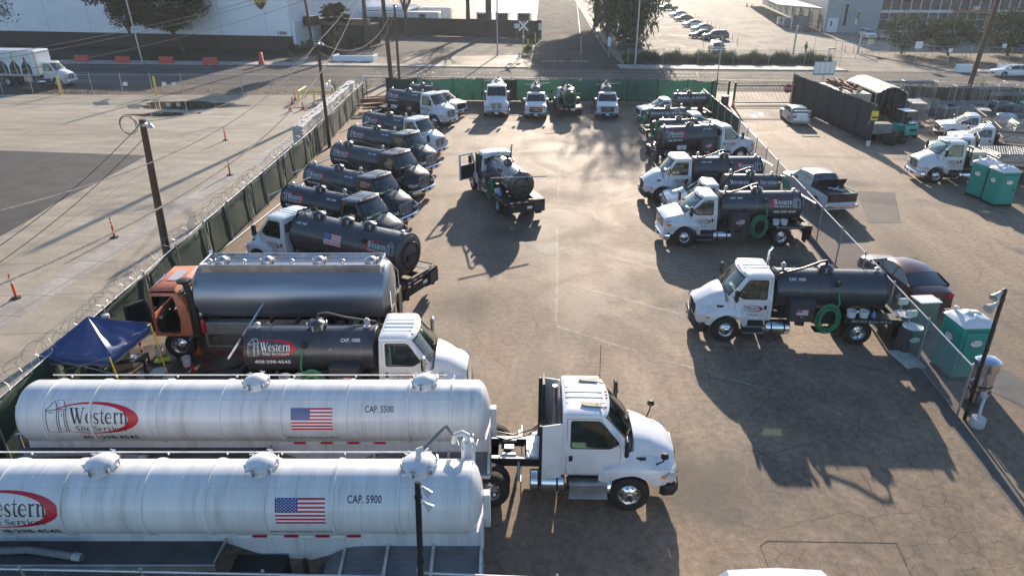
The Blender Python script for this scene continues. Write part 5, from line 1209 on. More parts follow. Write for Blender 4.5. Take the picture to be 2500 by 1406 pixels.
vac_truck('vacuum_truck','small tank truck facing right with a big green hose ring on its rear end',(11.87,56.6),4,'ford',tx=(-.85,2.0),tr=.58,tz=1.8,nlogo=False,cap='CAP. 575',words='Western Site Services',rearcoil=True,hatches=[(.6,.22)],group=RG,dl=False)
vac_truck('vacuum_truck','farthest right row tank truck, small, facing left beside the green screened fence',(16.4,63.6),186,'ford',tx=(-.85,2.0),tr=.58,tz=1.8,nlogo=False,cap=None,words='Western Site Services',rearcoil=True,hatches=[(.6,.22)],group=RG,dl=False)
vac_truck('vacuum_truck','white cab tank truck farthest up the left row',(-10.23,64.34),327,'intl',group=LG)
vac_truck('vacuum_truck','white cab tank truck second from the top of the left row, beside black cabs',(-10.24,53.62),328,'intl',group=LG,pole=1)
vac_truck('vacuum_truck','black cab tank truck parked next to the second white cab in the left row',(-10.36,48.8),328.5,'intl',colour=BLACKP,group=LG,pole=1)
vac_truck('vacuum_truck','brownish black cab tank truck with its hatch near the rear, third nearest black one',(-10.32,43.57),329.5,'intl',colour=BROWNP,group=LG,hatches=[(0,.3)])
vac_truck('vacuum_truck','glossy black cab tank truck with chrome bumper, second black one counting from the front',(-10.67,38.61),328.5,'intl',colour=BLACKP,group=LG,pole=1)
vac_truck('vacuum_truck','black cab tank truck with navy tank right behind the large CAP. 3400 tanker',(-10.73,34.53),331,'intl',colour=BLACKP,tank=TANKN,group=LG,pole=1)
vac_truck('tank_truck','long charcoal tanker with flag, three hatches and CAP. 3400, white cab towards the fence',(-5.81,27.75),151.5,'freight',tx=(-1.7,4.15),tr=.85,tz=1.95,cap='CAP. 3400',capx=3.6,logo_x=-.75,bigflag=True,box=False,hx=3.5,hatches=[(3.1,.3),(1.5,.3),(.3,.3)],group=LG)
vac_truck('vacuum_truck','white cab tank truck marked Western behind the white tank trailers, facing right',(-7.35,19.4),-.3,'mv',group=LG,hose=-1,stack=False,pole=1.1,trim=CHAS,chrome_mirror=True)
vac_truck('vacuum_truck','white tank truck seen head on with tall chrome grille beside the small white trucks',(-1.43,70.3),270,'intl',tank=mat('tank_silver',(.4,.41,.42),.35,.4,.1,2),group=FG,stack=False,nlogo=False,phone=False,cap=None,pole=1)
vac_truck('vacuum_truck','small white truck seen head on, right of the tall chrome grilled one',(2.3,69.0),268.5,'ford',tx=(-.85,2.0),tr=.58,tz=1.8,nlogo=False,cap=None,words=None,hatches=[(.6,.22)],group=FG,dl=False,pole=.8)
vac_truck('vacuum_truck','small tank truck backed in with a green hose ring on its round tank end',(5.29,66.2),91.7,'ford',tx=(-.85,2.0),tr=.62,tz=1.75,nlogo=False,cap=None,words=None,rearcoil=True,hatches=[(.6,.22)],group=FG,dl=False,pole=.8)
vac_truck('vacuum_truck','small white truck seen head on, right of the one showing its hose ring',(9.1,69.0),265,'ford',tx=(-.85,2.0),tr=.58,tz=1.8,nlogo=False,cap=None,words=None,hatches=[(.6,.22)],group=FG,dl=False,pole=.8)
vac_truck('vacuum_truck','small white tank truck half hidden behind the last white cab of the left row',(-9.0,68.2),327,'ford',tx=(-.85,2.0),tr=.6,tz=1.8,nlogo=False,cap=None,hatches=[(.6,.22)],group=LG,dl=False)
m_=vac_truck('vacuum_truck','tank truck standing in the middle of the yard with its white cab door swung open',(.2,38.1),109.5,'intl',open_door=True,pole=1.1,stack=True,group='tank truck in the middle')
# silver tanker with orange cabover
def orange():
    t=thing('fuel_tanker','orange cabover tanker with polished silver tank and its cab door open','tank truck',(-5.9,22.85,0),math.pi,LG)
    ORC=mat('faded_orange_paint',(.62,.19,.1),.5,0,.2,2.5,bump=.05); ORD=ORC
    zc=2.28; 
    mb=MB(); dished(mb,-1.45,5.2,1.0,ALUD if 0 else mat('brushed_tank',(.34,.35,.38),.4,.75,.16,.9,ns=(.4,3,3),bump=.04,bs=2),zc,n=64,dish=.2,sy=1.1); tk=mb.build('tank',t)
    mb=MB()
    for sd in(1,-1): mb.box(-1.3,5.0,sd*.52,sd*.55,zc+.84,zc+1.16,ALU,.005)
    for x in (-1.3,5.0): mb.box(x-.02,x+.02,-.52,.52,zc+.84,zc+1.16,ALU,.004)
    mb.box(-1.3,5.0,-.5,.5,zc+.93,zc+.97,ALUD); mb.build('spill_rail',tk)
    for x in (-.9,.95,2.8,4.4): part('hatch',('fh',),lambda:hatch_mb(.2,ALUD),tk,(x,0,zc+1.02))
    for x in (.1,1.9,3.6,4.8): part('vent',('fv',),lambda:fitting_mb(.25,ALUD),tk,(x,.15,zc+.97))
    mb=MB()
    for sd in(1,-1):
        mb.box(3.2,5.0,sd*.75,sd*1.12,1.0,1.45,ALUD,.02); mb.lathe([(.1,-1.3),(.1,3.0)],ALU,o=(0,sd*1.0,1.25),axis='x',n=14); mb.box(3.0,3.05,sd*1.0,sd*1.15,.55,1.3,GALV); mb.box(4.95,5.0,sd*1.0,sd*1.15,.55,1.3,GALV); mb.box(3.0,5.0,sd*1.1,sd*1.15,.5,.56,GALV)
        mb.tube([(-1.2,sd*.6,.9),(-1.6,sd*.6,.9),(-1.6,sd*.4,1.8)],.04,ALU,n=6)
    mb.build('side_cabinet',t)
    mb=MB(); 
    for sd in(1,-1): mb.box(-1.5,6.5,sd*.38,sd*.47,.8,1.05,CHAS,.01)
    for x in (-1,0,1,2,3,4,5,6): mb.box(x,x+.1,-.38,.38,.85,1.0,CHAS)
    mb.box(5.4,6.2,-.6,.6,1.0,1.6,CHAS,.08); mb.build('chassis',t)
    F=6.0
    for sd in(1,-1):
        wheel_part(t,F,sd*1.0,.54,.28,ALU,'disc',sd)
        for x in (-.6,.75): wheel_part(t,x,sd*.86,.52,.26,ALU,'disc',sd,dual=True)
    x1,x0=6.7,5.75; w=1.15; z0,z1=.95,2.72
    mb=MB(); xs=[(x1+.05,z0),(x1+.06,1.7),(x1-.02,z1)]
    # walls of the cab as framed panels so the open doorway shows a dark interior
    def wall(sd):
        Y=sd*w; Yt=sd*(w-.1)
        O=[(x1+.04,z0),(x1,2.6),(x0,2.6),(x0-.28,2.15),(x0-.3,z0)]; I=rpoly([(x1-.05,1.2),(x1-.07,2.5),(x0+.12,2.5),(x0-.0,1.6),(x0+.1,1.05),(x1-.22,1.0)],.07)
        import mathutils.geometry as mg
        tri=mg.tessellate_polygon([[Vector((a,b,0)) for a,b in O],[Vector((p[0],p[1],0)) for p in I][::-1]])
        allp=[Vector((a,b,0)) for a,b in O]+[Vector((p[0],p[1],0)) for p in I][::-1]
        for y in (Y,Y-sd*.04): mb.add([(p[0],y if p[1]<2.3 else y-(p[1]-2.3)*.2*sd,p[1]) for p in allp],[tuple(q) for q in tri],ORC)
    wall(1);wall(-1)
    mb.loft([[Vector((x,-w+e,z)),Vector((x,-w+e+.12,z+.06)),Vector((x,w-e-.12,z+.06)),Vector((x,w-e,z)),Vector((x,w-e-.05,z-.04)),Vector((x,-w+e+.05,z-.04))] for x,z,e in ((x1+.02,2.6,.06),(x1-.05,2.68,.07),(x0+.05,2.7,.07),(x0-.3,2.15,.02),(x0-.32,1.9,.0))],ORC)
    mb.box(x0-.33,x0-.29,-w,w,z0,1.95,ORC); mb.box(x1,x1+.05,-w,w,z0,1.75,ORC); mb.box(x0-.3,x1+.05,-w+.02,w-.02,z0,1.05,ORC)
    cab=mb.build('cab',t)
    mb=MB(); mb.poly([(x1+.02,-w+.12,1.8),(x1+.02,w-.12,1.8),(x1-.01,w-.2,2.5),(x1-.01,-w+.2,2.5)],GLASSD); mb.build('windscreen',cab)
    for a,b in ((-.95,-.35),(.3,.9)):
        mb=MB()
        P=[(x0+.0,a,2.58),(x0+.0,b,2.58),(x0-.235,b,2.21),(x0-.235,a,2.21)]; mb.prism([Vector(p)+Vector((-.05,0,.06)) for p in P],RUB,(-.012,0,.01)); mb.prism([Vector((p[0]+(-.01 if i<2 else .02),p[1]+(.04 if p[1]==a else -.04),p[2]+(-.03 if i<2 else .03)))+Vector((-.065,0,.072)) for i,p in enumerate(P)],mat('green_tinted_glass',(.2,.26,.16),.1,0,.3,4),(-.008,0,.006))
        mb.build('rear_window',cab)
    mb=MB(); mb.box(x0-.2,x0+.3,-.9,-.35,1.05,1.9,RUB,.08); mb.box(x0-.2,x0+.3,.35,.9,1.05,1.9,RUB,.08); mb.lathe([(.2,-.015),(.22,0),(.2,.015)],RUB,o=(x1-.35,.6,1.75),n=18,cap=False); mb.tube([(x1-.35,.6,1.75),(x1-.05,.6,1.3)],.03,RUB,n=6); mb.box(x1-.25,x1-.02,-w+.1,w-.1,1.1,1.6,RUB,.05); mb.box(x0-.28,x0-.24,-w+.05,w-.05,1.06,2.1,RUB)
    mb.box(x0-.27,x1-.02,-w+.06,-w+.1,1.06,2.2,RUB); mb.box(x0-.2,x1-.03,-w+.12,w-.12,2.56,2.6,RUB); mb.box(x0-.2,x1-.02,-w+.08,w-.08,1.05,1.12,RUB)
    mb.build('seat',cab)
    mb=MB(); P=rpoly([(0,1.1),(0,2.0),(-.1,2.45),(-.85,2.45),(-.85,1.1)],.1); mb.prism([(p[0],0,p[1]) for p in P],RUB,(0,.06,0)); Q=rpoly([(-.12,1.75),(-.18,2.37),(-.75,2.37),(-.75,1.75)],.06); mb.prism([(p[0],.061,p[1]) for p in Q],GLASSD,(0,.008,0)); mb.prism([(p[0],-.002,p[1]) for p in Q],GLASSD,(0,-.006,0))
    o=mb.build('door',t); o.location=(x1+.02,w+.02,0); o.rotation_euler=(0,0,R(-125))
    mb=MB(); mb.tube([(5.25,1.05,1.0),(5.25,1.05,2.0),(5.3,1.02,2.5),(5.42,1.0,3.0)],[.16,.13,.1,.1],RUB,n=14); mb.lathe([(.1,0),(.24,.02),(.25,.09),(.12,.13)],RUB,o=(5.42,1.0,2.98),n=18); mb.build('air_intake',t)
    mb=MB(); mb.tube([(5.2,-.95,1.0),(5.2,-.95,2.6)],.12,BOXG,n=12); mb.tube([(5.2,-.95,2.6),(5.2,-.95,3.35)],.07,CHROME,n=12); mb.build('exhaust_stack',t)
    mb=MB()
    for y,z in ((.75,1.7),(.35,2.0),(-.1,1.65),(.8,1.25)): mb.lathe([(.03,-.3),(.12,-.26),(.12,.26),(.03,.3)],ALUD,o=(5.15,y,z),axis='y',n=14)
    rn=random.Random(9)
    for k in range(14): a=Vector((5.0+rn.random()*.4,rn.uniform(-1,1),1+rn.random())); mb.tube([a,a+Vector((rn.uniform(-.2,.2),rn.uniform(-.5,.5),rn.uniform(-.4,.4))),a+Vector((rn.uniform(-.2,.2),rn.uniform(-.5,.5),rn.uniform(-.6,.2)))],.02,rn.choice((BLACKH,CHAS,GALV)),n=5)
    mb.build('air_tanks',t)
    mb=MB(); mb.lathe([(.05,-.0),(.02,.1),(.012,.75)],CHROME,o=(x1-.2,.1,2.85),axis='y',n=10); mb.tube([(x1-.2,.2,2.74),(x1-.2,.2,2.85)],.012,CHROME,n=5); mb.tube([(x1-.2,.75,2.74),(x1-.2,.75,2.85)],.012,CHROME,n=5); mb.build('air_horn',cab)
    mb=MB(); mb.box(x1-.75,x1-.35,-.5,.35,2.765,2.772,GRYV,.0); mb.build('roof_patch',cab)
    mb=MB(); mb.box(-1.62,-1.5,-1.15,1.15,.6,.95,CHAS,.01); 
    for sd in(1,-1): mb.box(-1.7,-1.62,sd*.4,sd*1.1,.65,1.9,CHAS,.01); mb.box(-1.72,-1.7,sd*.5,sd*1.0,.7,.8,REDL,.005); mb.tube([(-1.65,sd*.9,1.2),(-1.65,sd*.9,2.6),(-1.3,sd*.5,3.3)],.02,ALU,n=6)
    mb.build('rear_frame',t)
    for (x,y,z) in ((5.0,1.15,1.1),):
        mb=MB(); mb.lathe([(.08,-.25),(.085,-.22),(.085,.2),(.04,.27),(.03,.32)],REDV,o=(x,y,z+.25),n=14); mb.tube([(x,y,z+.57),(x+.1,y,z+.6)],.02,RUB,n=5); mb.build('fire_extinguisher',t)
    link(bpy.data.objects.new('placard',(lambda: (setattr(MB,'_',0),decal([([(-.17,0),(0,-.17),(.17,0),(0,.17)],WHV,1),([(-.14,0),(0,-.14),(.14,0),(0,.14)],GRYV,2)],('side',2.7,1,1.14,1.35,0)))[1])()),t)
orange()
# ---------------- flatbed trucks ----------------
PANELM=mat('fence_panel_steel',(.33,.34,.35),.4,.8,.25,3)
def panel_stack(t_or_none,L,W,n,z0,mesh_name='fence_panel',parent=None,seed=1,off=(0,0)):
    rn=random.Random(seed)
    mb=MB()
    for i in range(n):
        z=z0+i*.06; dx=rn.uniform(-.12,.12); dy=rn.uniform(-.05,.05)
        a,b,c,d=-L/2+dx+off[0],L/2+dx+off[0],-W/2+dy+off[1],W/2+dy+off[1]
        mb.tube([(a,c,z),(b,c,z),(b,d,z),(a,d,z)],.024,PANELM,n=5,closed=True); mb.tube([((a+b)/2,c,z),((a+b)/2,d,z)],.02,PANELM,n=5)
    i=n-1; z=z0+i*.06
    for k in range(int(L/.15)): x=-L/2+k*.15+off[0]; mb.tube([(x,-W/2+off[1],z),(x+W*.5,W/2+off[1],z)],.004,PANELM,n=3)
    return mb
def flatbed(label,loc,deg,kind,L,load=9,dl=False,deckz=None,chrome=True,box=False):
    t=thing('flatbed_truck',label,'flatbed truck',(loc[0],loc[1],0),R(deg),'flatbed trucks at the right'); S=build_cab(t,kind,WHITE,CHROME if chrome else CHAS,doorlogo=dl); z=deckz or (1.2 if S['wr']>.45 else .95); xb=S['xb']-.15; wr=S['wr']
    mb=MB(); 
    for sd in(1,-1): mb.box(xb-L,S['F']+.4,sd*.36,sd*.44,z-.3,z-.08,CHAS,.01)
    mb.tube([(0,-.9,wr),(0,.9,wr)],.08,CHAS,n=8); mb.box(S['F']-.5,S['F']+.5,-.34,.34,z-.4,z+.05,CHAS,.05); mb.build('chassis',t)
    mb=MB(); mb.box(xb-L,xb,-1.2,1.2,z-.08,z,mat('weathered_planks',(.14,.11,.08),.85,0,.3,2,ns=(.5,8,1)),.01); mb.box(xb-L,xb,-1.23,-1.2,z-.14,z+.02,CHAS); mb.box(xb-L,xb,1.2,1.23,z-.14,z+.02,CHAS); mb.build('deck',t)
    mb=MB(); h=1.15; mb.box(xb-.06,xb,-1.15,1.15,z,z+.2,CHAS,.01); mb.box(xb-.06,xb,-1.2,1.2,z+h-.1,z+h,CHAS,.01)
    for k in range(7): y=-1.12+k*.373; mb.box(xb-.05,xb-.01,y-.035,y+.035,z,z+h,CHAS)
    mb.box(xb-.04,xb-.02,-1.1,1.1,z,z+h*.45,CHAS); mb.build('headboard',t)
    for sd in(1,-1): wheel_part(t,0,sd*.8,wr,.22,ALU,'disc',sd,dual=True)
    if box: mb=MB(); mb.box(xb-1.0,xb-.12,-.9,1.1,z,z+.85,mat('beige_generator',(.55,.53,.44),.5,0,.08,3),.03); [mb.box(xb-.95,xb-.2,1.1,1.115,z+.2+k*.1,z+.24+k*.1,BOXG) for k in range(5)]; mb.build('generator',t)
    return t,(xb-L/2,z)
def load_on(t,x,z,L,n,label,seed,W=2.0):
    c=t.location; a=t.rotation_euler.z; o=panel_stack(None,L,W,n,.06,seed=seed).build('fence_panel_stack'); o.location=(c.x+math.cos(a)*x,c.y+math.sin(a)*x,z); o.rotation_euler=(0,0,a); tag(o,label,'fence panels','stacks of steel fence panels')
t,(x,z)=flatbed('large white flatbed truck with chrome grille beside the two teal portable toilets',(32.23,44.47),176,'intl',6.2,dl=True,box=True); load_on(t,x-.7,z,4.2,13,'tall stack of steel fence panels on the large flatbed nearest the teal toilets',1,2.3)
t,(x,z)=flatbed('white pickup nosed flatbed parked farthest back, nearest the forklift',(39.47,55.3),163,'ford',4.6,chrome=False); load_on(t,x,z,3.6,11,'stack of steel fence panels on the farthest flatbed truck',2)
t,(x,z)=flatbed('white flatbed with orange rag on its windscreen, middle of the pickup nosed ones',(37.9,50.8),158,'ford',4.6); load_on(t,x,z,3.6,7,'stack of steel fence panels on the middle flatbed truck',3)
t,(x,z)=flatbed('white flatbed mostly hidden behind the largest flatbed cab',(34.3,47.2),152,'ford',4.2); load_on(t,x,z,3.4,4,'low stack of steel fence panels on the half hidden flatbed',4)
# stacks, bundles and frames in the storage area
SHRK=mat('shrink_wrap',(.55,.56,.6),.25,0,.2,4,bump=.4,bs=6)
stk=0
for (x,y,L,W,n,z0,a,lb) in ((41,65.5,4,1.2,16,0,5,'dark stack of fence panels on the ground behind the farthest flatbed'),(47,63,4.5,1.6,20,0,-4,'tall stack of fence panels at the right near the green screen'),(51,60.5,4,1.6,24,0,3,'thick stack of fence panels at the right edge'),(36.4,63.5,3.2,1.0,10,1.3,0,'stack of fence panels raised behind the forklift')):
    o=panel_stack(None,L,W,n,z0+.05,seed=40+stk).build('fence_panel_stack'); o.location=(x,y,0); o.rotation_euler=(0,0,R(a)); tag(o,lb,'fence panels','stacks of steel fence panels'); stk+=1
def upright_panels(label,x,y,n,a,h=2.0,L=3.2):
    t=thing('fence_panel_rack',label,'panel rack',(x,y,0),R(a),'racks of upright fence panels'); mb=MB(); rn=random.Random(n)
    for i in range(n):
        yy=i*.09+rn.uniform(-.01,.01); dx=rn.uniform(-.1,.1)
        mb.tube([(-L/2+dx,yy,.15),(L/2+dx,yy,.15),(L/2+dx,yy+.03,h),(-L/2+dx,yy+.03,h)],.022,PANELM,n=5,closed=True)
        for k in range(3): q=-L/2+dx+L*(k+1)/4; mb.tube([(q,yy,.15),(q,yy+.03,h)],.015,PANELM,n=4)
    mb.build('panels',t); mb=MB(); mb.box(-L/2,L/2,-.15,n*.09+.1,0,.13,mat('weathered_planks',(.14,.11,.08)),.01)
    for q in(-L/2,L/2): mb.tube([(q,-.12,.1),(q,-.12,h+.25),(q,n*.09+.1,h+.25),(q,n*.09+.1,.1)],.03,GALV,n=6)
    mb.build('rack_frame',t)
upright_panels('rack of upright fence panels right behind the forklift',35.7,61.5,14,80,2.0,2.2)
upright_panels('rack of upright fence panels between the canopy and the farthest flatbed',38.6,61.0,10,10,1.5,2.6)
upright_panels('rack of upright fence panels nearest the green fence',38.0,68.0,12,3,2.6,4.5)
upright_panels('rack of upright fence panels against the green fence further right',43.8,67.3,8,0,2.2,4.0)
rn=random.Random(77)
for q,(x,y,z,s) in enumerate(((34.6,66.5,2.2,1.6),(41.5,65.3,1.1,1.5),(44.2,64.2,1.25,2.2),(46.8,63.2,1.4,1.5),(50.5,61.5,1.6,1.6),(42.6,60.6,.9,1.4),(53,58.5,.9,1.5))):
    mb=MB()
    def fn(u,v):
        a=2*math.pi*u; b=math.pi*v; r=1+.35*mnoise.noise(Vector((math.cos(a)*2+q*9,math.sin(a)*2,v*3)))+.12*mnoise.noise(Vector((math.cos(a)*6+q,math.sin(a)*6,v*9)))
        return (s*.6*math.cos(a)*math.sin(b)*r,s*.32*math.sin(a)*math.sin(b)*r,-math.cos(b)*.28*r)
    mb.grid(fn,26,14,SHRK); o=mb.build('wrapped_bundle',sharp=60); o.location=(x,y,z); 
    tag(o,('crumpled white plastic bundle %s'%(('on the stack nearest the canopy','on top of the dark stack of panels','heaped in the middle of the stacks','on the tall stack by the screen','on the thick stack at the right edge','low behind the farthest flatbed','at the far right behind the headboards')[q])),'plastic bundle','crumpled plastic bundles')
    bx=MB(); bx.box(-s*.55,s*.55,-.35,.35,-z,-.1,PANELM if q%2 else BOXG,.04); 
    for k in range(6): zz=-z+(z-.1)*k/6; bx.box(-s*.57,s*.57,-.37,.37,zz,zz+.03,GALV)
    o2=bx.build('crated_panels'); o2.location=(x,y,0+z); tag(o2,'banded crate of panels under the plastic bundle '+('nearest the canopy','on the dark stack','in the middle','by the screen','at the right edge','low behind the flatbed','at the far right')[q],'crate','crates under the plastic bundles')
for q,(x,y,z,L,n,a) in enumerate(((41.0,63.0,1.5,6.0,26,-2),(47.5,65.2,1.9,7.0,30,5),(45,60.5,1.0,5,14,-6))):
    mb=MB()
    for k in range(n): yy=(k%7)*.08; zz=(k//7)*.07; e=rn.uniform(-.3,.3); mb.tube([(-L/2+e,yy,zz),(L/2+e,yy+rn.uniform(-.05,.05),zz+rn.uniform(0,.05))],.03,PANELM,n=5)
    for e in(-L*.3,L*.3): mb.box(e-.06,e+.06,-.1,.65,-z,-.03,CHAS,.01)
    o=mb.build('steel_pipe_bundle'); o.location=(x,y,z); o.rotation_euler=(0,0,R(a)); tag(o,('long bundle of steel pipes lying behind the farthest flatbed','longest bundle of steel pipes reaching towards the green screen','short bundle of steel pipes behind the middle headboard')[q],'pipe bundle','bundles of steel pipe')
for q,(x,y,L_,n_,a_,h_) in enumerate(((35.2,68.6,3.0,9,4,2.0),(39.5,69.2,3.0,8,-3,2.3),(46.5,68.4,3.4,9,2,1.9),(50.0,67.2,3.2,8,-2,2.1),(54.0,66.8,3.2,8,3,2.2),(41.5,61.5,2.4,12,70,1.4),(44.0,62.4,2.2,10,-12,1.5),(49.0,63.4,2.6,10,8,1.6))):
    upright_panels('%s small rack of upright panels from the left in the storage area'%('first','second','third','fourth','fifth','sixth','seventh','eighth')[q],x,y,n_,a_,h_,L_)
for q in range(14):
    x=35+q*1.45+rn.uniform(-.3,.3); y=66.4-.18*q+rn.uniform(-1.6,1.6); s=rn.uniform(.8,1.3); mb=MB()
    mb.grid(lambda u,v:(s*.6*math.cos(6.283*u)*math.sin(3.1416*v)*(1+.4*mnoise.noise(Vector((math.cos(6.283*u)*2+q*5,math.sin(6.283*u)*2,v*3)))),s*.4*math.sin(6.283*u)*math.sin(3.1416*v),.45-.45*math.cos(3.1416*v)*(1+.3*mnoise.noise(Vector((u*5,v*5,q))))),22,12,SHRK if q%3 else PANELM); o=mb.build('wrapped_bundle',sharp=50); o.location=(x,y,0)
    tag(o,'%s wrapped bundle from the left on the ground along the storage fence'%('first','second','third','fourth','fifth','sixth','seventh','eighth','ninth','tenth','eleventh','twelfth','thirteenth','fourteenth')[q],'plastic bundle','wrapped bundles along the storage fence')
# container, lumber, canopy
def corr(mb,x0,x1,y0,y1,z0,z1,m,step=.28):
    mb.box(x0,x1,y0,y1,z0,z1,m,.02)
    n=int((y1-y0)/step)
    for k in range(n):
        y=y0+.06+k*step
        for x in (x0-.02,x1): mb.box(x,x+.02,y,y+step*.5,z0+.12,z1-.12,m)
    n=int((x1-x0)/step)
    for k in range(n): x=x0+.06+k*step; mb.box(x,x+step*.5,y0-.02,y0,z0+.12,z1-.12,m)
CREAM=mat('cream_container',(.44,.42,.33),.6,0,.1,1.5,bump=.05)
t=thing('shipping_container','cream steel container behind the tall black fence with rusty timbers on its roof','container',(28.5,61.4,0),R(-4)); mb=MB(); corr(mb,0,2.44,0,6.1,.1,2.7,CREAM); mb.build('shell',t)
mb=MB(); 
for x in (.4,.9,1.5,2.0): mb.tube([(x,-.05,.25),(x,-.05,2.55)],.02,GALV,n=6)
mb.build('door_rods',t)
LUMB=mat('rusty_timber',(.17,.08,.05),.8,0,.35,3,bump=.2,ns=(1,1,1))
for k in range(19):
    mb=MB(); L_=1.2+rn.random()*1.9; mb.box(-L_/2,L_/2,-.07,.07,0,.12+rn.random()*.06,LUMB,.01); o=mb.build('timber_beam'); o.location=(29.2+rn.uniform(0,1.7),62.6+rn.uniform(0,3.7),2.72+ (k//6)*.14); o.rotation_euler=(0,rn.uniform(-.06,.06),R(90+rn.uniform(-38,38))); tag(o,'short rusty brown timber in the loose pile on the cream container roof','timber','timbers piled on the container roof')
t=thing('storage_canopy','cream ribbed arched canopy with dark torn curtains beside the container','canopy',(31.2,60.9,0),R(-4)); Wc,Lc=2.6,7.0
CRM=mat('cream_metal_roof',(.6,.54,.42),.4,.1,.08,2)
mb=MB(); mb.grid(lambda u,v:(Wc*u,Lc*v,2.75+.55*math.sin(math.pi*u)+(.03 if int(v*44)%4==0 else 0)),14,44,CRM); o=mb.build('roof',t); o.modifiers.new('s','SOLIDIFY').thickness=.03
mb=MB()
for k in range(8):
    x=Wc*(k+.5)/8; mb.tube([(x,0,3.33-.55*(1-math.sin(math.pi*x/Wc))),(x,Lc,3.33-.55*(1-math.sin(math.pi*x/Wc)))],.03,CRM,n=5)
mb.build('roof_rib',t)
mb=MB(); 
for x in (0,Wc):
    for y in (.1,Lc*.5,Lc-.1): mb.tube([(x,y,0),(x,y,2.8)],.05,GALV,n=7)
mb.build('frame',t)
mb=MB()
def cur(u,v): return (Wc*u,.12+.12*math.sin(u*26)+.05*math.sin(u*61),2.75+.5*math.sin(math.pi*u)-(v*(1.0+.9*abs(math.sin(u*9)) if .2<u<.8 else v*2.5)))
mb.grid(cur,60,6,SCR_D)
mb.grid(lambda u,v:(Wc*u,Lc-.05,2.75+.5*math.sin(math.pi*u)-v*2.7),10,4,SCR_D)
mb.grid(lambda u,v:(Wc+.02+.04*math.sin(u*30),Lc*u,2.7-v*2.5),30,4,SCR_D); mb.build('curtain',t)
# forklift
def forklift():
    t=thing('forklift','teal forklift with white overhead guard and silver gas bottle','forklift',(32.1,57.3,0),R(96)); FT=mat('forklift_teal',(.02,.36,.27),.35,0,.08,3,coat=.4)
    mb=MB(); mb.loft([[Vector((x,-w_,z0)),Vector((x,-w_,z1-.12)),Vector((x,-w_+.12,z1)),Vector((x,w_-.12,z1)),Vector((x,w_,z1-.12)),Vector((x,w_,z0))] for x,w_,z0,z1 in ((-1.25,.42,.35,.95),(-1.15,.55,.28,1.08),(-.7,.6,.28,1.12),(-.1,.6,.3,1.0),(-.05,.55,.3,.55),(.7,.55,.3,.5),(.95,.5,.3,.85),(1.1,.45,.35,.85))],FT); mb.build('body',t)
    mb=MB(); mb.box(-1.27,-1.24,-.32,.32,.62,.82,RUB,.01); mb.prism([(-1.28,-.32,.82),(-1.28,.32,.82),(-1.28,.0,.58)],RUB,(.03,0,0)); mb.build('radiator_grille',t)
    mb=MB(); mb.lathe([(.02,-.38),(.13,-.33),(.15,-.25),(.15,.25),(.13,.33),(.02,.38)],ALU,o=(-.95,0,1.24),axis='y',n=18); [mb.lathe([(.155,q),(.155,q+.04)],RUB,o=(-.95,0,1.24),axis='y',n=18) for q in (-.18,.14)]; mb.build('gas_bottle',t)
    mb=MB(); 
    for sd in(1,-1): mb.tube([(.85,sd*.5,.8),(.6,sd*.48,2.05),(-.55,sd*.48,2.05),(-.75,sd*.5,1.05)],.035,RUB,n=6)
    mb.box(-.6,.65,-.52,.52,2.06,2.1,BUCK,.02); mb.build('overhead_guard',t)
    mb=MB(); mb.box(-.45,.0,-.25,.25,.95,1.1,RUB,.05); mb.box(-.5,-.4,-.25,.25,1.05,1.6,RUB,.05); mb.lathe([(.16,-.01),(.18,0),(.16,.01)],RUB,o=(.45,0,1.2),n=16,cap=False); mb.build('seat',t)
    mb=MB()
    for sd in(1,-1): mb.box(1.15,1.25,sd*.35,sd*.45,.1,2.3,CHAS,.01); mb.box(1.3,2.3,sd*.3,sd*.42,.08,.12,CHAS,.01); mb.box(1.28,1.32,sd*.3,sd*.42,.1,.7,CHAS,.01)
    for z in (.5,1.3,2.2): mb.box(1.15,1.25,-.4,.4,z,z+.08,CHAS)
    mb.build('mast',t)
    for x in (-.8,.8):
        for sd in(1,-1): wheel_part(t,x,sd*.55,.3,.2,BOXG,'disc',sd)
forklift()
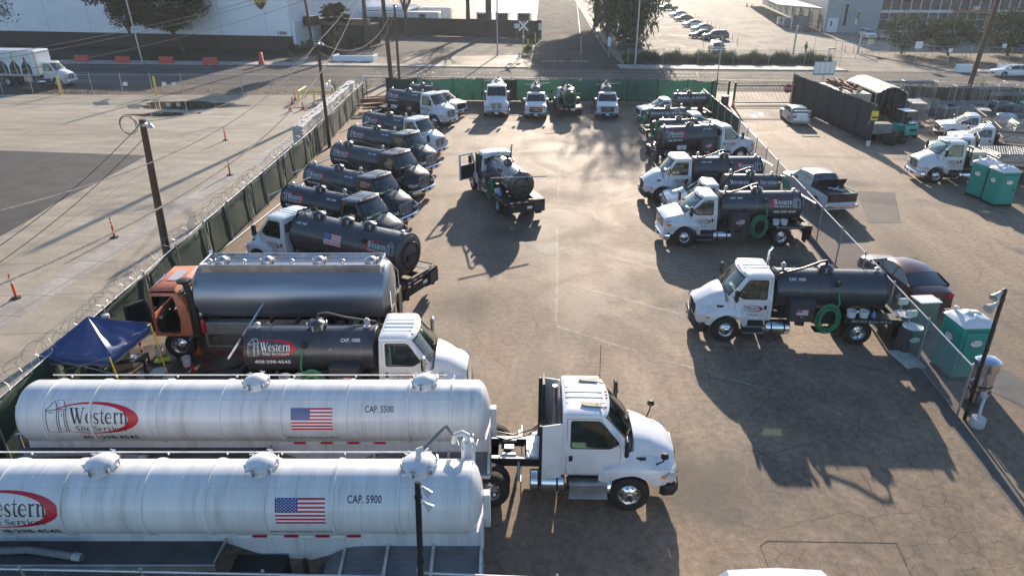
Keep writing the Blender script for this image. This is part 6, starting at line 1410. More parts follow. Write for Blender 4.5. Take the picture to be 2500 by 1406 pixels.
# ---------------- portable toilets and wash stations ----------------
def potty(label,loc,deg,roofc=BUCK,group='teal portable toilets',mark=True):
    t=thing('portable_toilet',label,'portable toilet',(loc[0],loc[1],0),R(deg),group); w=.55
    def bd():
        mb=MB(); mb.box(-w,w,-w,w,.12,2.05,TEAL,.03); mb.box(-w-.02,w+.02,-w-.02,w+.02,0,.12,RUB,.02)
        for sx in(-1,1):
            mb.box(sx*w,sx*(w+.015),-w+.06,w-.06,.22,.95,TEAL,.007); mb.box(sx*w,sx*(w+.015),-w+.06,w-.06,1.05,1.85,TEAL,.007)
            for k in range(4): mb.box(sx*w,sx*(w+.03),-w+.15+k*.25,-w+.19+k*.25,.3,1.8,TEAL,.006)
        mb.box(-w+.06,w-.06,w,w+.015,.22,.95,TEAL,.007)
        for k in range(4): mb.box(-w+.15+k*.25,-w+.19+k*.25,w,w+.03,.3,1.8,TEAL,.006)
        for x0_,z0_,x1_,z1_ in ((-w+.1,.25,w-.1,.9),(-w+.1,.9,w-.1,.25)): mb.tube([(x0_,-w-.01,z0_),(x1_,-w-.01,z1_)],.02,TEAL,n=5)
        mb.box(-.42,.42,-w-.035,-w,.18,1.93,TEAL,.015); mb.box(.3,.36,-w-.06,-w-.03,.95,1.1,RUB,.01)
        for k in range(6): mb.box(-.4+k*.14,-.3+k*.14,-w-.045,-w-.03,1.86,1.9,RUB,.003)
        return mb
    b=part('cabin',('potty',),bd,t)
    def rf():
        mb=MB()
        def fn(u,v):
            x=-w-.05+u*(2*w+.1); y=-w-.05+v*(2*w+.1); e=max(abs(2*u-1),abs(2*v-1)); z=2.05+.26*(1-e**3)+.04*math.cos(4*math.atan2(v-.5,u-.5))*(1-e)
            return (x,y,z+.02*math.sin(v*40)*(1-e))
        mb.grid(fn,16,16,BUCK); mb.box(-w-.05,w+.05,-w-.05,w+.05,2.02,2.06,BUCK,.01); mb.lathe([(.06,0),(.06,.18),(.08,.18),(.08,.24),(.02,.26)],BUCK,o=(-.35,.35,2.15),n=10); return mb
    part('roof',('potroof',),rf,t)
    if mark:
        def dg():
            pts=[(.2*math.cos(a),.12*math.sin(a)) for a in [k*math.pi/12 for k in range(24)]]; rim=[(.215*math.cos(a),.132*math.sin(a)) for a in [k*math.pi/12 for k in range(24)]]
            return decal([(rim,REDV,1),(pts,WHV,2)]+serif('Western',.02,-.0,.065,BLKV,3)+GL_text('Site Services',.02,-.06,.026,BLKV,bold=.01),('side',0,-1,w+.036,1.45,0),'decal')
        part('decal',('potdec',),dg,b); part('decal',('potdec',),dg,b,rot=(0,0,R(-90)))
    return t
potty('teal portable toilet with white roof beside the black lamp pole and steel cylinder',(15.5,20.85),2)
potty('left one of the pair of teal portable toilets beside the large flatbed',(28.6,41.0),14)
potty('right one of the pair of teal portable toilets beside the large flatbed',(28.7,39.55),4)
def wash(label,loc,deg):
    t=thing('hand_wash_station',label,'wash station',(loc[0],loc[1],0),R(deg),'dark hand wash stations'); mb=MB(); mb.box(-.35,.35,-.28,.28,0,.95,mat('dark_grey_plastic',(.07,.07,.08),.5,0,.1,4),.06); mb.build('body',t)
    mb=MB(); mb.lathe([(.02,.9),(.26,.95),(.32,1.02),(.34,1.03),(.34,1.0)],BUCK,n=24); mb.box(-.02,.02,.25,.29,1.0,1.5,GALV,.01); mb.box(-.2,.2,.15,.3,1.3,1.55,BUCK,.03); mb.build('basin',t)
    o=bpy.data.objects.new('decal',decal([([(.2*math.cos(a),.1*math.sin(a)) for a in [k*math.pi/12 for k in range(24)]],WHV,1)]+serif('Western',0,-.03,.055,BLKV,3),('side',0,-1,.281,.6,0))); link(o,t)
wash('near hand wash station with round white basin left of the portable toilet',(14.55,22.3),6); wash('far hand wash station with round white basin left of the portable toilet',(14.75,23.3),6)
GBOX=mat('green_grey_box',(.16,.2,.18),.5,.2,.1,3)
t=thing('utility_cabinet','grey green utility cabinet with pale lid behind the wash stations','cabinet',(15.9,24.0,0),R(5)); mb=MB(); mb.box(-.4,.4,-.3,.3,0,1.25,GBOX,.03); mb.box(-.44,.44,-.34,.34,1.25,1.3,BUCK,.015); mb.build('body',t); mb=MB(); mb.box(-.35,.0,-.315,-.3,.3,1.1,GBOX,.01); mb.box(.04,.35,-.315,-.3,.3,1.1,GBOX,.01); mb.build('door',t)
t=thing('concrete_slab','flat pale paving slab on the ground by the fence and wash stations','slab',(14.2,21.6,0),R(5)); mb=MB(); mb.box(-.35,.35,-.6,.6,.01,.1,CONC,.02); mb.build('slab',t)
def cylh():
    t=thing('steel_cylinder','upright ribbed stainless steel cylinder with domed lid beside the black lamp pole','steel tank',(15.05,18.95,0)); mb=MB(); mb.lathe([(.3,.05),(.3,.08),(.31,.1),(.31,1.35)],ALU,n=32)
    for k in range(16): a=k*math.pi/8; mb.box(.31*math.cos(a)-.015,.31*math.cos(a)+.015,.31*math.sin(a)-.015,.31*math.sin(a)+.015,.12,1.3,ALU,.01)
    mb.build('shell',t); mb=MB(); mb.lathe([(.36,1.3),(.37,1.32),(.37,1.62),(.33,1.66),(.2,1.72),(.01,1.75)],ALU,n=32); mb.build('lid',t)
    mb=MB(); 
    for z in (.55,.75): mb.lathe([(.325,z-.02),(.345,z),(.325,z+.02)],RUB,n=28,cap=False)
    mb.tube([(-.3,-.1,1.0),(-.6,-.2,1.0),(-.62,-.2,.3)],.03,GALV,n=6); mb.build('strap',t)
    t=thing('vent_drum','small pale grey drum with an angled pipe at the foot of the black lamp pole','vent drum',(14.35,17.7,0)); mb=MB(); mb.lathe([(.01,0),(.2,.0),(.22,.04),(.22,.28),(.2,.32),(.01,.34)],GRYV,n=20); mb.build('drum',t); mb=MB(); mb.tube([(0,0,.3),(.05,.1,.7),(.1,.15,.95)],.05,GRYV,n=10); mb.tube([(.1,.15,.95),(.13,.3,1.0)],.09,GRYV,n=10); mb.build('pipe',t)
cylh()
# ---------------- cars near the yard ----------------
SILV=mat('silver_car_paint',(.42,.42,.43),.28,.5,.05,3,coat=.7); BURG=mat('burgundy_car_paint',(.08,.03,.03),.3,.3,.15,1.2,coat=.5); WCAR=mat('white_car_paint',(.72,.73,.75),.28,0,.04,3,coat=.7); DCAR=mat('dark_car_paint',(.03,.032,.036),.2,.2,.1,3,coat=.8); GCAR=mat('grey_car_paint',(.12,.12,.13),.25,.4,.1,3,coat=.8); BCAR=mat('blue_car_paint',(.02,.07,.45),.25,.1,.1,3,coat=.8)
t=car('saloon_car','silver saloon car with rear wing waiting in front of the driveway gate','car',(25.4,63.2),84,SILV); mb=MB(); mb.box(-2.3,-2.02,-.72,.72,1.28,1.31,SILV,.01); [mb.box(-2.2,-2.08,s*.55-.02,s*.55+.02,.98,1.29,SILV) for s in(1,-1)]; mb.build('rear_wing',t)
car('saloon_car','burgundy saloon car with faded roof behind the chain link fence','car',(16.95,27.6),94,BURG,rims=ALUD)
def pickup():
    t=car('pickup_truck','white pickup truck with open dark cargo bed parked along the chain link fence','pickup truck',(18.15,40.2),97,WCAR,'pickup')
    mb=MB(); mb.box(-2.72,-1.02,-.8,.8,.75,1.262,CHAS); mb.box(-2.76,-.98,-.9,-.8,1.2,1.29,RUB,.01); mb.box(-2.76,-.98,.8,.9,1.2,1.29,RUB,.01); mb.box(-2.86,-2.74,-.86,.86,.78,1.28,DCAR,.02); mb.box(-3.0,-2.8,-.95,.95,.5,.66,CHROME,.03); mb.box(-2.875,-2.86,-.16,.16,.62,.76,WHV); mb.build('bed',t)
    mb=MB(); mb.box(-1.45,-1.02,-.82,.82,1.26,1.42,CHAS,.02); mb.prism([(-1.45,-.85,1.42),(-1.45,.85,1.42),(-1.6,.85,1.72),(-1.6,-.85,1.72)],CHAS,(.03,0,.02)); mb.tube([(-1.75,-.3,1.33),(-2.3,.3,1.35)],.05,GALV,n=8); mb.tube([(-1.8,.35,1.33),(-2.5,-.2,1.35)],.04,BUCK,n=8); mb.build('tool_chest',t)
pickup()
# ---------------- small things in the yard ----------------
ORD=('first','second','third','fourth','fifth','sixth','seventh','eighth','ninth','tenth','eleventh','twelfth','thirteenth','fourteenth','fifteenth','sixteenth')
def bucket(label,loc,r=.15,h=.33,z=0,m=BUCK,group='white buckets',name='bucket',cat='bucket'):
    t=thing(name,label,cat,(loc[0],loc[1],z),random.random()*6,group)
    def f():
        mb=MB(); mb.lathe([(.001,.01),(r*.86,.01),(r*.9,.03),(r,h),(r*1.06,h),(r*1.06,h-.03),(r*.98,h-.03)],m,n=20,cap=False); mb.lathe([(r*.95,h),(r*.84,.04),(.001,.04)],m,n=20,cap=False); mb.lathe([(r*1.03,h*.75),(r*1.03,h*.78)],m,n=20,cap=False); return mb
    part('shell',('bk',r,h,m.name),f,t)
    def hd():
        mb=MB(); mb.tube([(r*math.cos(a),.02,h-.04-r*.9*math.sin(a)*.8) for a in [k*math.pi/8 for k in range(9)]],.008,GALV,n=4); return mb
    part('handle',('bh',r,h),hd,t); return t
def on_truck(tloc,deg,x,y): a=R(deg); return (tloc[0]+x*math.cos(a)-y*math.sin(a),tloc[1]+x*math.sin(a)+y*math.cos(a))
for lb,tl,dg,x,y in (('left white bucket on the rear deck of the nearest right row truck',(12.92,23.82),176.6,.35,1.0),('right white bucket on the rear deck of the nearest right row truck',(12.92,23.82),176.6,-.1,1.0),
  ('left white bucket on the rear deck of the square nosed truck with large lettering',(13.48,33.77),180.5,.35,1.0),('right white bucket on the rear deck of the square nosed truck with large lettering',(13.48,33.77),180.5,-.05,1.0),
  ('left white bucket on the deck of the right facing truck with green hose coil',(11.33,49.0),12.5,.1,-1.0),('right white bucket on the deck of the right facing truck with green hose coil',(11.33,49.0),12.5,.45,-1.0),
  ('white bucket on the rear deck of the truck in the middle with its door open',(.2,38.1),109.5,.25,1.0),
  ('left white bucket on the deck of the farthest white cab in the left row',(-10.23,64.34),327,.1,-1.0),('right white bucket on the deck of the farthest white cab in the left row',(-10.23,64.34),327,.45,-1.0),
  ('left white bucket on the deck of the truck behind the white tank trailers',(-7.35,19.4),-.3,.3,-1.0),('right white bucket on the deck of the truck behind the white tank trailers',(-7.35,19.4),-.3,.75,-1.0)):
    p=on_truck(tl,dg,x,y); bucket(lb,p,.17,.26,1.125)
p=on_truck((12.92,23.82),176.6,-.45,1.02)
t=thing('plastic_bottle','small blue plastic bottle next to the buckets on the nearest right row truck','bottle',(p[0],p[1],1.125)); mb=MB(); mb.lathe([(.07,0),(.08,.02),(.08,.14),(.03,.2),(.025,.25)],BLUEP,n=14); mb.build('body',t)
p=on_truck((.2,38.1),109.5,-.25,1.02)
t=thing('plastic_bottle','blue plastic bottle beside the bucket on the truck in the middle','bottle',(p[0],p[1],1.125)); mb=MB(); mb.lathe([(.1,0),(.11,.02),(.11,.24),(.04,.32),(.03,.36)],BLUEP,n=14); mb.build('body',t)
# canopy tent and clutter
TENT=cloth('navy_tent_cloth',(.03,.06,.21),.2); TENT.node_tree.nodes['Principled BSDF'].inputs['Specular IOR Level'].default_value=.9; TENT.node_tree.nodes['Principled BSDF'].inputs['Sheen Weight'].default_value=.8
for l_ in list(TENT.node_tree.links):
    if l_.to_socket.name=='Roughness': TENT.node_tree.links.remove(l_)
TENT.node_tree.nodes['Principled BSDF'].inputs['Roughness'].default_value=.36; TENT.node_tree.nodes['Principled BSDF'].inputs['Sheen Roughness'].default_value=.4
def tent():
    t=thing('canopy_tent','dark blue pop up canopy tent with one sagging corner over the work area','tent',(-14.2,17.5,0)); C=[G(96,868,2.05),G(268,872,2.05),G(367,790,2.3),G(200,790,2.1)]; A=G(214,772,2.75); 
    C=[Vector(c) for c in C]; A=Vector(A); o=Vector((-14.2,17.5,0)); mb=MB()
    for i in range(4):
        a,b=C[i],C[(i+1)%4]
        def fn(u,v):
            e=a+(b-a)*u; q=e+(A-e)*v; sag=-.16*math.sin(math.pi*u)*(1-v)*v*3.2-.04*abs(math.sin(u*9))*(1-v)
            q=q+Vector((0,0,sag+.05*mnoise.noise(Vector((q.x*3,q.y*3,i*2.3)))*(1-v)*(2.2 if i in(1,2) else 1)))
            return q-o
        mb.grid(fn,18,14,TENT)
        def vl(u,v): e=a+(b-a)*u; return e+Vector((0,0,-.28*v-.04*abs(math.sin(u*9))))-o
        if i!=2: mb.grid(vl,18,2,TENT)
    ob=mb.build('cloth',t,sharp=60); ob.modifiers.new('s','SOLIDIFY').thickness=.006
    legs=[(C[0],mat('dark_grey_tube',(.1,.1,.1),.4,.5,.1,3)),(C[1],YEL),(C[2],YEL),(C[3],GALV)]
    for c,m in legs:
        mb=MB(); f=Vector((c.x*.985,c.y,0.02)); mb.tube([c-o,f-o],.025,m,n=7)
        mb.build('leg',t)
    mb=MB(); mb.tube([C[0]-o,C[1]-o-Vector((0,0,.6))],.012,GALV,n=4); mb.tube([C[0]-o-Vector((0,0,.7)),C[1]-o],.012,GALV,n=4); mb.build('cross_brace',t)
    return C
TC=tent()
f=TC[2]
t=thing('tent_weight','pale round concrete weight at the foot of the yellow tent leg','weight',(f.x*.985,f.y,0)); mb=MB(); mb.lathe([(.01,0),(.19,0),(.2,.05),(.19,.28),(.01,.3)],CONC,n=20); mb.build('body',t); 
q=G(458,893); bucket('white bucket near the orange truck wheel with a red tool leaning on it',(q.x,q.y),.15,.36)
q=G(390,868); bucket('white bucket behind the yellow tent leg near the orange truck',(q.x,q.y),.15,.36)
q=G(215,925); bucket('white bucket under the blue tent at its front edge',(q.x,q.y),.15,.36)
q=G(345,925); bucket('grey bucket among the tools beside the tent',(q.x,q.y),.13,.25,0,GRYV)
q=G(474,905); t=thing('pump_tool','small red hand tool leaning on the white bucket','tool',(q.x,q.y,0)); mb=MB(); mb.tube([(0,0,.02),(-.05,0,.2),(-.02,0,.33)],.035,REDV,n=8); mb.box(-.1,.08,-.04,.04,0,.05,REDV,.01); mb.build('body',t)
q=G(483,862); t=thing('traffic_cone','faded orange cone leaning on the front wheel of the orange truck','traffic cone',(q.x,q.y,0)); mb=MB(); mb.lathe([(.01,.03),(.14,.03),(.12,.08),(.045,.7),(.01,.72)],mat('faded_orange_cone',(.6,.14,.04),.6,0,.1,5),n=18); mb.box(-.18,.18,-.18,.18,0,.03,mat('faded_orange_cone',(.6,.14,.04)),.01); mb.build('cone',t)
q=G(388,908); t=thing('metal_lid','round grey metal lid lying flat on the dark ground','lid',(q.x,q.y,0)); mb=MB(); mb.lathe([(.01,.02),(.27,.02),(.29,.04),(.3,.02),(.3,.005)],ALUD,n=28); mb.build('disc',t)
q=G(352,880); t=thing('striped_post','red and white striped post standing by the work bench','post',(q.x,q.y,0)); mb=MB(); [mb.lathe([(.045,k*.16),(.045,k*.16+.16)],(REDV,WHV)[k%2],n=10) for k in range(7)]; mb.build('post',t)
q=G(262,775,1.9); t=thing('red_drum','red and white can standing on top of the fence line behind the tent','can',(-14.0,q.y,1.5)); mb=MB(); mb.lathe([(.12,0),(.12,.45),(.1,.47)],REDV,n=16); mb.lathe([(.125,.4),(.125,.5),(.08,.52)],BUCK,n=16); mb.build('can',t)
PLY=mat('speckled_board',(.3,.25,.18),.8,0,.4,30); CBX=mat('cardboard',(.35,.24,.13),.8,0,.1,5); NVY=mat('navy_fabric',(.02,.03,.1),.7,0,.2,5); OLV=mat('olive_plastic',(.12,.14,.11),.6,0,.2,4)
rn=random.Random(5)
def clutter(name,label,cat,px,py,fn,rz=0):
    q=G(px,py); t=thing(name,label,cat,(q.x,q.y,0),rz); mb=MB(); fn(mb); mb.build('body',t); return t
clutter('speckled_board','speckled tan board leaning beside the yellow tent pole','board',296,905,lambda mb:mb.box(-.4,.4,-.02,.02,.0,.75,PLY,.01),R(35))
clutter('storage_bin','dark green plastic bin under the front of the tent','bin',245,930,lambda mb:(mb.box(-.3,.3,-.2,.2,0,.35,mat('dark_green_plastic',(.02,.09,.05),.5),.04)),.1)
clutter('work_chair','navy folding chair under the tent','chair',265,905,lambda mb:(mb.box(-.25,.25,-.2,.2,.4,.45,NVY,.02),mb.box(-.25,.25,.18,.22,.45,.95,NVY,.02),[mb.tube([(a,b,0),(a,b,.42)],.015,GALV,n=5) for a in(-.22,.22) for b in(-.18,.18)]),R(-20))
clutter('grey_barrel','olive grey drum under the middle of the tent','drum',175,925,lambda mb:mb.lathe([(.01,0),(.28,0),(.29,.03),(.28,.4),(.3,.42),(.28,.44),(.28,.85),(.01,.87)],OLV,n=24))
clutter('grey_barrel','pale grey drum under the tent, right of the olive one','drum',205,918,lambda mb:mb.lathe([(.01,0),(.28,0),(.29,.03),(.28,.4),(.3,.42),(.28,.44),(.28,.8),(.01,.82)],mat('pale_grey_drum',(.4,.42,.38),.6),n=24))
clutter('hose_roll','coiled black hose on the ground at the left leg of the tent','hose',140,925,lambda mb:coil(mb,(0,0,.12),.35,.035,4.2,BLACKH,axis='z',pitch=.03,squash=1))
clutter('red_hose','red hose looped on the dark ground beside the orange truck','hose',545,880,lambda mb:coil(mb,(0,0,.03),.5,.016,2.6,REDH,axis='z',pitch=.01,squash=1,jit=.12))
clutter('black_hose','thick black hose lying on the ground left of the lettered tank','hose',540,905,lambda mb:mb.tube([(-.9,-.4,.06),(-.3,.1,.06),(.3,.15,.06),(.9,.5,.06)],.05,BLACKH,n=8))
clutter('work_bench','low dark work bench covered with tools and a blue sheet of paper','work bench',320,898,lambda mb:(mb.box(-.6,.6,-.3,.3,.35,.4,CHAS,.01),[mb.box(a-.03,a+.03,b-.03,b+.03,0,.35,CHAS) for a in(-.55,.55) for b in(-.25,.25)],mb.box(-.1,.25,-.05,.2,.401,.41,mat('blue_paper',(.3,.45,.7),.6))),R(12))
for k,(px,py,nm,lb) in enumerate(((300,915,'socket_wrench','steel wrench on the ground beside the work bench'),(330,912,'pipe_fitting','short steel pipe fitting lying near the striped post'),(352,905,'steel_bar','thin steel bar lying beside the round lid'),(372,885,'spanner','rusty spanner lying between the bench and the yellow leg'))):
    clutter(nm,lb,'tool',px,py,lambda mb:(mb.tube([(-.25,0,.03),(.25,.05,.03)],.025,(GALV,RUST,GALV,RUST)[k],n=6),mb.lathe([(.05,0),(.05,.05)],GALV,o=(.25,.05,.0),n=8)),k*.8)
clutter('safety_vest','crumpled bright yellow vest dropped beside the tent weight','vest',398,882,lambda mb:mb.grid(lambda u,v:(.5*u-.25,.35*v-.17,.03+.06*mnoise.noise(Vector((u*5,v*5,0)))+.04),10,8,mat('hi_vis_yellow',(.6,.75,.05),.6)),.4)
clutter('drain_pipe','long white pipe lying along the foot of the left fence','pipe',590,575,lambda mb:mb.tube([(-1.0,-9,.06),(-.2,-2,.06),(.6,6,.06),(.9,11,.06)],.045,BUCK,n=8))
t=thing('fence_notice','small white notice wired to the near chain link fence','sign',(-9.05,10.33,1.15),0); mb=MB(); mb.box(-.1,.1,-.02,0,0,.35,BUCK,.004); mb.build('panel',t)
# delineators, cones
def delineator(label,loc,group='orange delineator posts',s=1.0):
    t=thing('delineator_post',label,'delineator',(loc[0],loc[1],0),0,group)
    def b():
        mb=MB(); mb.lathe([(.01,0),(.2,0),(.21,.02),(.2,.05),(.06,.08),(.01,.08)],RUB,n=8); return mb
    def p_():
        mb=MB(); mb.lathe([(.05,.06),(.055,.1),(.045,.98),(.03,1.0),(.03,1.06),(.04,1.07),(.04,1.12),(.01,1.14)],ORG,n=12)
        for z in (.7,.86): mb.lathe([(.051,z),(.050,z+.09)],WHV,n=12,cap=False)
        return mb
    part('post',('dlp',),p_,t); part('base',('dlb',),b,t); return t
for lb,px,py in (('nearest orange delineator post at the left edge of the concrete lot',40,728),('orange delineator post on the purple stripe left of the wooden pole',280,580),('orange delineator post midway up the concrete lot',562,428),('upper orange delineator post in the open concrete lot',551,343),('orange delineator post half hidden by the concrete block wall',776,318)):
    q=G(px,py); delineator(lb,q)
def cone(label,px,py,group='orange and white traffic cones'):
    q=G(px,py); t=thing('traffic_cone',label,'traffic cone',(q.x,q.y,0),random.random(),group)
    def c():
        mb=MB(); mb.lathe([(.17,.04),(.15,.1),(.05,.72),(.01,.74)],ORG,n=16); mb.box(-.2,.2,-.2,.2,0,.04,RUB,.01); return mb
    def s():
        mb=MB(); mb.lathe([(.118,.32),(.096,.46)],WHV,n=16,cap=False); mb.lathe([(.08,.56),(.07,.62)],WHV,n=16,cap=False); return mb
    part('cone',('cone',),c,t); part('stripe',('cones',),s,t)
cone('front left traffic cone near the yellow guard rail',709,273); cone('front right traffic cone near the yellow guard rail',740,268); cone('middle traffic cone left of the yellow guard rail',714,255); cone('rear traffic cone at the corner of the yellow guard rail',721,245)
cone('tall traffic cone beside the left gate post of the driveway',1789,262,'gate cone')
# yellow guard rail and backflow preventer
t=thing('guard_rail','yellow pipe guard rail around the backflow pipework','guard rail',(-21.8,72.6,0)); mb=MB()
mb.box(0,6.4,-.05,.05,.95,1.1,YEL,.02); mb.box(-.05,.05,0,3.0,.95,1.1,YEL,.02); mb.build('rail',t)
for x,y in ((0,0),(1.6,0),(3.4,0),(5.6,0),(0,2.6)): mb=MB(); mb.tube([(x,y,0),(x,y,1.1)],.07,YEL,n=10); mb.build('post',t)
t=thing('backflow_preventer','grey and white backflow pipework on a concrete pad behind the yellow rail','pipework',(-19.2,74.0,0)); mb=MB(); mb.box(-1.0,1.2,-.6,.6,0,.1,CONC,.02); mb.build('pad',t); mb=MB(); mb.tube([(-.6,0,.1),(-.6,0,.7),(-.3,0,.9),(.5,0,1.3),(.7,0,1.0),(.7,0,.1)],.09,GALV,n=10); mb.box(-.15,.1,-.15,.15,.7,1.6,BUCK,.03); mb.box(.2,.42,-.15,.15,.9,1.9,BUCK,.03); mb.lathe([(.15,0),(.16,.03)],RUB,o=(.3,0,1.95),n=12); mb.build('pipe',t)
for lb,px,py in (('left yellow bollard beside the box truck in the chain link fence',150,232),('right yellow bollard beside a fence post of the concrete lot',383,233)):
    q=G(px,py); t=thing('bollard',lb,'bollard',(q.x,q.y+.0,0)); mb=MB(); mb.lathe([(.1,0),(.1,1.85),(.08,1.92),(.01,1.95)],YEL,n=14); mb.build('post',t)
for lb,px,py,w_ in (('small white notice hung low on the lot fence',309,212,.5),('left of two white notices on the lot fence',401,199,.5),('right of two white notices on the lot fence',426,203,.45),('white square notice on the fence near the yard corner',888,212,.6)):
    q=G(px,py,1.1 if px!=888 else 1.4); k=77.1/q.y; t=thing('fence_notice',lb,'sign',(q.x*k,77.0,1.1 if px!=888 else 1.6)); mb=MB(); mb.box(-w_/2,w_/2,-.08,-.06,-w_*.4,w_*.4,BUCK,.005); mb.build('panel',t)
# concrete block wall
def blk():
    mb=MB(); mb.box(-.75,.75,-.38,.38,.01,.74,CONC,.04); mb.box(-.55,.55,-.1,.1,.74,.79,CONC,.03); return mb
i=0
for k in range(14):
    for lv in range(3):
        t=thing('concrete_block','pale concrete block, %s from the near end in the %s layer beside the left fence'%(ORD[k],('bottom','middle','top')[lv]),'concrete block',(-15.6-.03*k+rn.uniform(-.05,.05),51.2+k*1.52,lv*.74),R(90+rn.uniform(-3,3)),'interlocking concrete blocks stacked along the left fence'); part('block',('blk',),blk,t)
# ---------------- street side things ----------------
def kbarrier(label,px,py,m=REDB,rz=0,group='red water filled barriers',name='plastic_barrier'):
    q=G(px,py); t=thing(name,label,'barrier',(q.x,q.y,0),rz,group)
    def f():
        mb=MB(); mb.loft([[Vector((x,-.3*e,0)),Vector((x,-.28*e,.25)),Vector((x,-.14*e,.5)),Vector((x,-.12*e,1.0)),Vector((x,.12*e,1.0)),Vector((x,.14*e,.5)),Vector((x,.28*e,.25)),Vector((x,.3*e,0))] for x,e in ((-1.0,.8),(-.96,1),(-.35,1),(-.3,.93),(.3,.93),(.35,1),(.96,1),(1.0,.8))],m); mb.box(-.5,-.25,-.2,.2,.02,.14,CHAS); mb.box(.25,.5,-.2,.2,.02,.14,CHAS); return mb
    part('shell',('kb',m.name),f,t)
    def cp():
        mb=MB(); mb.lathe([(.07,1.0),(.07,1.05)],CHAS,o=(.4,0,0),n=10); mb.lathe([(.07,1.0),(.07,1.05)],CHAS,o=(-.4,0,0),n=10); return mb
    part('cap',('kbc',),cp,t)
for lb,px,py in (('leftmost red water barrier on the far kerb near the box truck',202,153),('second red water barrier from the left on the far kerb',302,156),('third red water barrier from the left on the far kerb',408,157),('fourth red water barrier from the left on the far kerb',515,159)): kbarrier(lb,px,py,rz=R(-4))
t=thing('tall_barrier','tall narrow red water barrier on end beside the driveway entrance','barrier',(G(640,160).x,G(640,160).y,0)); mb=MB(); mb.loft([[Vector((sx*w_,sy*d_,z)) for sx,sy in((-1,-1),(1,-1),(1,1),(-1,1))] for z,w_,d_ in ((0,.4,.35),(.3,.38,.33),(.8,.24,.22),(1.6,.22,.2),(1.7,.16,.15))],REDB); mb.build('shell',t)
for k,(px,lb) in enumerate(((2350,'left white barrier in front of the white saloon car'),(2450,'middle white barrier behind the white saloon car'),(2490,'right white barrier at the right edge of the street'))): kbarrier(lb,px,177,BUCK,R(-4),'white water barriers')
# box truck
def boxtruck():
    t=thing('box_truck','white box truck with wine bottle pictures on its side driving along the street','box truck',(-56.6,83.4,0),R(-5)); S=build_cab(t,'intl',WHITE,WHITE,doorlogo=False)
    xb=S['xb']-.1; mb=MB(); W=1.28; z0,z1=1.25,3.95
    mb.box(xb-7.4,xb-.05,-W,W,z0,z1,WHITE,.12); mb.box(xb-.3,xb-.03,-W-.015,-W+.14,z0,z1-.1,ALUD,.03); mb.box(xb-7.4,xb-.05,-W-.02,-W,z0-.08,z0+.04,ALUD,.01); bx=mb.build('box_body',t)
    SIL=mat('van_graphic_blue',(.55,.62,.68),.35)
    po=[([(-3.4,-1.2),(3.1,-1.2),(3.1,1.15),(-3.4,1.15)],SIL,1)]
    def bottle(x,neck,body,h,w_,cap):
        out=[([(x-w_,-1.2),(x+w_,-1.2),(x+w_*.95,-.35),(x+.13,.2),(x-.13,.2),(x-w_*.95,-.35)],body,2),([(x-.13,.2),(x+.13,.2),(x+.11,h),(x-.11,h)],neck,3),([(x+w_*.3,-1.2),(x+w_*.42,-1.2),(x+.06,.15),(x+.02,.15)],WHV,4)]
        return out
    DB=mat('bottle_black',(.02,.03,.025),.3); GN=mat('bottle_gold',(.5,.4,.16),.4); WN=mat('bottle_wine',(.4,.04,.08),.4)
    for x,nk,h,w_ in ((2.3,WN,.65,.6),(.9,GN,1.1,.62),(-.5,GRYV,.6,.6),(-1.9,GN,.9,.6)): po+=bottle(x,nk,DB,h,w_,None)
    o=bpy.data.objects.new('side_graphic',decal([([p for p in q],m,l) for q,m,l in po],('side',xb-3.7,-1,W+.004,2.6,0))); link(o,bx)
    mb=MB(); [mb.box(xb-7.2,5,s*.36,s*.44,.9,1.2,CHAS) for s in(1,-1)]; mb.tube([(-1.2,-.9,.5),(-1.2,.9,.5)],.08,CHAS,n=8); mb.box(xb-2.2,xb-1.2,-1.1,-.7,.55,1.1,ALUD,.02); mb.build('chassis',t)
    for sd in(1,-1): wheel_part(t,-1.2,sd*.84,.5,.25,BUCK,'disc',sd,dual=True)
boxtruck()
# ---------------- vegetation ----------------
def leafmat(name,c,v=.5,tr=.25):
    m=bpy.data.materials.new(name); m.use_nodes=True; nt=m.node_tree; p=nt.nodes['Principled BSDF']; oi=node(nt,'ShaderNodeTexCoord'); n=node(nt,'ShaderNodeTexNoise'); n.inputs['Scale'].default_value=1.3; n.inputs['Detail'].default_value=4; nt.links.new(oi.outputs['Object'],n.inputs[0]); r=node(nt,'ShaderNodeValToRGB'); e=r.color_ramp.elements; e[0].position=.35;e[1].position=.65; e[0].color=(*[x*(1-v) for x in c],1); e[1].color=(*[x*(1+v) for x in c],1); nt.links.new(n.outputs[0],r.inputs[0]); nt.links.new(r.outputs[0],p.inputs['Base Color']); p.inputs['Roughness'].default_value=.75; p.inputs['Specular IOR Level'].default_value=.2
    tl=node(nt,'ShaderNodeBsdfTranslucent'); nt.links.new(r.outputs[0],tl.inputs[0]); mx=node(nt,'ShaderNodeMixShader'); mx.inputs[0].default_value=tr; nt.links.new(p.outputs[0],mx.inputs[1]); nt.links.new(tl.outputs[0],mx.inputs[2]); nt.links.new(mx.outputs[0],nt.nodes['Material Output'].inputs[0]); return m
LDK=leafmat('dark_foliage',(.045,.055,.03)); LMD=leafmat('mid_foliage',(.042,.06,.024),.5,.15); LBR=leafmat('bright_foliage',(.14,.2,.03),.4,.4); LGY=leafmat('grey_green_foliage',(.09,.11,.06),.4,.35); LYE=leafmat('yellow_green_foliage',(.22,.24,.05),.4,.5); LDRY=leafmat('dry_frond',(.14,.11,.06)); BARK=mat('bark',(.08,.06,.045),.9,0,.3,4,bump=.5,bs=15)
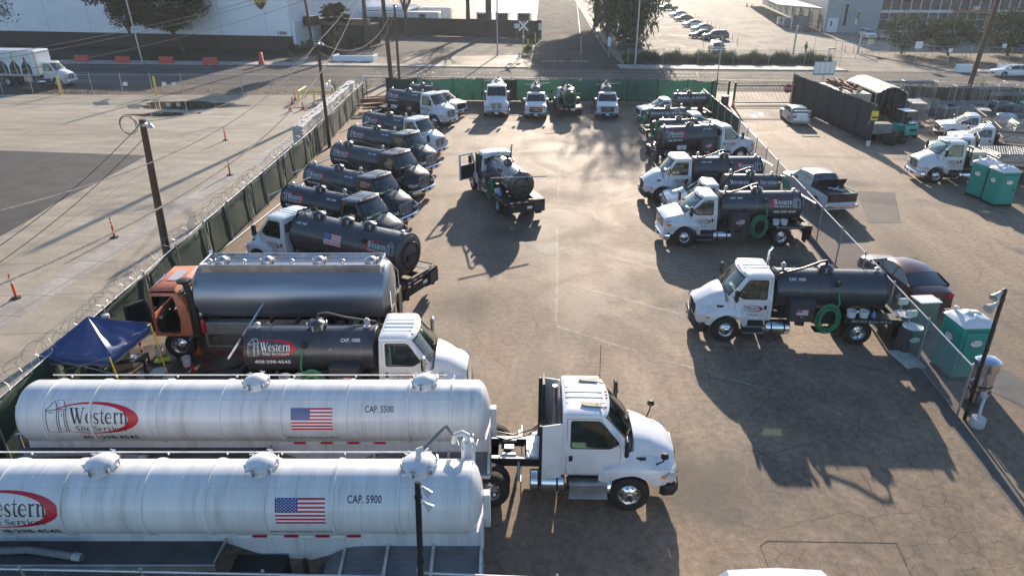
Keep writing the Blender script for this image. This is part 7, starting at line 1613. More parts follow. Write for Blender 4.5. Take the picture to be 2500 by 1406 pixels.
def leaf_cloud(mb,clumps,n,size,m,rnd,droop=0,flat=1.0):
    vs=[];fs=[]
    for (c,r) in clumps:
        for _ in range(int(n*r[0]*r[1])):
            d=Vector((rnd.gauss(0,1),rnd.gauss(0,1),rnd.gauss(0,1))); d.normalize(); q=(rnd.random()**.45); p=Vector(c)+Vector((d.x*r[0],d.y*r[0],d.z*r[1]))*q
            s=size*rnd.uniform(.5,1.4); a=Vector((rnd.gauss(0,1),rnd.gauss(0,1),rnd.gauss(0,.6)-droop)).normalized(); b=a.cross(Vector((rnd.gauss(0,1),rnd.gauss(0,1),rnd.gauss(0,1)))).normalized()
            k=len(vs); L_=s*(1+droop*1.5); vs+=[p-a*L_*.5,p+b*s*.28,p+a*L_*.5,p-b*s*.28]; fs.append((k,k+1,k+2,k+3))
    mb.add(vs,fs,m)
def tree(label,loc,h,crown_r,trunk_h,m,seed,n=120,size=.35,nclump=26,droop=0,group='trees across the street',name='tree',asp=.8,lean=(0,0),tr=.25,low=0):
    rnd=random.Random(seed); t=thing(name,label,'tree',(loc[0],loc[1],0),0,group); cz=trunk_h+(h-trunk_h)/2; hh=(h-trunk_h)/2
    mb=MB(); mb.tube([(0,0,-.1),(lean[0]*.3,lean[1]*.3,trunk_h*.6),(lean[0]*.6,lean[1]*.6,trunk_h*1.1),(lean[0],lean[1],cz+hh*.5)],[tr*1.25,tr,tr*.75,tr*.25],BARK,n=9)
    cl=[]
    for k in range(nclump):
        a=rnd.random()*6.283; zz=rnd.uniform(-1,1); rr=crown_r*math.sqrt(max(.05,1-zz*zz*.85))*rnd.uniform(.35,.92); c=(lean[0]+math.cos(a)*rr,lean[1]+math.sin(a)*rr,cz+zz*hh*.85-low*rr*.1); s=crown_r*rnd.uniform(.2,.36); cl.append((c,(s,s*asp)))
        if k<12: mb.tube([(lean[0]*.5,lean[1]*.5,trunk_h*rnd.uniform(.75,1.0)),(c[0]*.45+lean[0]*.3,c[1]*.45,(trunk_h+c[2])/2+.2),c],[tr*.5,tr*.28,tr*.06],BARK,n=5)
    mb.build('trunk',t)
    mb=MB(); leaf_cloud(mb,cl,n,size,m,rnd,droop); mb.build('crown',t,sharp=0,recalc=False); return t
tree('broad dark tree in front of the white warehouse, left of the shield sign',(-51.5,115),12.5,6.6,3.4,LDK,11,105,.42,64,asp=.6,tr=.3,lean=(-2.6,0))
tree('second dark tree merging with the broad one, nearer the street lamp',(-58.5,113),10.5,4.6,3.8,LDK,12,105,.4,40,asp=.6,tr=.22)
tree('bare edged tree at the top left corner of the picture',(-79,112),11,4.6,4.2,LDK,13,30,.3,26,tr=.2)
tree('sparse tree with yellow green top between the corner poles and the parking bays',(-20,140),16,6.0,5,LMD,14,22,.3,30,tr=.25,asp=.8)
tree('tall bright topped tree behind the dark fence, centre top',(-8.5,144),17,5.2,6.5,LBR,15,25,.35,30,tr=.4)
tree('tall tree behind the dark fence right of the bright topped one',(-4.5,142.5),19,4.0,10,LMD,16,30,.35,26,tr=.55)
tree('weeping grey green eucalyptus at the corner of the side road',(18.2,119.5),23,6.4,3.8,LGY,17,9,.4,110,droop=1.8,tr=.42,low=6,asp=2.4)
tree('second eucalyptus behind the weeping one along the side road',(21.5,131),20,5.4,3.6,LGY,18,13,.42,70,droop=1.6,tr=.4,asp=1.3)
tree('third eucalyptus farther up the side road',(19.5,150),20,8,8.5,LGY,19,60,.6,60,droop=1.2,tr=.4,asp=1.2)
tree('fourth tree farther up the side road kerb, above the picture',(18.5,164),21,9,8.8,LGY,20,60,.6,60,tr=.4)
tree('fifth tree farther up the side road kerb, above the picture',(23.5,180),21,7,8.5,LGY,21,60,.6,60,tr=.4)
tree('rounded dark green tree in front of the glass office, left of the trio',(60,112.5),6.0,4.0,.9,LMD,22,95,.26,60,asp=.75,tr=.15)
tree('rounded dark green tree in front of the glass office, middle of the trio',(66,110.5),5.4,4.4,.8,LMD,23,95,.26,64,asp=.75,tr=.15)
tree('large rounded dark green tree at the right edge behind the leaning pole',(75,110.5),6.4,5.2,.9,LMD,24,80,.28,70,asp=.75,tr=.2)
tree('dark green tree in front of the office facade at the far right',(84,111),7.8,5.6,1.0,LMD,25,70,.3,60,asp=.75,tr=.2)
def shrub(label,loc,r,h,m,seed,group,n=150,size=.16,z0=.1,name='shrub',up=False):
    rnd=random.Random(seed); t=thing(name,label,'shrub',(loc[0],loc[1],0),0,group); mb=MB(); cl=[((rnd.uniform(-.6,.6)*r,rnd.uniform(-.6,.6)*r,z0+h*rnd.uniform(.3,.75)),(r*.5,h*.32)) for _ in range(9)]; leaf_cloud(mb,cl,n,size,m,rnd,-.8 if up else 0); mb.build('foliage',t,sharp=0,recalc=False)
    mb=MB(); [mb.tube([(0,0,0),(c[0]*.6,c[1]*.6,c[2])],.02,BARK,n=4) for c,_ in cl[:4]]; mb.build('stem',t); return t
for k,(lb,px,py,r,h,m) in enumerate((('trimmed bright hedge bush right of the warehouse corner',748,118,1.5,1.6,LBR),('small bright bush nearest the warehouse corner',728,122,1.1,1.3,LBR),('dark clipped hedge with bright top beside the driveway corner',733,135,2.0,1.6,LMD),('dark clipped hedge left of the white planter',812,137,2.2,1.7,LDK),('dark round bush behind the white planter, left',862,118,1.1,1.2,LDK),('dark round bush behind the white planter, right',888,120,1.0,1.2,LDK),('bright bush at the foot of the railroad crossing post',1288,136,.9,1.5,LYE),('low bush by the yellow bollards beside the crossing post',1300,103,1.2,1.2,LMD))):
    q=G(px,py); shrub(lb,q,r,h,m,60+k,'bushes across the street',620,.2)
for k,(lb,px,py,r,h,m) in enumerate((('tall weed growing against the bright green fence, leftmost',1155,247,.5,1.1,LMD),('weed against the green fence left of the head on truck',1103,243,.7,.9,LMD),('weed at the foot of the green fence beside the head on truck',1262,246,.5,.8,LMD),('weedy climber on the fence right of the four parked trucks',1560,241,.8,1.7,LMD),('weedy climber on the fence behind the small left facing truck',1675,232,.8,1.9,LMD),('scrubby weeds at the far corner of the left fence',895,232,.9,1.6,LGY),('bare scrub poking above the concrete block wall',820,232,.9,1.8,LGY),('small shrub above the green screen at the right',2385,232,1.0,1.9,LGY))):
    q=G(px,py); shrub(lb,q,r,h,m,90+k,'weeds along the yard fences',90,.13)
for k in range(16):
    x=57+k*3.1+rn.uniform(-.8,.8); y=104.5-.0*k+rn.uniform(-2.5,2.5)-.3*k*0; shrub('%s tufted plant from the left in the bed under the dark green trees'%ORD[k],(x,y),rn.uniform(.8,1.5),rn.uniform(.7,1.3),(LYE,LMD,LGY)[k%3],120+k,'tufted plants in the bed under the trees',60,.25,up=True)
# reeds: nobody could count them
mb=MB(); rnd=random.Random(8); vs=[];fs=[]
for _ in range(15000):
    x=rnd.uniform(16,44.5); f=rnd.random(); y=104.2-.07*(x-16)+f*3.0-1.4; hgt=(1.5+.35*math.sin(x*1.7)+.25*math.sin(x*4.1))*(.35+.65*math.sin(min(1,f+.25)*math.pi*.9))*rnd.uniform(.6,1.1); a=rnd.random()*6.28; wd=.05; k=len(vs); tx,ty=rnd.gauss(0,.25),rnd.gauss(0,.25)
    vs+=[(x-math.cos(a)*wd,y-math.sin(a)*wd,.08),(x+math.cos(a)*wd,y+math.sin(a)*wd,.08),(x+tx,y+ty,.1+hgt)]; fs.append((k,k+1,k+2))
mb.add(vs,fs,LGY); tag(mb.build('reed_bed',sharp=0,recalc=False),'dense grey green reeds behind the pavement of the pale car park','reeds',None,'stuff')
mb=MB(); vs=[];fs=[]
for _ in range(3200):
    x=rnd.uniform(-75,-16); y=rnd.gauss(77.9,.25) if rnd.random()<.4 else rnd.uniform(78,ny(x)-.6); h_=rnd.uniform(.04,.16)*(1.3 if x<-46 else 1)
    if x>-44 and rnd.random()<.6: continue
    k=len(vs); a=rnd.random()*6.28; vs+=[(x-math.cos(a)*.05,y-math.sin(a)*.05,.0),(x+math.cos(a)*.05,y+math.sin(a)*.05,.0),(x+rnd.gauss(0,.1),y+rnd.gauss(0,.1),h_)]; fs.append((k,k+1,k+2))
mb.add(vs,fs,LMD); tag(mb.build('verge_grass',sharp=0,recalc=False),'patchy weeds and grass on the dirt verge beside the street','grass',None,'stuff')
def palm(label,loc,h,rr,skirt):
    t=thing('palm_tree',label,'palm tree',(loc[0],loc[1],0),0,None); mb=MB(); mb.tube([(0,0,0),(0,0,h*.5),(0,0,h)],[.38,.3,.26],BARK,n=12); mb.build('trunk',t); rnd=random.Random(3)
    for nm,m,cnt,z0_,dr in (('crown',LMD,90,h,0),('dry_skirt',LDRY,90 if skirt else 0,h-.6,1)):
        if not cnt: continue
        mb=MB(); vs=[];fs=[]
        for i in range(cnt):
            a=rnd.random()*6.283; el=(rnd.uniform(-.35,1.4) if not dr else rnd.uniform(-1.45,-1.0)); ln=rr*rnd.uniform(.6,.9); d=Vector((math.cos(a)*math.cos(el),math.sin(a)*math.cos(el),math.sin(el))); base=Vector((0,0,z0_-(rnd.random()*skirt if dr else 0)))+Vector((d.x,d.y,0))*.2; tip=base+d*ln*.55
            side=d.cross(Vector((0,0,1))).normalized(); up=side.cross(d)
            for q in range(15):
                b=-1.25+2.5*q/14; dd=(d*math.cos(b)+side*math.sin(b)).normalized(); e=tip+dd*ln*.55+Vector((0,0,-.12*ln)); s2=(d*math.sin(b)-side*math.cos(b))*.05; k=len(vs); vs+=[tip-s2,tip+s2,tip+dd*ln*.3+s2*1.4+up*.03,e,tip+dd*ln*.3-s2*1.4+up*.03]; fs.append((k,k+1,k+2,k+3,k+4))
            k=len(vs); vs+=[base-side*.03,base+side*.03,tip+side*.02,tip-side*.02]; fs.append((k,k+1,k+2,k+3))
        mb.add(vs,fs,m); mb.build(nm,t,sharp=0,recalc=False)
palm('shaggy fan palm with a thick dry skirt right of the warehouse entrance',(-28.3,119.0),5.0,2.9,3.2)
palm('tall bare trunked palm beside the shaggy one, its head above the picture',(-23.6,119.5),15,3,1.0)
# ---------------- buildings ----------------
WALLW=mat('white_painted_wall',(.82,.84,.88),.75,0,.05,.5,bump=.05); WALLB=mat('brown_painted_base',(.055,.04,.035),.75,0,.15,.4); WALLG=mat('grey_blue_wall',(.3,.35,.37),.75,0,.06,.4)
def warehouse():
    t=thing('warehouse','long white warehouse with dark brown base, shield sign and the number 1999','building',(-35.0,116.8,0),R(180-10.9)); Lw=75; D=45; H=11.5
    mb=MB(); mb.box(0,Lw,-D,-.02,2.25,H,WALLW); mb.box(-.01,Lw,-D,.0,0,2.25,WALLB)
    for k in range(9): x=4+k*8; mb.box(x,x+.08,-.02,.0,2.25,H,mat('wall_joint',(.5,.52,.56),.8))
    mb.build('wall',t)
    mb=MB(); mb.box(-.2,Lw,-D,.2,H,H+.5,WALLW); mb.build('parapet',t)
    mb=MB(); mb.box(17.0,20.5,0,.02,2.9,6.4,mat('wall_joint2',(.58,.6,.64),.8)); mb.build('service_door',t)
    # number and shield on the street face (the face looks along +y of the building frame)
    def wall_decal(po,x,z,nm):
        o=bpy.data.objects.new(nm,decal(po,('side',x,1,.004,z,0))); link(o,t); return o
    wall_decal(GL_text('1999',0,0,.62,BLKV,bold=.03),1.5,2.62,'house_number')
    BR=mat('shield_brown',(.06,.035,.02),.5); GO=mat('shield_gold',(.6,.38,.05),.45)
    def shield(s): return [(-.9*s,1.1*s),(-.45*s,1.25*s),(0,1.3*s),(.45*s,1.25*s),(.9*s,1.1*s),(.9*s,-.1*s),(.75*s,-.6*s),(.4*s,-1.0*s),(0,-1.3*s),(-.4*s,-1.0*s),(-.75*s,-.6*s),(-.9*s,-.1*s)]
    po=[(shield(1.22),GO,1),(shield(1.14),BR,2),([(x*.98,1.02+.16*math.cos(x)) for x in (-1,-.5,0,.5,1)]+[(.85,1.15),(0,1.38),(-.85,1.15)],GO,3)]+GL_text('ups',0,-.0,1.05,GO,layer=4,bold=.035)
    s=thing('wall_sign','brown and gold shield sign with the letters ups on the white warehouse wall','sign',(0,0,0)); s.parent=None
    mtx=Matrix.Translation(Vector((-35.0,116.8,0)))@Matrix.Rotation(R(180-10.9),4,'Z'); q=mtx@Vector((4.5,.06,7.65)); s.location=q; s.rotation_euler=(0,0,R(180-10.9)); mb=MB(); mb.prism([(-x*.98,0,z*.98) for x,z in [(p[0]*1.22,p[1]*1.22) for p in shield(1)]],BR,(0,-.12,0)); mb.build('panel',s); o=bpy.data.objects.new('emblem',decal(po,('side',0,1,.004,0,0))); link(o,s)
    # entrance side: canopy and low annexe to the right of the corner
    mb=MB(); mb.box(-2.2,-.6,-6,-3.5,3.5,5.0,WALLB); mb.box(-10,-1.0,-9,-7.5,3.4,4.4,mat('entrance_fascia',(.2,.16,.14),.7)); mb.box(-9.5,-1.0,-14,-9,0,3.4,BLKV); mb.box(-1.3,-.9,-5.6,-5.2,0,3.5,WALLW); mb.box(-.5,-.01,-11,-.5,0,4.4,WALLW); mb.build('entrance_canopy',t)
warehouse()
t=thing('depot_wall','long low white depot with grey wall behind the palms and bare tree','building',(-38,150,0),R(-6)); mb=MB(); mb.box(0,17,0,12,0,4.2,mat('grey_depot_wall',(.36,.37,.4),.8,0,.06,.5)); mb.build('wall',t); mb=MB(); mb.box(-.3,17.3,-.3,12.3,4.2,4.6,WALLW,.02); [mb.box(-.3,17.3,k*2.4,k*2.4+.2,4.6,4.8,WALLW) for k in range(5)]; mb.build('roof',t)
def dumpster(label,x,y,m,rz=0,s=1.0):
    t=thing('waste_bin',label,'bin',(x,y,0),rz,None); mb=MB(); mb.loft([[Vector((a*w_,b*d_,z)) for a,b in((-1,-1),(1,-1),(1,1),(-1,1))] for z,w_,d_ in ((.1,.5*s,.45*s),(1.2*s,.62*s,.55*s))],m); mb.build('body',t); mb=MB(); mb.box(-.66*s,.66*s,-.6*s,.6*s,1.2*s,1.3*s,BUCK if 0 else CHAS,.03); mb.build('lid',t)
dumpster('dark blue wheeled bin beside the warehouse entrance',-31.5,127.5,mat('bin_navy',(.02,.03,.07),.5),0,1.4)
t=thing('planter','low white walled planter on the pavement corner beside the palms','planter',(-22.6,104.6,0),R(-5)); mb=MB(); mb.box(-3,3,-.9,-.6,.0,.85,WALLW,.02); mb.box(-3,-2.7,-.6,1.5,0,.85,WALLW,.02); mb.box(2.7,3,-.6,1.5,0,.85,WALLW,.02); mb.box(-2.7,2.7,-.6,1.5,0,.6,DIRT); mb.build('wall',t)
# trailers and refuse trucks behind the dark fence
def boxtrailer(label,x,y,rz,L,m,logo_=False):
    t=thing('box_trailer',label,'trailer',(x,y,0),rz,'white box trailers behind the dark fence'); mb=MB(); mb.box(-1.3,1.3,0,L,1.2,4.1,m,.04); 
    for k in range(int(L/1.2)): mb.box(-1.32,-1.3,.4+k*1.2,.46+k*1.2,1.3,4.0,GALV); mb.box(1.3,1.32,.4+k*1.2,.46+k*1.2,1.3,4.0,GALV)
    mb.build('box_body',t); mb=MB(); mb.box(-1.15,1.15,-.03,0,1.35,3.9,mat('trailer_door',(.45,.47,.5),.5),.01); mb.box(-1.2,1.2,-.06,0,.9,1.1,CHAS); mb.build('rear_door',t)
    mb=MB(); [mb.lathe([(.5,-.15),(.5,.15)],TYRE,o=(s*1.0,q,.5),axis='x',n=16) for s in(-1,1) for q in(1.5,2.8)]; mb.box(-.5,.5,0,L,.9,1.2,CHAS); mb.build('running_gear',t)
    if logo_:
        BR=mat('shield_brown',(.06,.035,.02)); GO=mat('shield_gold',(.6,.38,.05)); S_h=[(-.6,.75),(0,.85),(.6,.75),(.6,-.1),(.4,-.6),(0,-.85),(-.4,-.6),(-.6,-.1)]
        o=bpy.data.objects.new('emblem',decal([(S_h,BR,1)]+GL_text('ups',0,0,.6,GO,layer=3,bold=.03),('side',0,-1,.0,0,0))); link(o,t); o.location=(-1.33,3.2,2.9); o.rotation_euler=(0,0,R(-90))
    return t
boxtrailer('white box trailer with the brown ups shield behind the dark fence',-14.2,146.5,R(86),15,WHITE,True)
boxtrailer('white ribbed box trailer farther back behind the dark fence',-13.2,162,R(86),12,WHITE)
boxtrailer('white box trailer at the left behind the bare tree',-31.5,149,R(84),13,WHITE)
for k,(x,y) in enumerate(((-5.8,148),(-2.0,147.4),(2.3,146.6))):
    t=thing('refuse_truck',('refuse truck rear end behind the dark fence, leftmost of three','refuse truck rear end behind the dark fence, middle of three','refuse truck rear end nearest the side road')[k],'refuse truck',(x,y,0),R(-4),'refuse trucks behind the dark fence'); mb=MB(); mb.box(-1.25,1.25,1.0,8,.9,3.7,WHITE,.05); mb.box(-1.25,-1.05,-.1,1.0,.7,3.9,WHITE,.02); mb.box(1.05,1.25,-.1,1.0,.7,3.9,WHITE,.02); mb.box(-1.25,1.25,-.1,1.0,3.6,3.9,WHITE,.02); mb.build('body',t); mb=MB(); mb.box(-1.05,1.05,.3,1.0,1.0,3.6,CHAS); mb.box(-1.2,1.2,-.2,.2,.7,.95,GALV,.01); mb.build('hopper',t); mb=MB(); [mb.box(s*.95-.12,s*.95+.12,-.14,-.1,1.0,1.2,REDL,.01) for s in(-1,1)]; mb.build('tail_light',t); mb=MB(); [mb.lathe([(.5,-.2),(.5,.2)],TYRE,o=(s*1.0,2.5,.5),axis='x',n=16) for s in(-1,1)]; mb.build('wheel',t)
# railroad crossing
t=thing('crossing_sign','white railroad crossbuck with twin lights beside the parking bays','railway sign',(1.7,109.6,0)); mb=MB(); mb.tube([(0,0,0),(0,0,4.9)],.08,ALUD,n=10); mb.build('post',t); mb=MB()
for a in (45,-45): mb.M=Matrix.Translation((0,-.1,4.4))@Matrix.Rotation(R(a),4,'Y'); mb.box(-.95,.95,-.02+(.03 if a>0 else 0),.0+(.03 if a>0 else 0),-.13,.13,WHV,.003)
mb.M=None; mb.build('crossbuck',t)
for s in(-1,1): mb=MB(); mb.lathe([(.32,0),(.32,.05)],RUB,o=(s*.6,-.2,2.9),axis='y',n=20); mb.lathe([(.12,-.1),(.15,.0)],BOXG,o=(s*.6,-.22,2.9),axis='y',n=16); mb.build('light',t)
mb=MB(); mb.box(-.7,.7,-.12,-.04,2.86,2.94,ALUD); mb.lathe([(.1,3.35),(.14,3.4),(.1,3.5)],ALUD,n=10); mb.build('bracket',t)
for k,(px,py,txt) in enumerate(((1307,105,'left'),(1289,112,'right'))):
    q=G(px,py); t=thing('bollard','yellow post behind the crossing sign, %s of the two'%txt,'bollard',(q.x,q.y,0)); mb=MB(); mb.lathe([(.12,0),(.12,1.6),(.01,1.65)],YEL,n=10); mb.build('post',t)
q=G(1267,143); t=thing('fire_hydrant','small white and red hydrant on the corner pavement by the crossing sign','hydrant',(q.x,q.y,.1)); mb=MB(); mb.lathe([(.15,0),(.12,.05),(.12,.6),(.15,.62),(.05,.8)],BUCK,n=12); mb.tube([(-.2,0,.45),(.2,0,.45)],.06,REDL,n=8); mb.build('body',t)
# signs along the side road and street
def signpost(label,px,py,h,w_,hh,m=BUCK):
    q=G(px,py); t=thing('sign_post',label,'sign',(q.x,q.y,0)); mb=MB(); mb.tube([(0,0,0),(0,0,h)],.035,GALV,n=6); mb.build('post',t); mb=MB(); mb.box(-w_/2,w_/2,-.07,-.04,h-hh,h,m,.005); mb.build('panel',t)
signpost('white notice on a post at the corner below the weeping eucalyptus',1486,135,2.6,.5,1.3); signpost('large white sign on a tilted post beside the right hand bed',2231,162,3.2,1.0,.9); signpost('small white sign on a post in the bed, second from the left',2310,164,2.4,.55,.5); signpost('small white sign on a post in the bed behind the white saloon car',2440,155,2.6,.6,.5)
signpost('slim sign post in front of the grey blue wall',2083,88,3.0,.5,1.0); signpost('slim sign post left of the white parked pair of cars',2058,78,2.6,.4,.8); signpost('pale notice at the dark fence end beside the side road',1318,97,2.8,.6,1.2)
signpost('white notice on the dark fence above the parking bays',1262,100,2.9,1.0,.8); signpost('cream notice hung on the open gate of the pale car park',2119,133,2.2,.9,.7,mat('cream_sign',(.6,.55,.35),.5))
# pale car park
CL='cars parked across the street'
for lb,px,py,dg,m,kd in (('dark pickup farthest back in the row of cars',1630,26,186,DCAR,'pickup'),('white saloon second from the back of the row',1655,42,196,WCAR,'sedan'),('grey saloon third from the back of the row',1668,52,196,GCAR,'sedan'),('white saloon in the middle of the row',1690,66,194,WCAR,'sedan'),('silver saloon with pale roof near the front of the row',1713,77,194,SILV,'sedan'),('dark saloon half hidden by the front car of the row',1712,93,192,DCAR,'sedan'),('black SUV at the front of the row of cars',1745,98,184,DCAR,'suv'),
  ('black saloon nearest the hedge under the weeping eucalyptus',1538,118,8,DCAR,'sedan'),('red roofed saloon just behind the black one under the eucalyptus',1530,108,8,mat('red_car_paint',(.3,.05,.05),.25,.1,.1,3,coat=.7),'sedan'),('dark car farther back under the eucalyptus leaves',1538,88,5,DCAR,'suv'),('dark SUV with ladder rack facing the hedge',1749,130,268,GCAR,'suv'),
  ('white car facing the gate beside the office wall, left of a pair',2116,94,265,WCAR,'suv'),('pale car facing the gate beside the office wall, right of a pair',2152,95,262,SILV,'sedan'),('bright blue pickup at the right edge behind the trees',2482,125,182,BCAR,'pickup')):
    q=G(px,py); car({'pickup':'pickup_truck','sedan':'saloon_car','suv':'suv_car'}[kd],lb,{'pickup':'pickup truck','sedan':'car','suv':'car'}[kd],(q.x,q.y),dg,m,kd,group=CL)
car('saloon_car','white saloon driving left on the street behind the white barriers','car',(62.3,90.0),176,WCAR,group=None)
for k,(px,py) in enumerate(((1787,101),(1799,110),(1716,112),(1918,133),(2055,122),(2062,128),(2083,130),(1567,122))):
    q=G(px,py); delineator(('orange post in the pale car park nearest the black SUV','orange post in the pale car park right of the black SUV','orange post behind the dark SUV with ladder rack','single orange post behind the reeds','leftmost orange post at the open gate','middle orange post at the open gate','rightmost orange post at the open gate','orange post beside the black saloon under the eucalyptus')[k],q,'orange posts in the pale car park')
for k,(px,py) in enumerate(((1696,45),(1704,52),(1713,59),(1727,62),(1736,66),(1746,72),(1756,77),(1765,84),(1776,90))):
    q=G(px,py); delineator('%s slim post from the back in the line behind the parked cars'%ORD[k],q,'slim posts in a line behind the parked cars')
for k,(px,py) in enumerate(((1823,17),(1835,20))): q=G(px,py); t=thing('traffic_cone',('left','right')[k]+' one of two small cones near the loading dock','traffic cone',(q.x,q.y,0)); mb=MB(); mb.lathe([(.3,0),(.06,1.2),(.01,1.22)],ORG,n=12); mb.box(-.4,.4,-.4,.4,0,.05,RUB); mb.build('cone',t)
# office and dock building
def office():
    t=thing('office_building','grey blue loading dock building joined to a two storey glass office marked 185','building',(62.9,149.4,0)); H=10.5
    mb=MB(); 
    mb.prism([(0,0,0),(10.4,-1.0,0),(10.4,40,0),(42,120,0),(21.8,105,0)],WALLG,(0,0,H)); mb.build('wall',t)
    mb=MB(); mb.prism([(-.6,.6,4.2),(-.6+20,104,4.2),(-5+20,104,4.2),(-4.8,.9+14,4.2),(-3,8,4.2)],mat('dock_canopy',(.45,.43,.4),.6),(0,0,.35)); mb.build('dock_canopy',t)
    for k in range(8):
        f=.06+k*.11; x,y=21.8*f,105*f; mb=MB(); a=math.atan2(105,21.8); c,s=math.cos(a),math.sin(a); W_=3.2
        mb.prism([(x-.1*s-.02,y+.02,1.2),(x+c*W_-.1,y+s*W_,1.2),(x+c*W_-.1,y+s*W_,3.9),(x-.12,y,3.9)],mat('dock_door',(.28,.28,.27),.6),(-.1,.0,0)); mb.build('dock_door',t)
    mb=MB(); mb.box(3.2,4.0,-.75,-.45,1.2,5.5,mat('narrow_window_frame',(.55,.56,.55),.5)); mb.box(3.3,3.9,-.78,-.74,1.3,5.4,GLASSD); mb.build('window',t)
    mb=MB(); mb.box(5.6,6.5,-.95,-.6,1.5,4.2,mat('narrow_window_frame',(.55,.56,.55))); mb.box(5.7,6.4,-.98,-.94,1.6,4.1,mat('green_tinted_glass',(.2,.26,.16))); mb.build('window',t)
    # glass facade: bays 1.9 m wide, two storeys
    a=R(-2); x0=10.5; y0=-.4
    fr=mat('pale_mullion',(.6,.6,.6),.5,0,.05,3); gl=mat('office_glass',(.04,.055,.08),.12,.2,.25,.3,spec=.8)
    mb=MB(); mb.box(x0,x0+60,y0+.25,y0+30,0,H,WALLG); mb.build('office_wall',t)
    n=30; Wb=1.95
    for f in range(2):
        z0,z1=(0.5,3.7) if f==0 else (4.3,H-.3)
        for i in range(n):
            x=x0+i*Wb
            def wn(): 
                mb=MB(); mb.box(.04,Wb-.04,.1,.16,z0,z1,gl); mb.box(.04,Wb-.04,.04,.1,z0+(z1-z0)*.62,z0+(z1-z0)*.62+.07,fr) ; return mb
            if i%2==1 or f==1:
                def wn(): mb=MB(); mb.box(.04,Wb-.04,.1,.16,z0,z1,gl); return mb
            part('window',('ow',f,i%2==1 or f==1),wn,t,(x,y0,0)) if True else None
    mb=MB()
    for i in range(n+1): x=x0+i*Wb; mb.box(x-.07,x+.07,y0-.12,y0+.3,0,H,fr)
    mb.box(x0,x0+n*Wb,y0-.1,y0+.28,3.72,4.2,fr); mb.box(x0,x0+n*Wb,y0-.1,y0+.28,0,.45,fr); mb.box(x0-.2,x0+n*Wb,y0-.3,y0+30,H,H+.5,fr); mb.build('mullion',t)
    mb=MB(); mb.box(x0+7.4*Wb,x0+11.4*Wb,y0-1.6,y0-.12,3.95,4.25,mat('orange_brown_fascia',(.4,.14,.05),.6)); mb.build('entrance_canopy',t)
    o=bpy.data.objects.new('house_number',decal(GL_text('185',0,0,.7,WHV,bold=.03),('side',0,-1,0,0,0))); link(o,t); o.location=(x0+9.2*Wb,y0-1.65,4.62)
office()
for k,(px,py,m,lb) in enumerate(((1908,62,BUCK,'white tote bin with a blue mark at the loading dock'),(1922,66,mat('blue_grey_bin',(.25,.33,.45),.5),'blue grey tote bin beside the white one at the dock'),(1943,72,mat('grey_cabinet',(.2,.21,.22),.5),'dark grey cabin beside the tote bins'),(1958,74,mat('grey_cabinet',(.2,.21,.22)),'second dark grey cabin at the dock corner'),(2027,80,BUCK,'white ice box cabinet against the grey blue wall'))):
    q=G(px,py); t=thing('outdoor_cabinet',lb,'cabinet',(q.x,q.y,0),R(-8)); w_=(1.0,1.0,1.1,1.1,1.0)[k]; h_=(1.6,1.7,2.6,2.5,2.6)[k]; mb=MB(); mb.box(-w_,w_,-w_*.7,w_*.7,.1,h_,m,.05); mb.build('body',t); mb=MB(); mb.box(-w_-.05,w_+.05,-w_*.75,w_*.75,h_,h_+.12,BUCK if k<2 else m,.03); mb.build('lid',t)
    if k in(0,4): mb=MB(); mb.box(-.5,-.15,-w_*.7-.02,-w_*.7,h_*.5,h_*.85,BLUV,.0); mb.build('label_panel',t)
t=thing('dock_steps','dark steel dock steps and railing in front of the loading doors','steps',(G(1985,78).x,G(1985,78).y,0)); mb=MB(); [mb.box(-2,2,-.9+k*.3,.9,k*.25,.05+k*.25,CHAS) for k in range(5)]; mb.build('steps',t); mb=MB(); [mb.tube([(x,-.8,0),(x,-.8,2.1)],.03,CHAS,n=5) for x in(-2,-1,0,1,2)]; mb.tube([(-2,-.8,2.1),(2,-.8,2.1)],.03,CHAS,n=5); mb.build('railing',t)
# open swing gate and posts of the pale car park
t=thing('swing_gate','left gate leaf of the pale car park, beside the walking person','gate',(G(1936,134).x,G(1936,134).y,0)); mb=MB(); mb.tube([(0,0,0),(0,0,4.2)],.14,ALUD,n=10); mb.build('post',t); mb=MB(); E_=(8.5,-9.5); mb.tube([(0,0,3.2),(E_[0],E_[1],1.9),(E_[0],E_[1],.2),(0,0,.2)],.04,GALV,n=6); [mb.tube([(E_[0]*f,E_[1]*f,.2),(E_[0]*f,E_[1]*f,3.2-1.3*f)],.03,GALV,n=5) for f in(.25,.5,.75)]; mb.build('leaf',t)
t=thing('swing_gate','right gate leaf of the pale car park, near the three orange posts','gate',(G(2094,132).x,G(2094,132).y,0)); mb=MB(); mb.tube([(0,0,0),(0,0,3.2)],.14,ALUD,n=10); mb.build('post',t); mb=MB(); mb.tube([(0,0,2.4),(6,2.5,2.4),(6,2.5,.2),(0,0,.2)],.05,GALV,n=6); [mb.tube([(6*f,2.5*f,.2),(6*f,2.5*f,2.4)],.03,GALV,n=5) for f in(.25,.5,.75)]; mb.tube([(3.5,0,2.5),(10,-3.5,1.4)],.05,BUCK,n=6); mb.build('leaf',t)
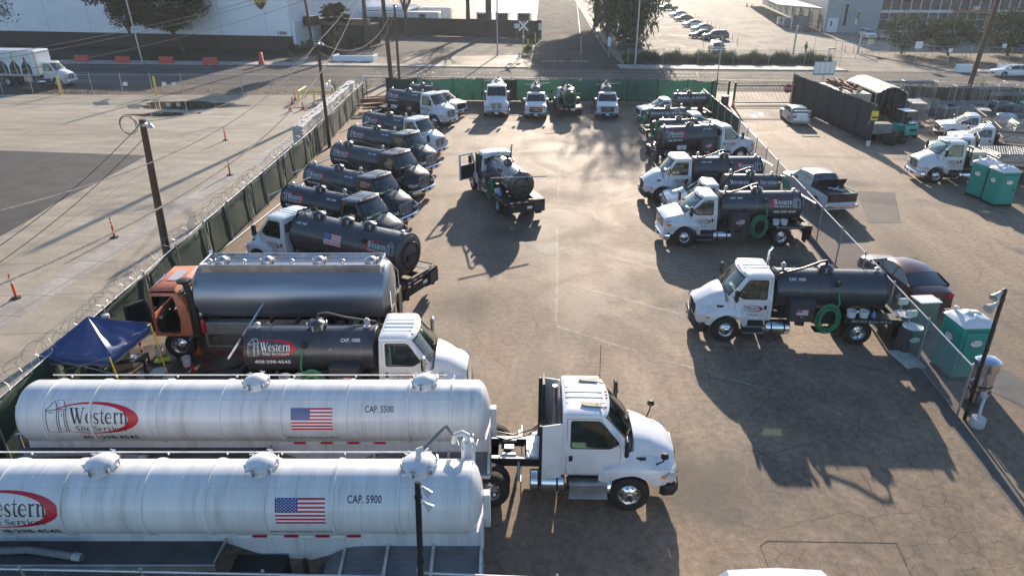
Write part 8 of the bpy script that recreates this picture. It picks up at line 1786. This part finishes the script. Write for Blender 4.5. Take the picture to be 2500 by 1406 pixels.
# lamp pole with boards behind the container
t=thing('board_lamp_pole','slim lamp pole carrying teal and white boards behind the cream container','lamp pole',(31.4,73.0,0)); mb=MB(); mb.tube([(0,0,0),(.3,0,5.1)],.06,GALV,n=8); mb.build('pole',t); mb=MB(); mb.box(-1.0,1.2,-.1,-.06,2.6,3.9,TEALS,.01); mb.box(-.95,1.15,-.11,-.1,2.75,3.85,BUCK); [mb.box(x-.015,x+.015,-.12,-.11,2.65,3.85,TEALS) for x in (-.4,.12,.64)]; mb.build('board',t); mb=MB(); mb.box(.2,.75,-.4,.1,5.1,5.2,BOXG,.02); mb.tube([(.28,0,4.3),(0,-.1,4.2)],.03,GALV,n=5); mb.lathe([(.04,0),(.12,-.15)],GALV,o=(0,-.1,4.2),n=10); mb.build('floodlight',t)
# wash corner by the black fence end
q=G(2140,350); t=thing('steel_tub','grey steel tub standing on pallets at the end of the tall black fence','tub',(29.3,55.9,0),R(-5)); mb=MB(); mb.box(-.9,.9,-.55,.55,.55,1.35,mat('blue_grey_steel',(.2,.23,.24),.5,.3,.1,3),.03); mb.build('tub',t); mb=MB(); mb.box(-.85,.85,-.5,.5,1.3,1.36,CHAS); [mb.box(-.8+k*.5,-.65+k*.5,-.5,.5,.0,.55,CHAS,.01) for k in range(4)]; mb.build('stand',t)
t=thing('yellow_notice','yellow notice board hung on the end post of the tall black fence','sign',(27.9,54.2,0)); mb=MB(); mb.box(-.25,.3,-.06,-.02,1.9,2.6,YEL,.01); mb.box(-.2,.25,-.07,-.06,2.05,2.2,BLKV); mb.build('panel',t)
bucket('white bucket at the foot of the tall black fence end post',(27.6,53.6),.16,.42)
t=thing('tyre_stack','dark heap of tyres and hoses beside the steel tub','tyres',(29.6,54.4,0)); mb=MB(); [mb.lathe([(.3,z-.1),(.45,z-.12),(.5,z),(.45,z+.12),(.3,z+.1)],TYRE,o=(.05*math.sin(z*9),0,0),n=20,cap=False) for z in (.13,.38,.63)]; mb.build('tyres',t)
t=thing('tyre_stack','second smaller heap of tyres right of the steel tub','tyres',(30.7,54.9,0)); mb=MB(); [mb.lathe([(.3,z-.1),(.45,z-.12),(.5,z),(.45,z+.12),(.3,z+.1)],TYRE,n=20,cap=False) for z in (.13,.38)]; mb.build('tyres',t)
t=thing('gate_motor','dark gate motor box beside the left gate post','gate motor',(21.0,70.0,0)); mb=MB(); mb.box(-.3,.3,-.3,.3,.1,1.0,BOXG,.04); mb.box(-.35,.35,-.35,.35,1.0,1.06,BUCK,.02); mb.build('box',t)
t=thing('timber_pile','loose orange brown timbers piled in the far left corner of the yard','timber',(-13.2,67.6,0),R(20)); mb=MB()
for k in range(12): e=Vector((rn.uniform(-.5,.5),rn.uniform(-.8,.8),.2+k*.09)); mb.M=Matrix.Translation(e)@Matrix.Rotation(rn.uniform(-.3,.3),4,'Z'); mb.box(-1.3,1.3,-.07,.07,0,.1,RUST if k%3 else mat('orange_board',(.45,.2,.08),.7),.01)
mb.M=None; mb.build('boards',t)
t=thing('leaf_car_roof','cream roof edge of a vehicle just entering the bottom of the picture','vehicle',(5.0,9.75,0)); mb=MB(); mb.loft([[Vector((x,y,z)) for x,z in ((-1.1,2.3),(-.9,2.5),(0,2.56),(.9,2.5),(1.1,2.3),(1.1,1.2),(-1.1,1.2))] for y in (-3.5,-.15,0)],BUCK); mb.build('roof',t); mb=MB(); [mb.lathe([(.4,-.12),(.4,.12)],TYRE,o=(s*1.0,-1.2,.4),axis='x',n=16) for s in(-1,1)]; mb.box(-1.0,1.0,-3.5,-.1,.4,1.2,BUCK,.05); mb.build('body',t)
# ---------------- the person ----------------
def person():
    q=G(1965,133); me=bpy.data.meshes.new('person'); bm=bmesh.new(); ly=bm.verts.layers.skin.verify()
    J={'pel':(0,0,.95,.15),'wai':(0,0,1.12,.13),'che':(0,.01,1.36,.17),'nek':(0,.01,1.52,.06),'hd0':(0,-.01,1.6,.085),'hd1':(0,-.01,1.7,.1),'hd2':(0,0,1.77,.07),
     'hL':(.1,0,.9,.1),'kL':(.12,-.05,.5,.07),'aL':(.13,.02,.1,.05),'tL':(.14,-.16,.05,.045),'hR':(-.1,0,.9,.1),'kR':(-.14,-.16,.52,.07),'aR':(-.15,-.08,.12,.05),'tR':(-.16,-.26,.06,.045),
     'sL':(.2,.01,1.44,.065),'eL':(.28,.04,1.16,.05),'wL':(.27,-.1,.93,.035),'fL':(.27,-.16,.85,.035),'sR':(-.2,.01,1.44,.065),'eR':(-.3,.02,1.17,.05),'wR':(-.3,-.12,.96,.035),'fR':(-.3,-.17,.88,.035)}
    V={k:bm.verts.new(v[:3]) for k,v in J.items()}
    for k,v in J.items(): V[k][ly].radius=(v[3],v[3])
    V['pel'][ly].use_root=True
    for a,b in (('pel','wai'),('wai','che'),('che','nek'),('nek','hd0'),('hd0','hd1'),('hd1','hd2'),('pel','hL'),('hL','kL'),('kL','aL'),('aL','tL'),('pel','hR'),('hR','kR'),('kR','aR'),('aR','tR'),('che','sL'),('sL','eL'),('eL','wL'),('wL','fL'),('che','sR'),('sR','eR'),('eR','wR'),('wR','fR')): bm.edges.new((V[a],V[b]))
    bm.to_mesh(me); bm.free(); me.materials.append(mat('dark_work_clothes',(.045,.05,.04),.8,0,.2,6))
    o=bpy.data.objects.new('person',me); link(o); o.location=(q.x,q.y,0); o.rotation_euler=(0,0,R(20)); o.modifiers.new('skin','SKIN'); o.modifiers.new('sub','SUBSURF').levels=1
    tag(o,'person in dark clothes and green vest walking by the open car park gate','person')
    mb=MB(); mb.loft([[Vector((math.cos(a)*w_,math.sin(a)*d_+.01,z)) for a in [k*math.pi/6 for k in range(12)]] for z,w_,d_ in ((1.0,.19,.15),(1.2,.2,.15),(1.38,.23,.17),(1.48,.17,.11))],mat('green_vest',(.1,.2,.12),.7)); mb.build('vest',o)
    mb=MB(); mb.lathe([(.075,1.56),(.1,1.62),(.108,1.7),(.085,1.78),(.03,1.83)],mat('dark_hair',(.02,.015,.012),.8),o=(0,.02,0),n=14); mb.build('hair',o)
person()

# ---------------- thin backlit haze ----------------
HZ=bpy.data.materials.new('haze_air')
def _hz():
    m=HZ; m.use_nodes=True; nt=m.node_tree; nt.nodes.clear(); o=nt.nodes.new('ShaderNodeOutputMaterial'); v=nt.nodes.new('ShaderNodeVolumePrincipled'); v.inputs['Color'].default_value=(.86,.92,1,1); v.inputs['Density'].default_value=.00018; v.inputs['Anisotropy'].default_value=.45; nt.links.new(v.outputs[0],o.inputs['Volume'])
_hz(); mb=MB(); mb.box(-245,270,-70,480,-1,32,HZ); tag(mb.build('haze',sharp=0),kind='stuff')
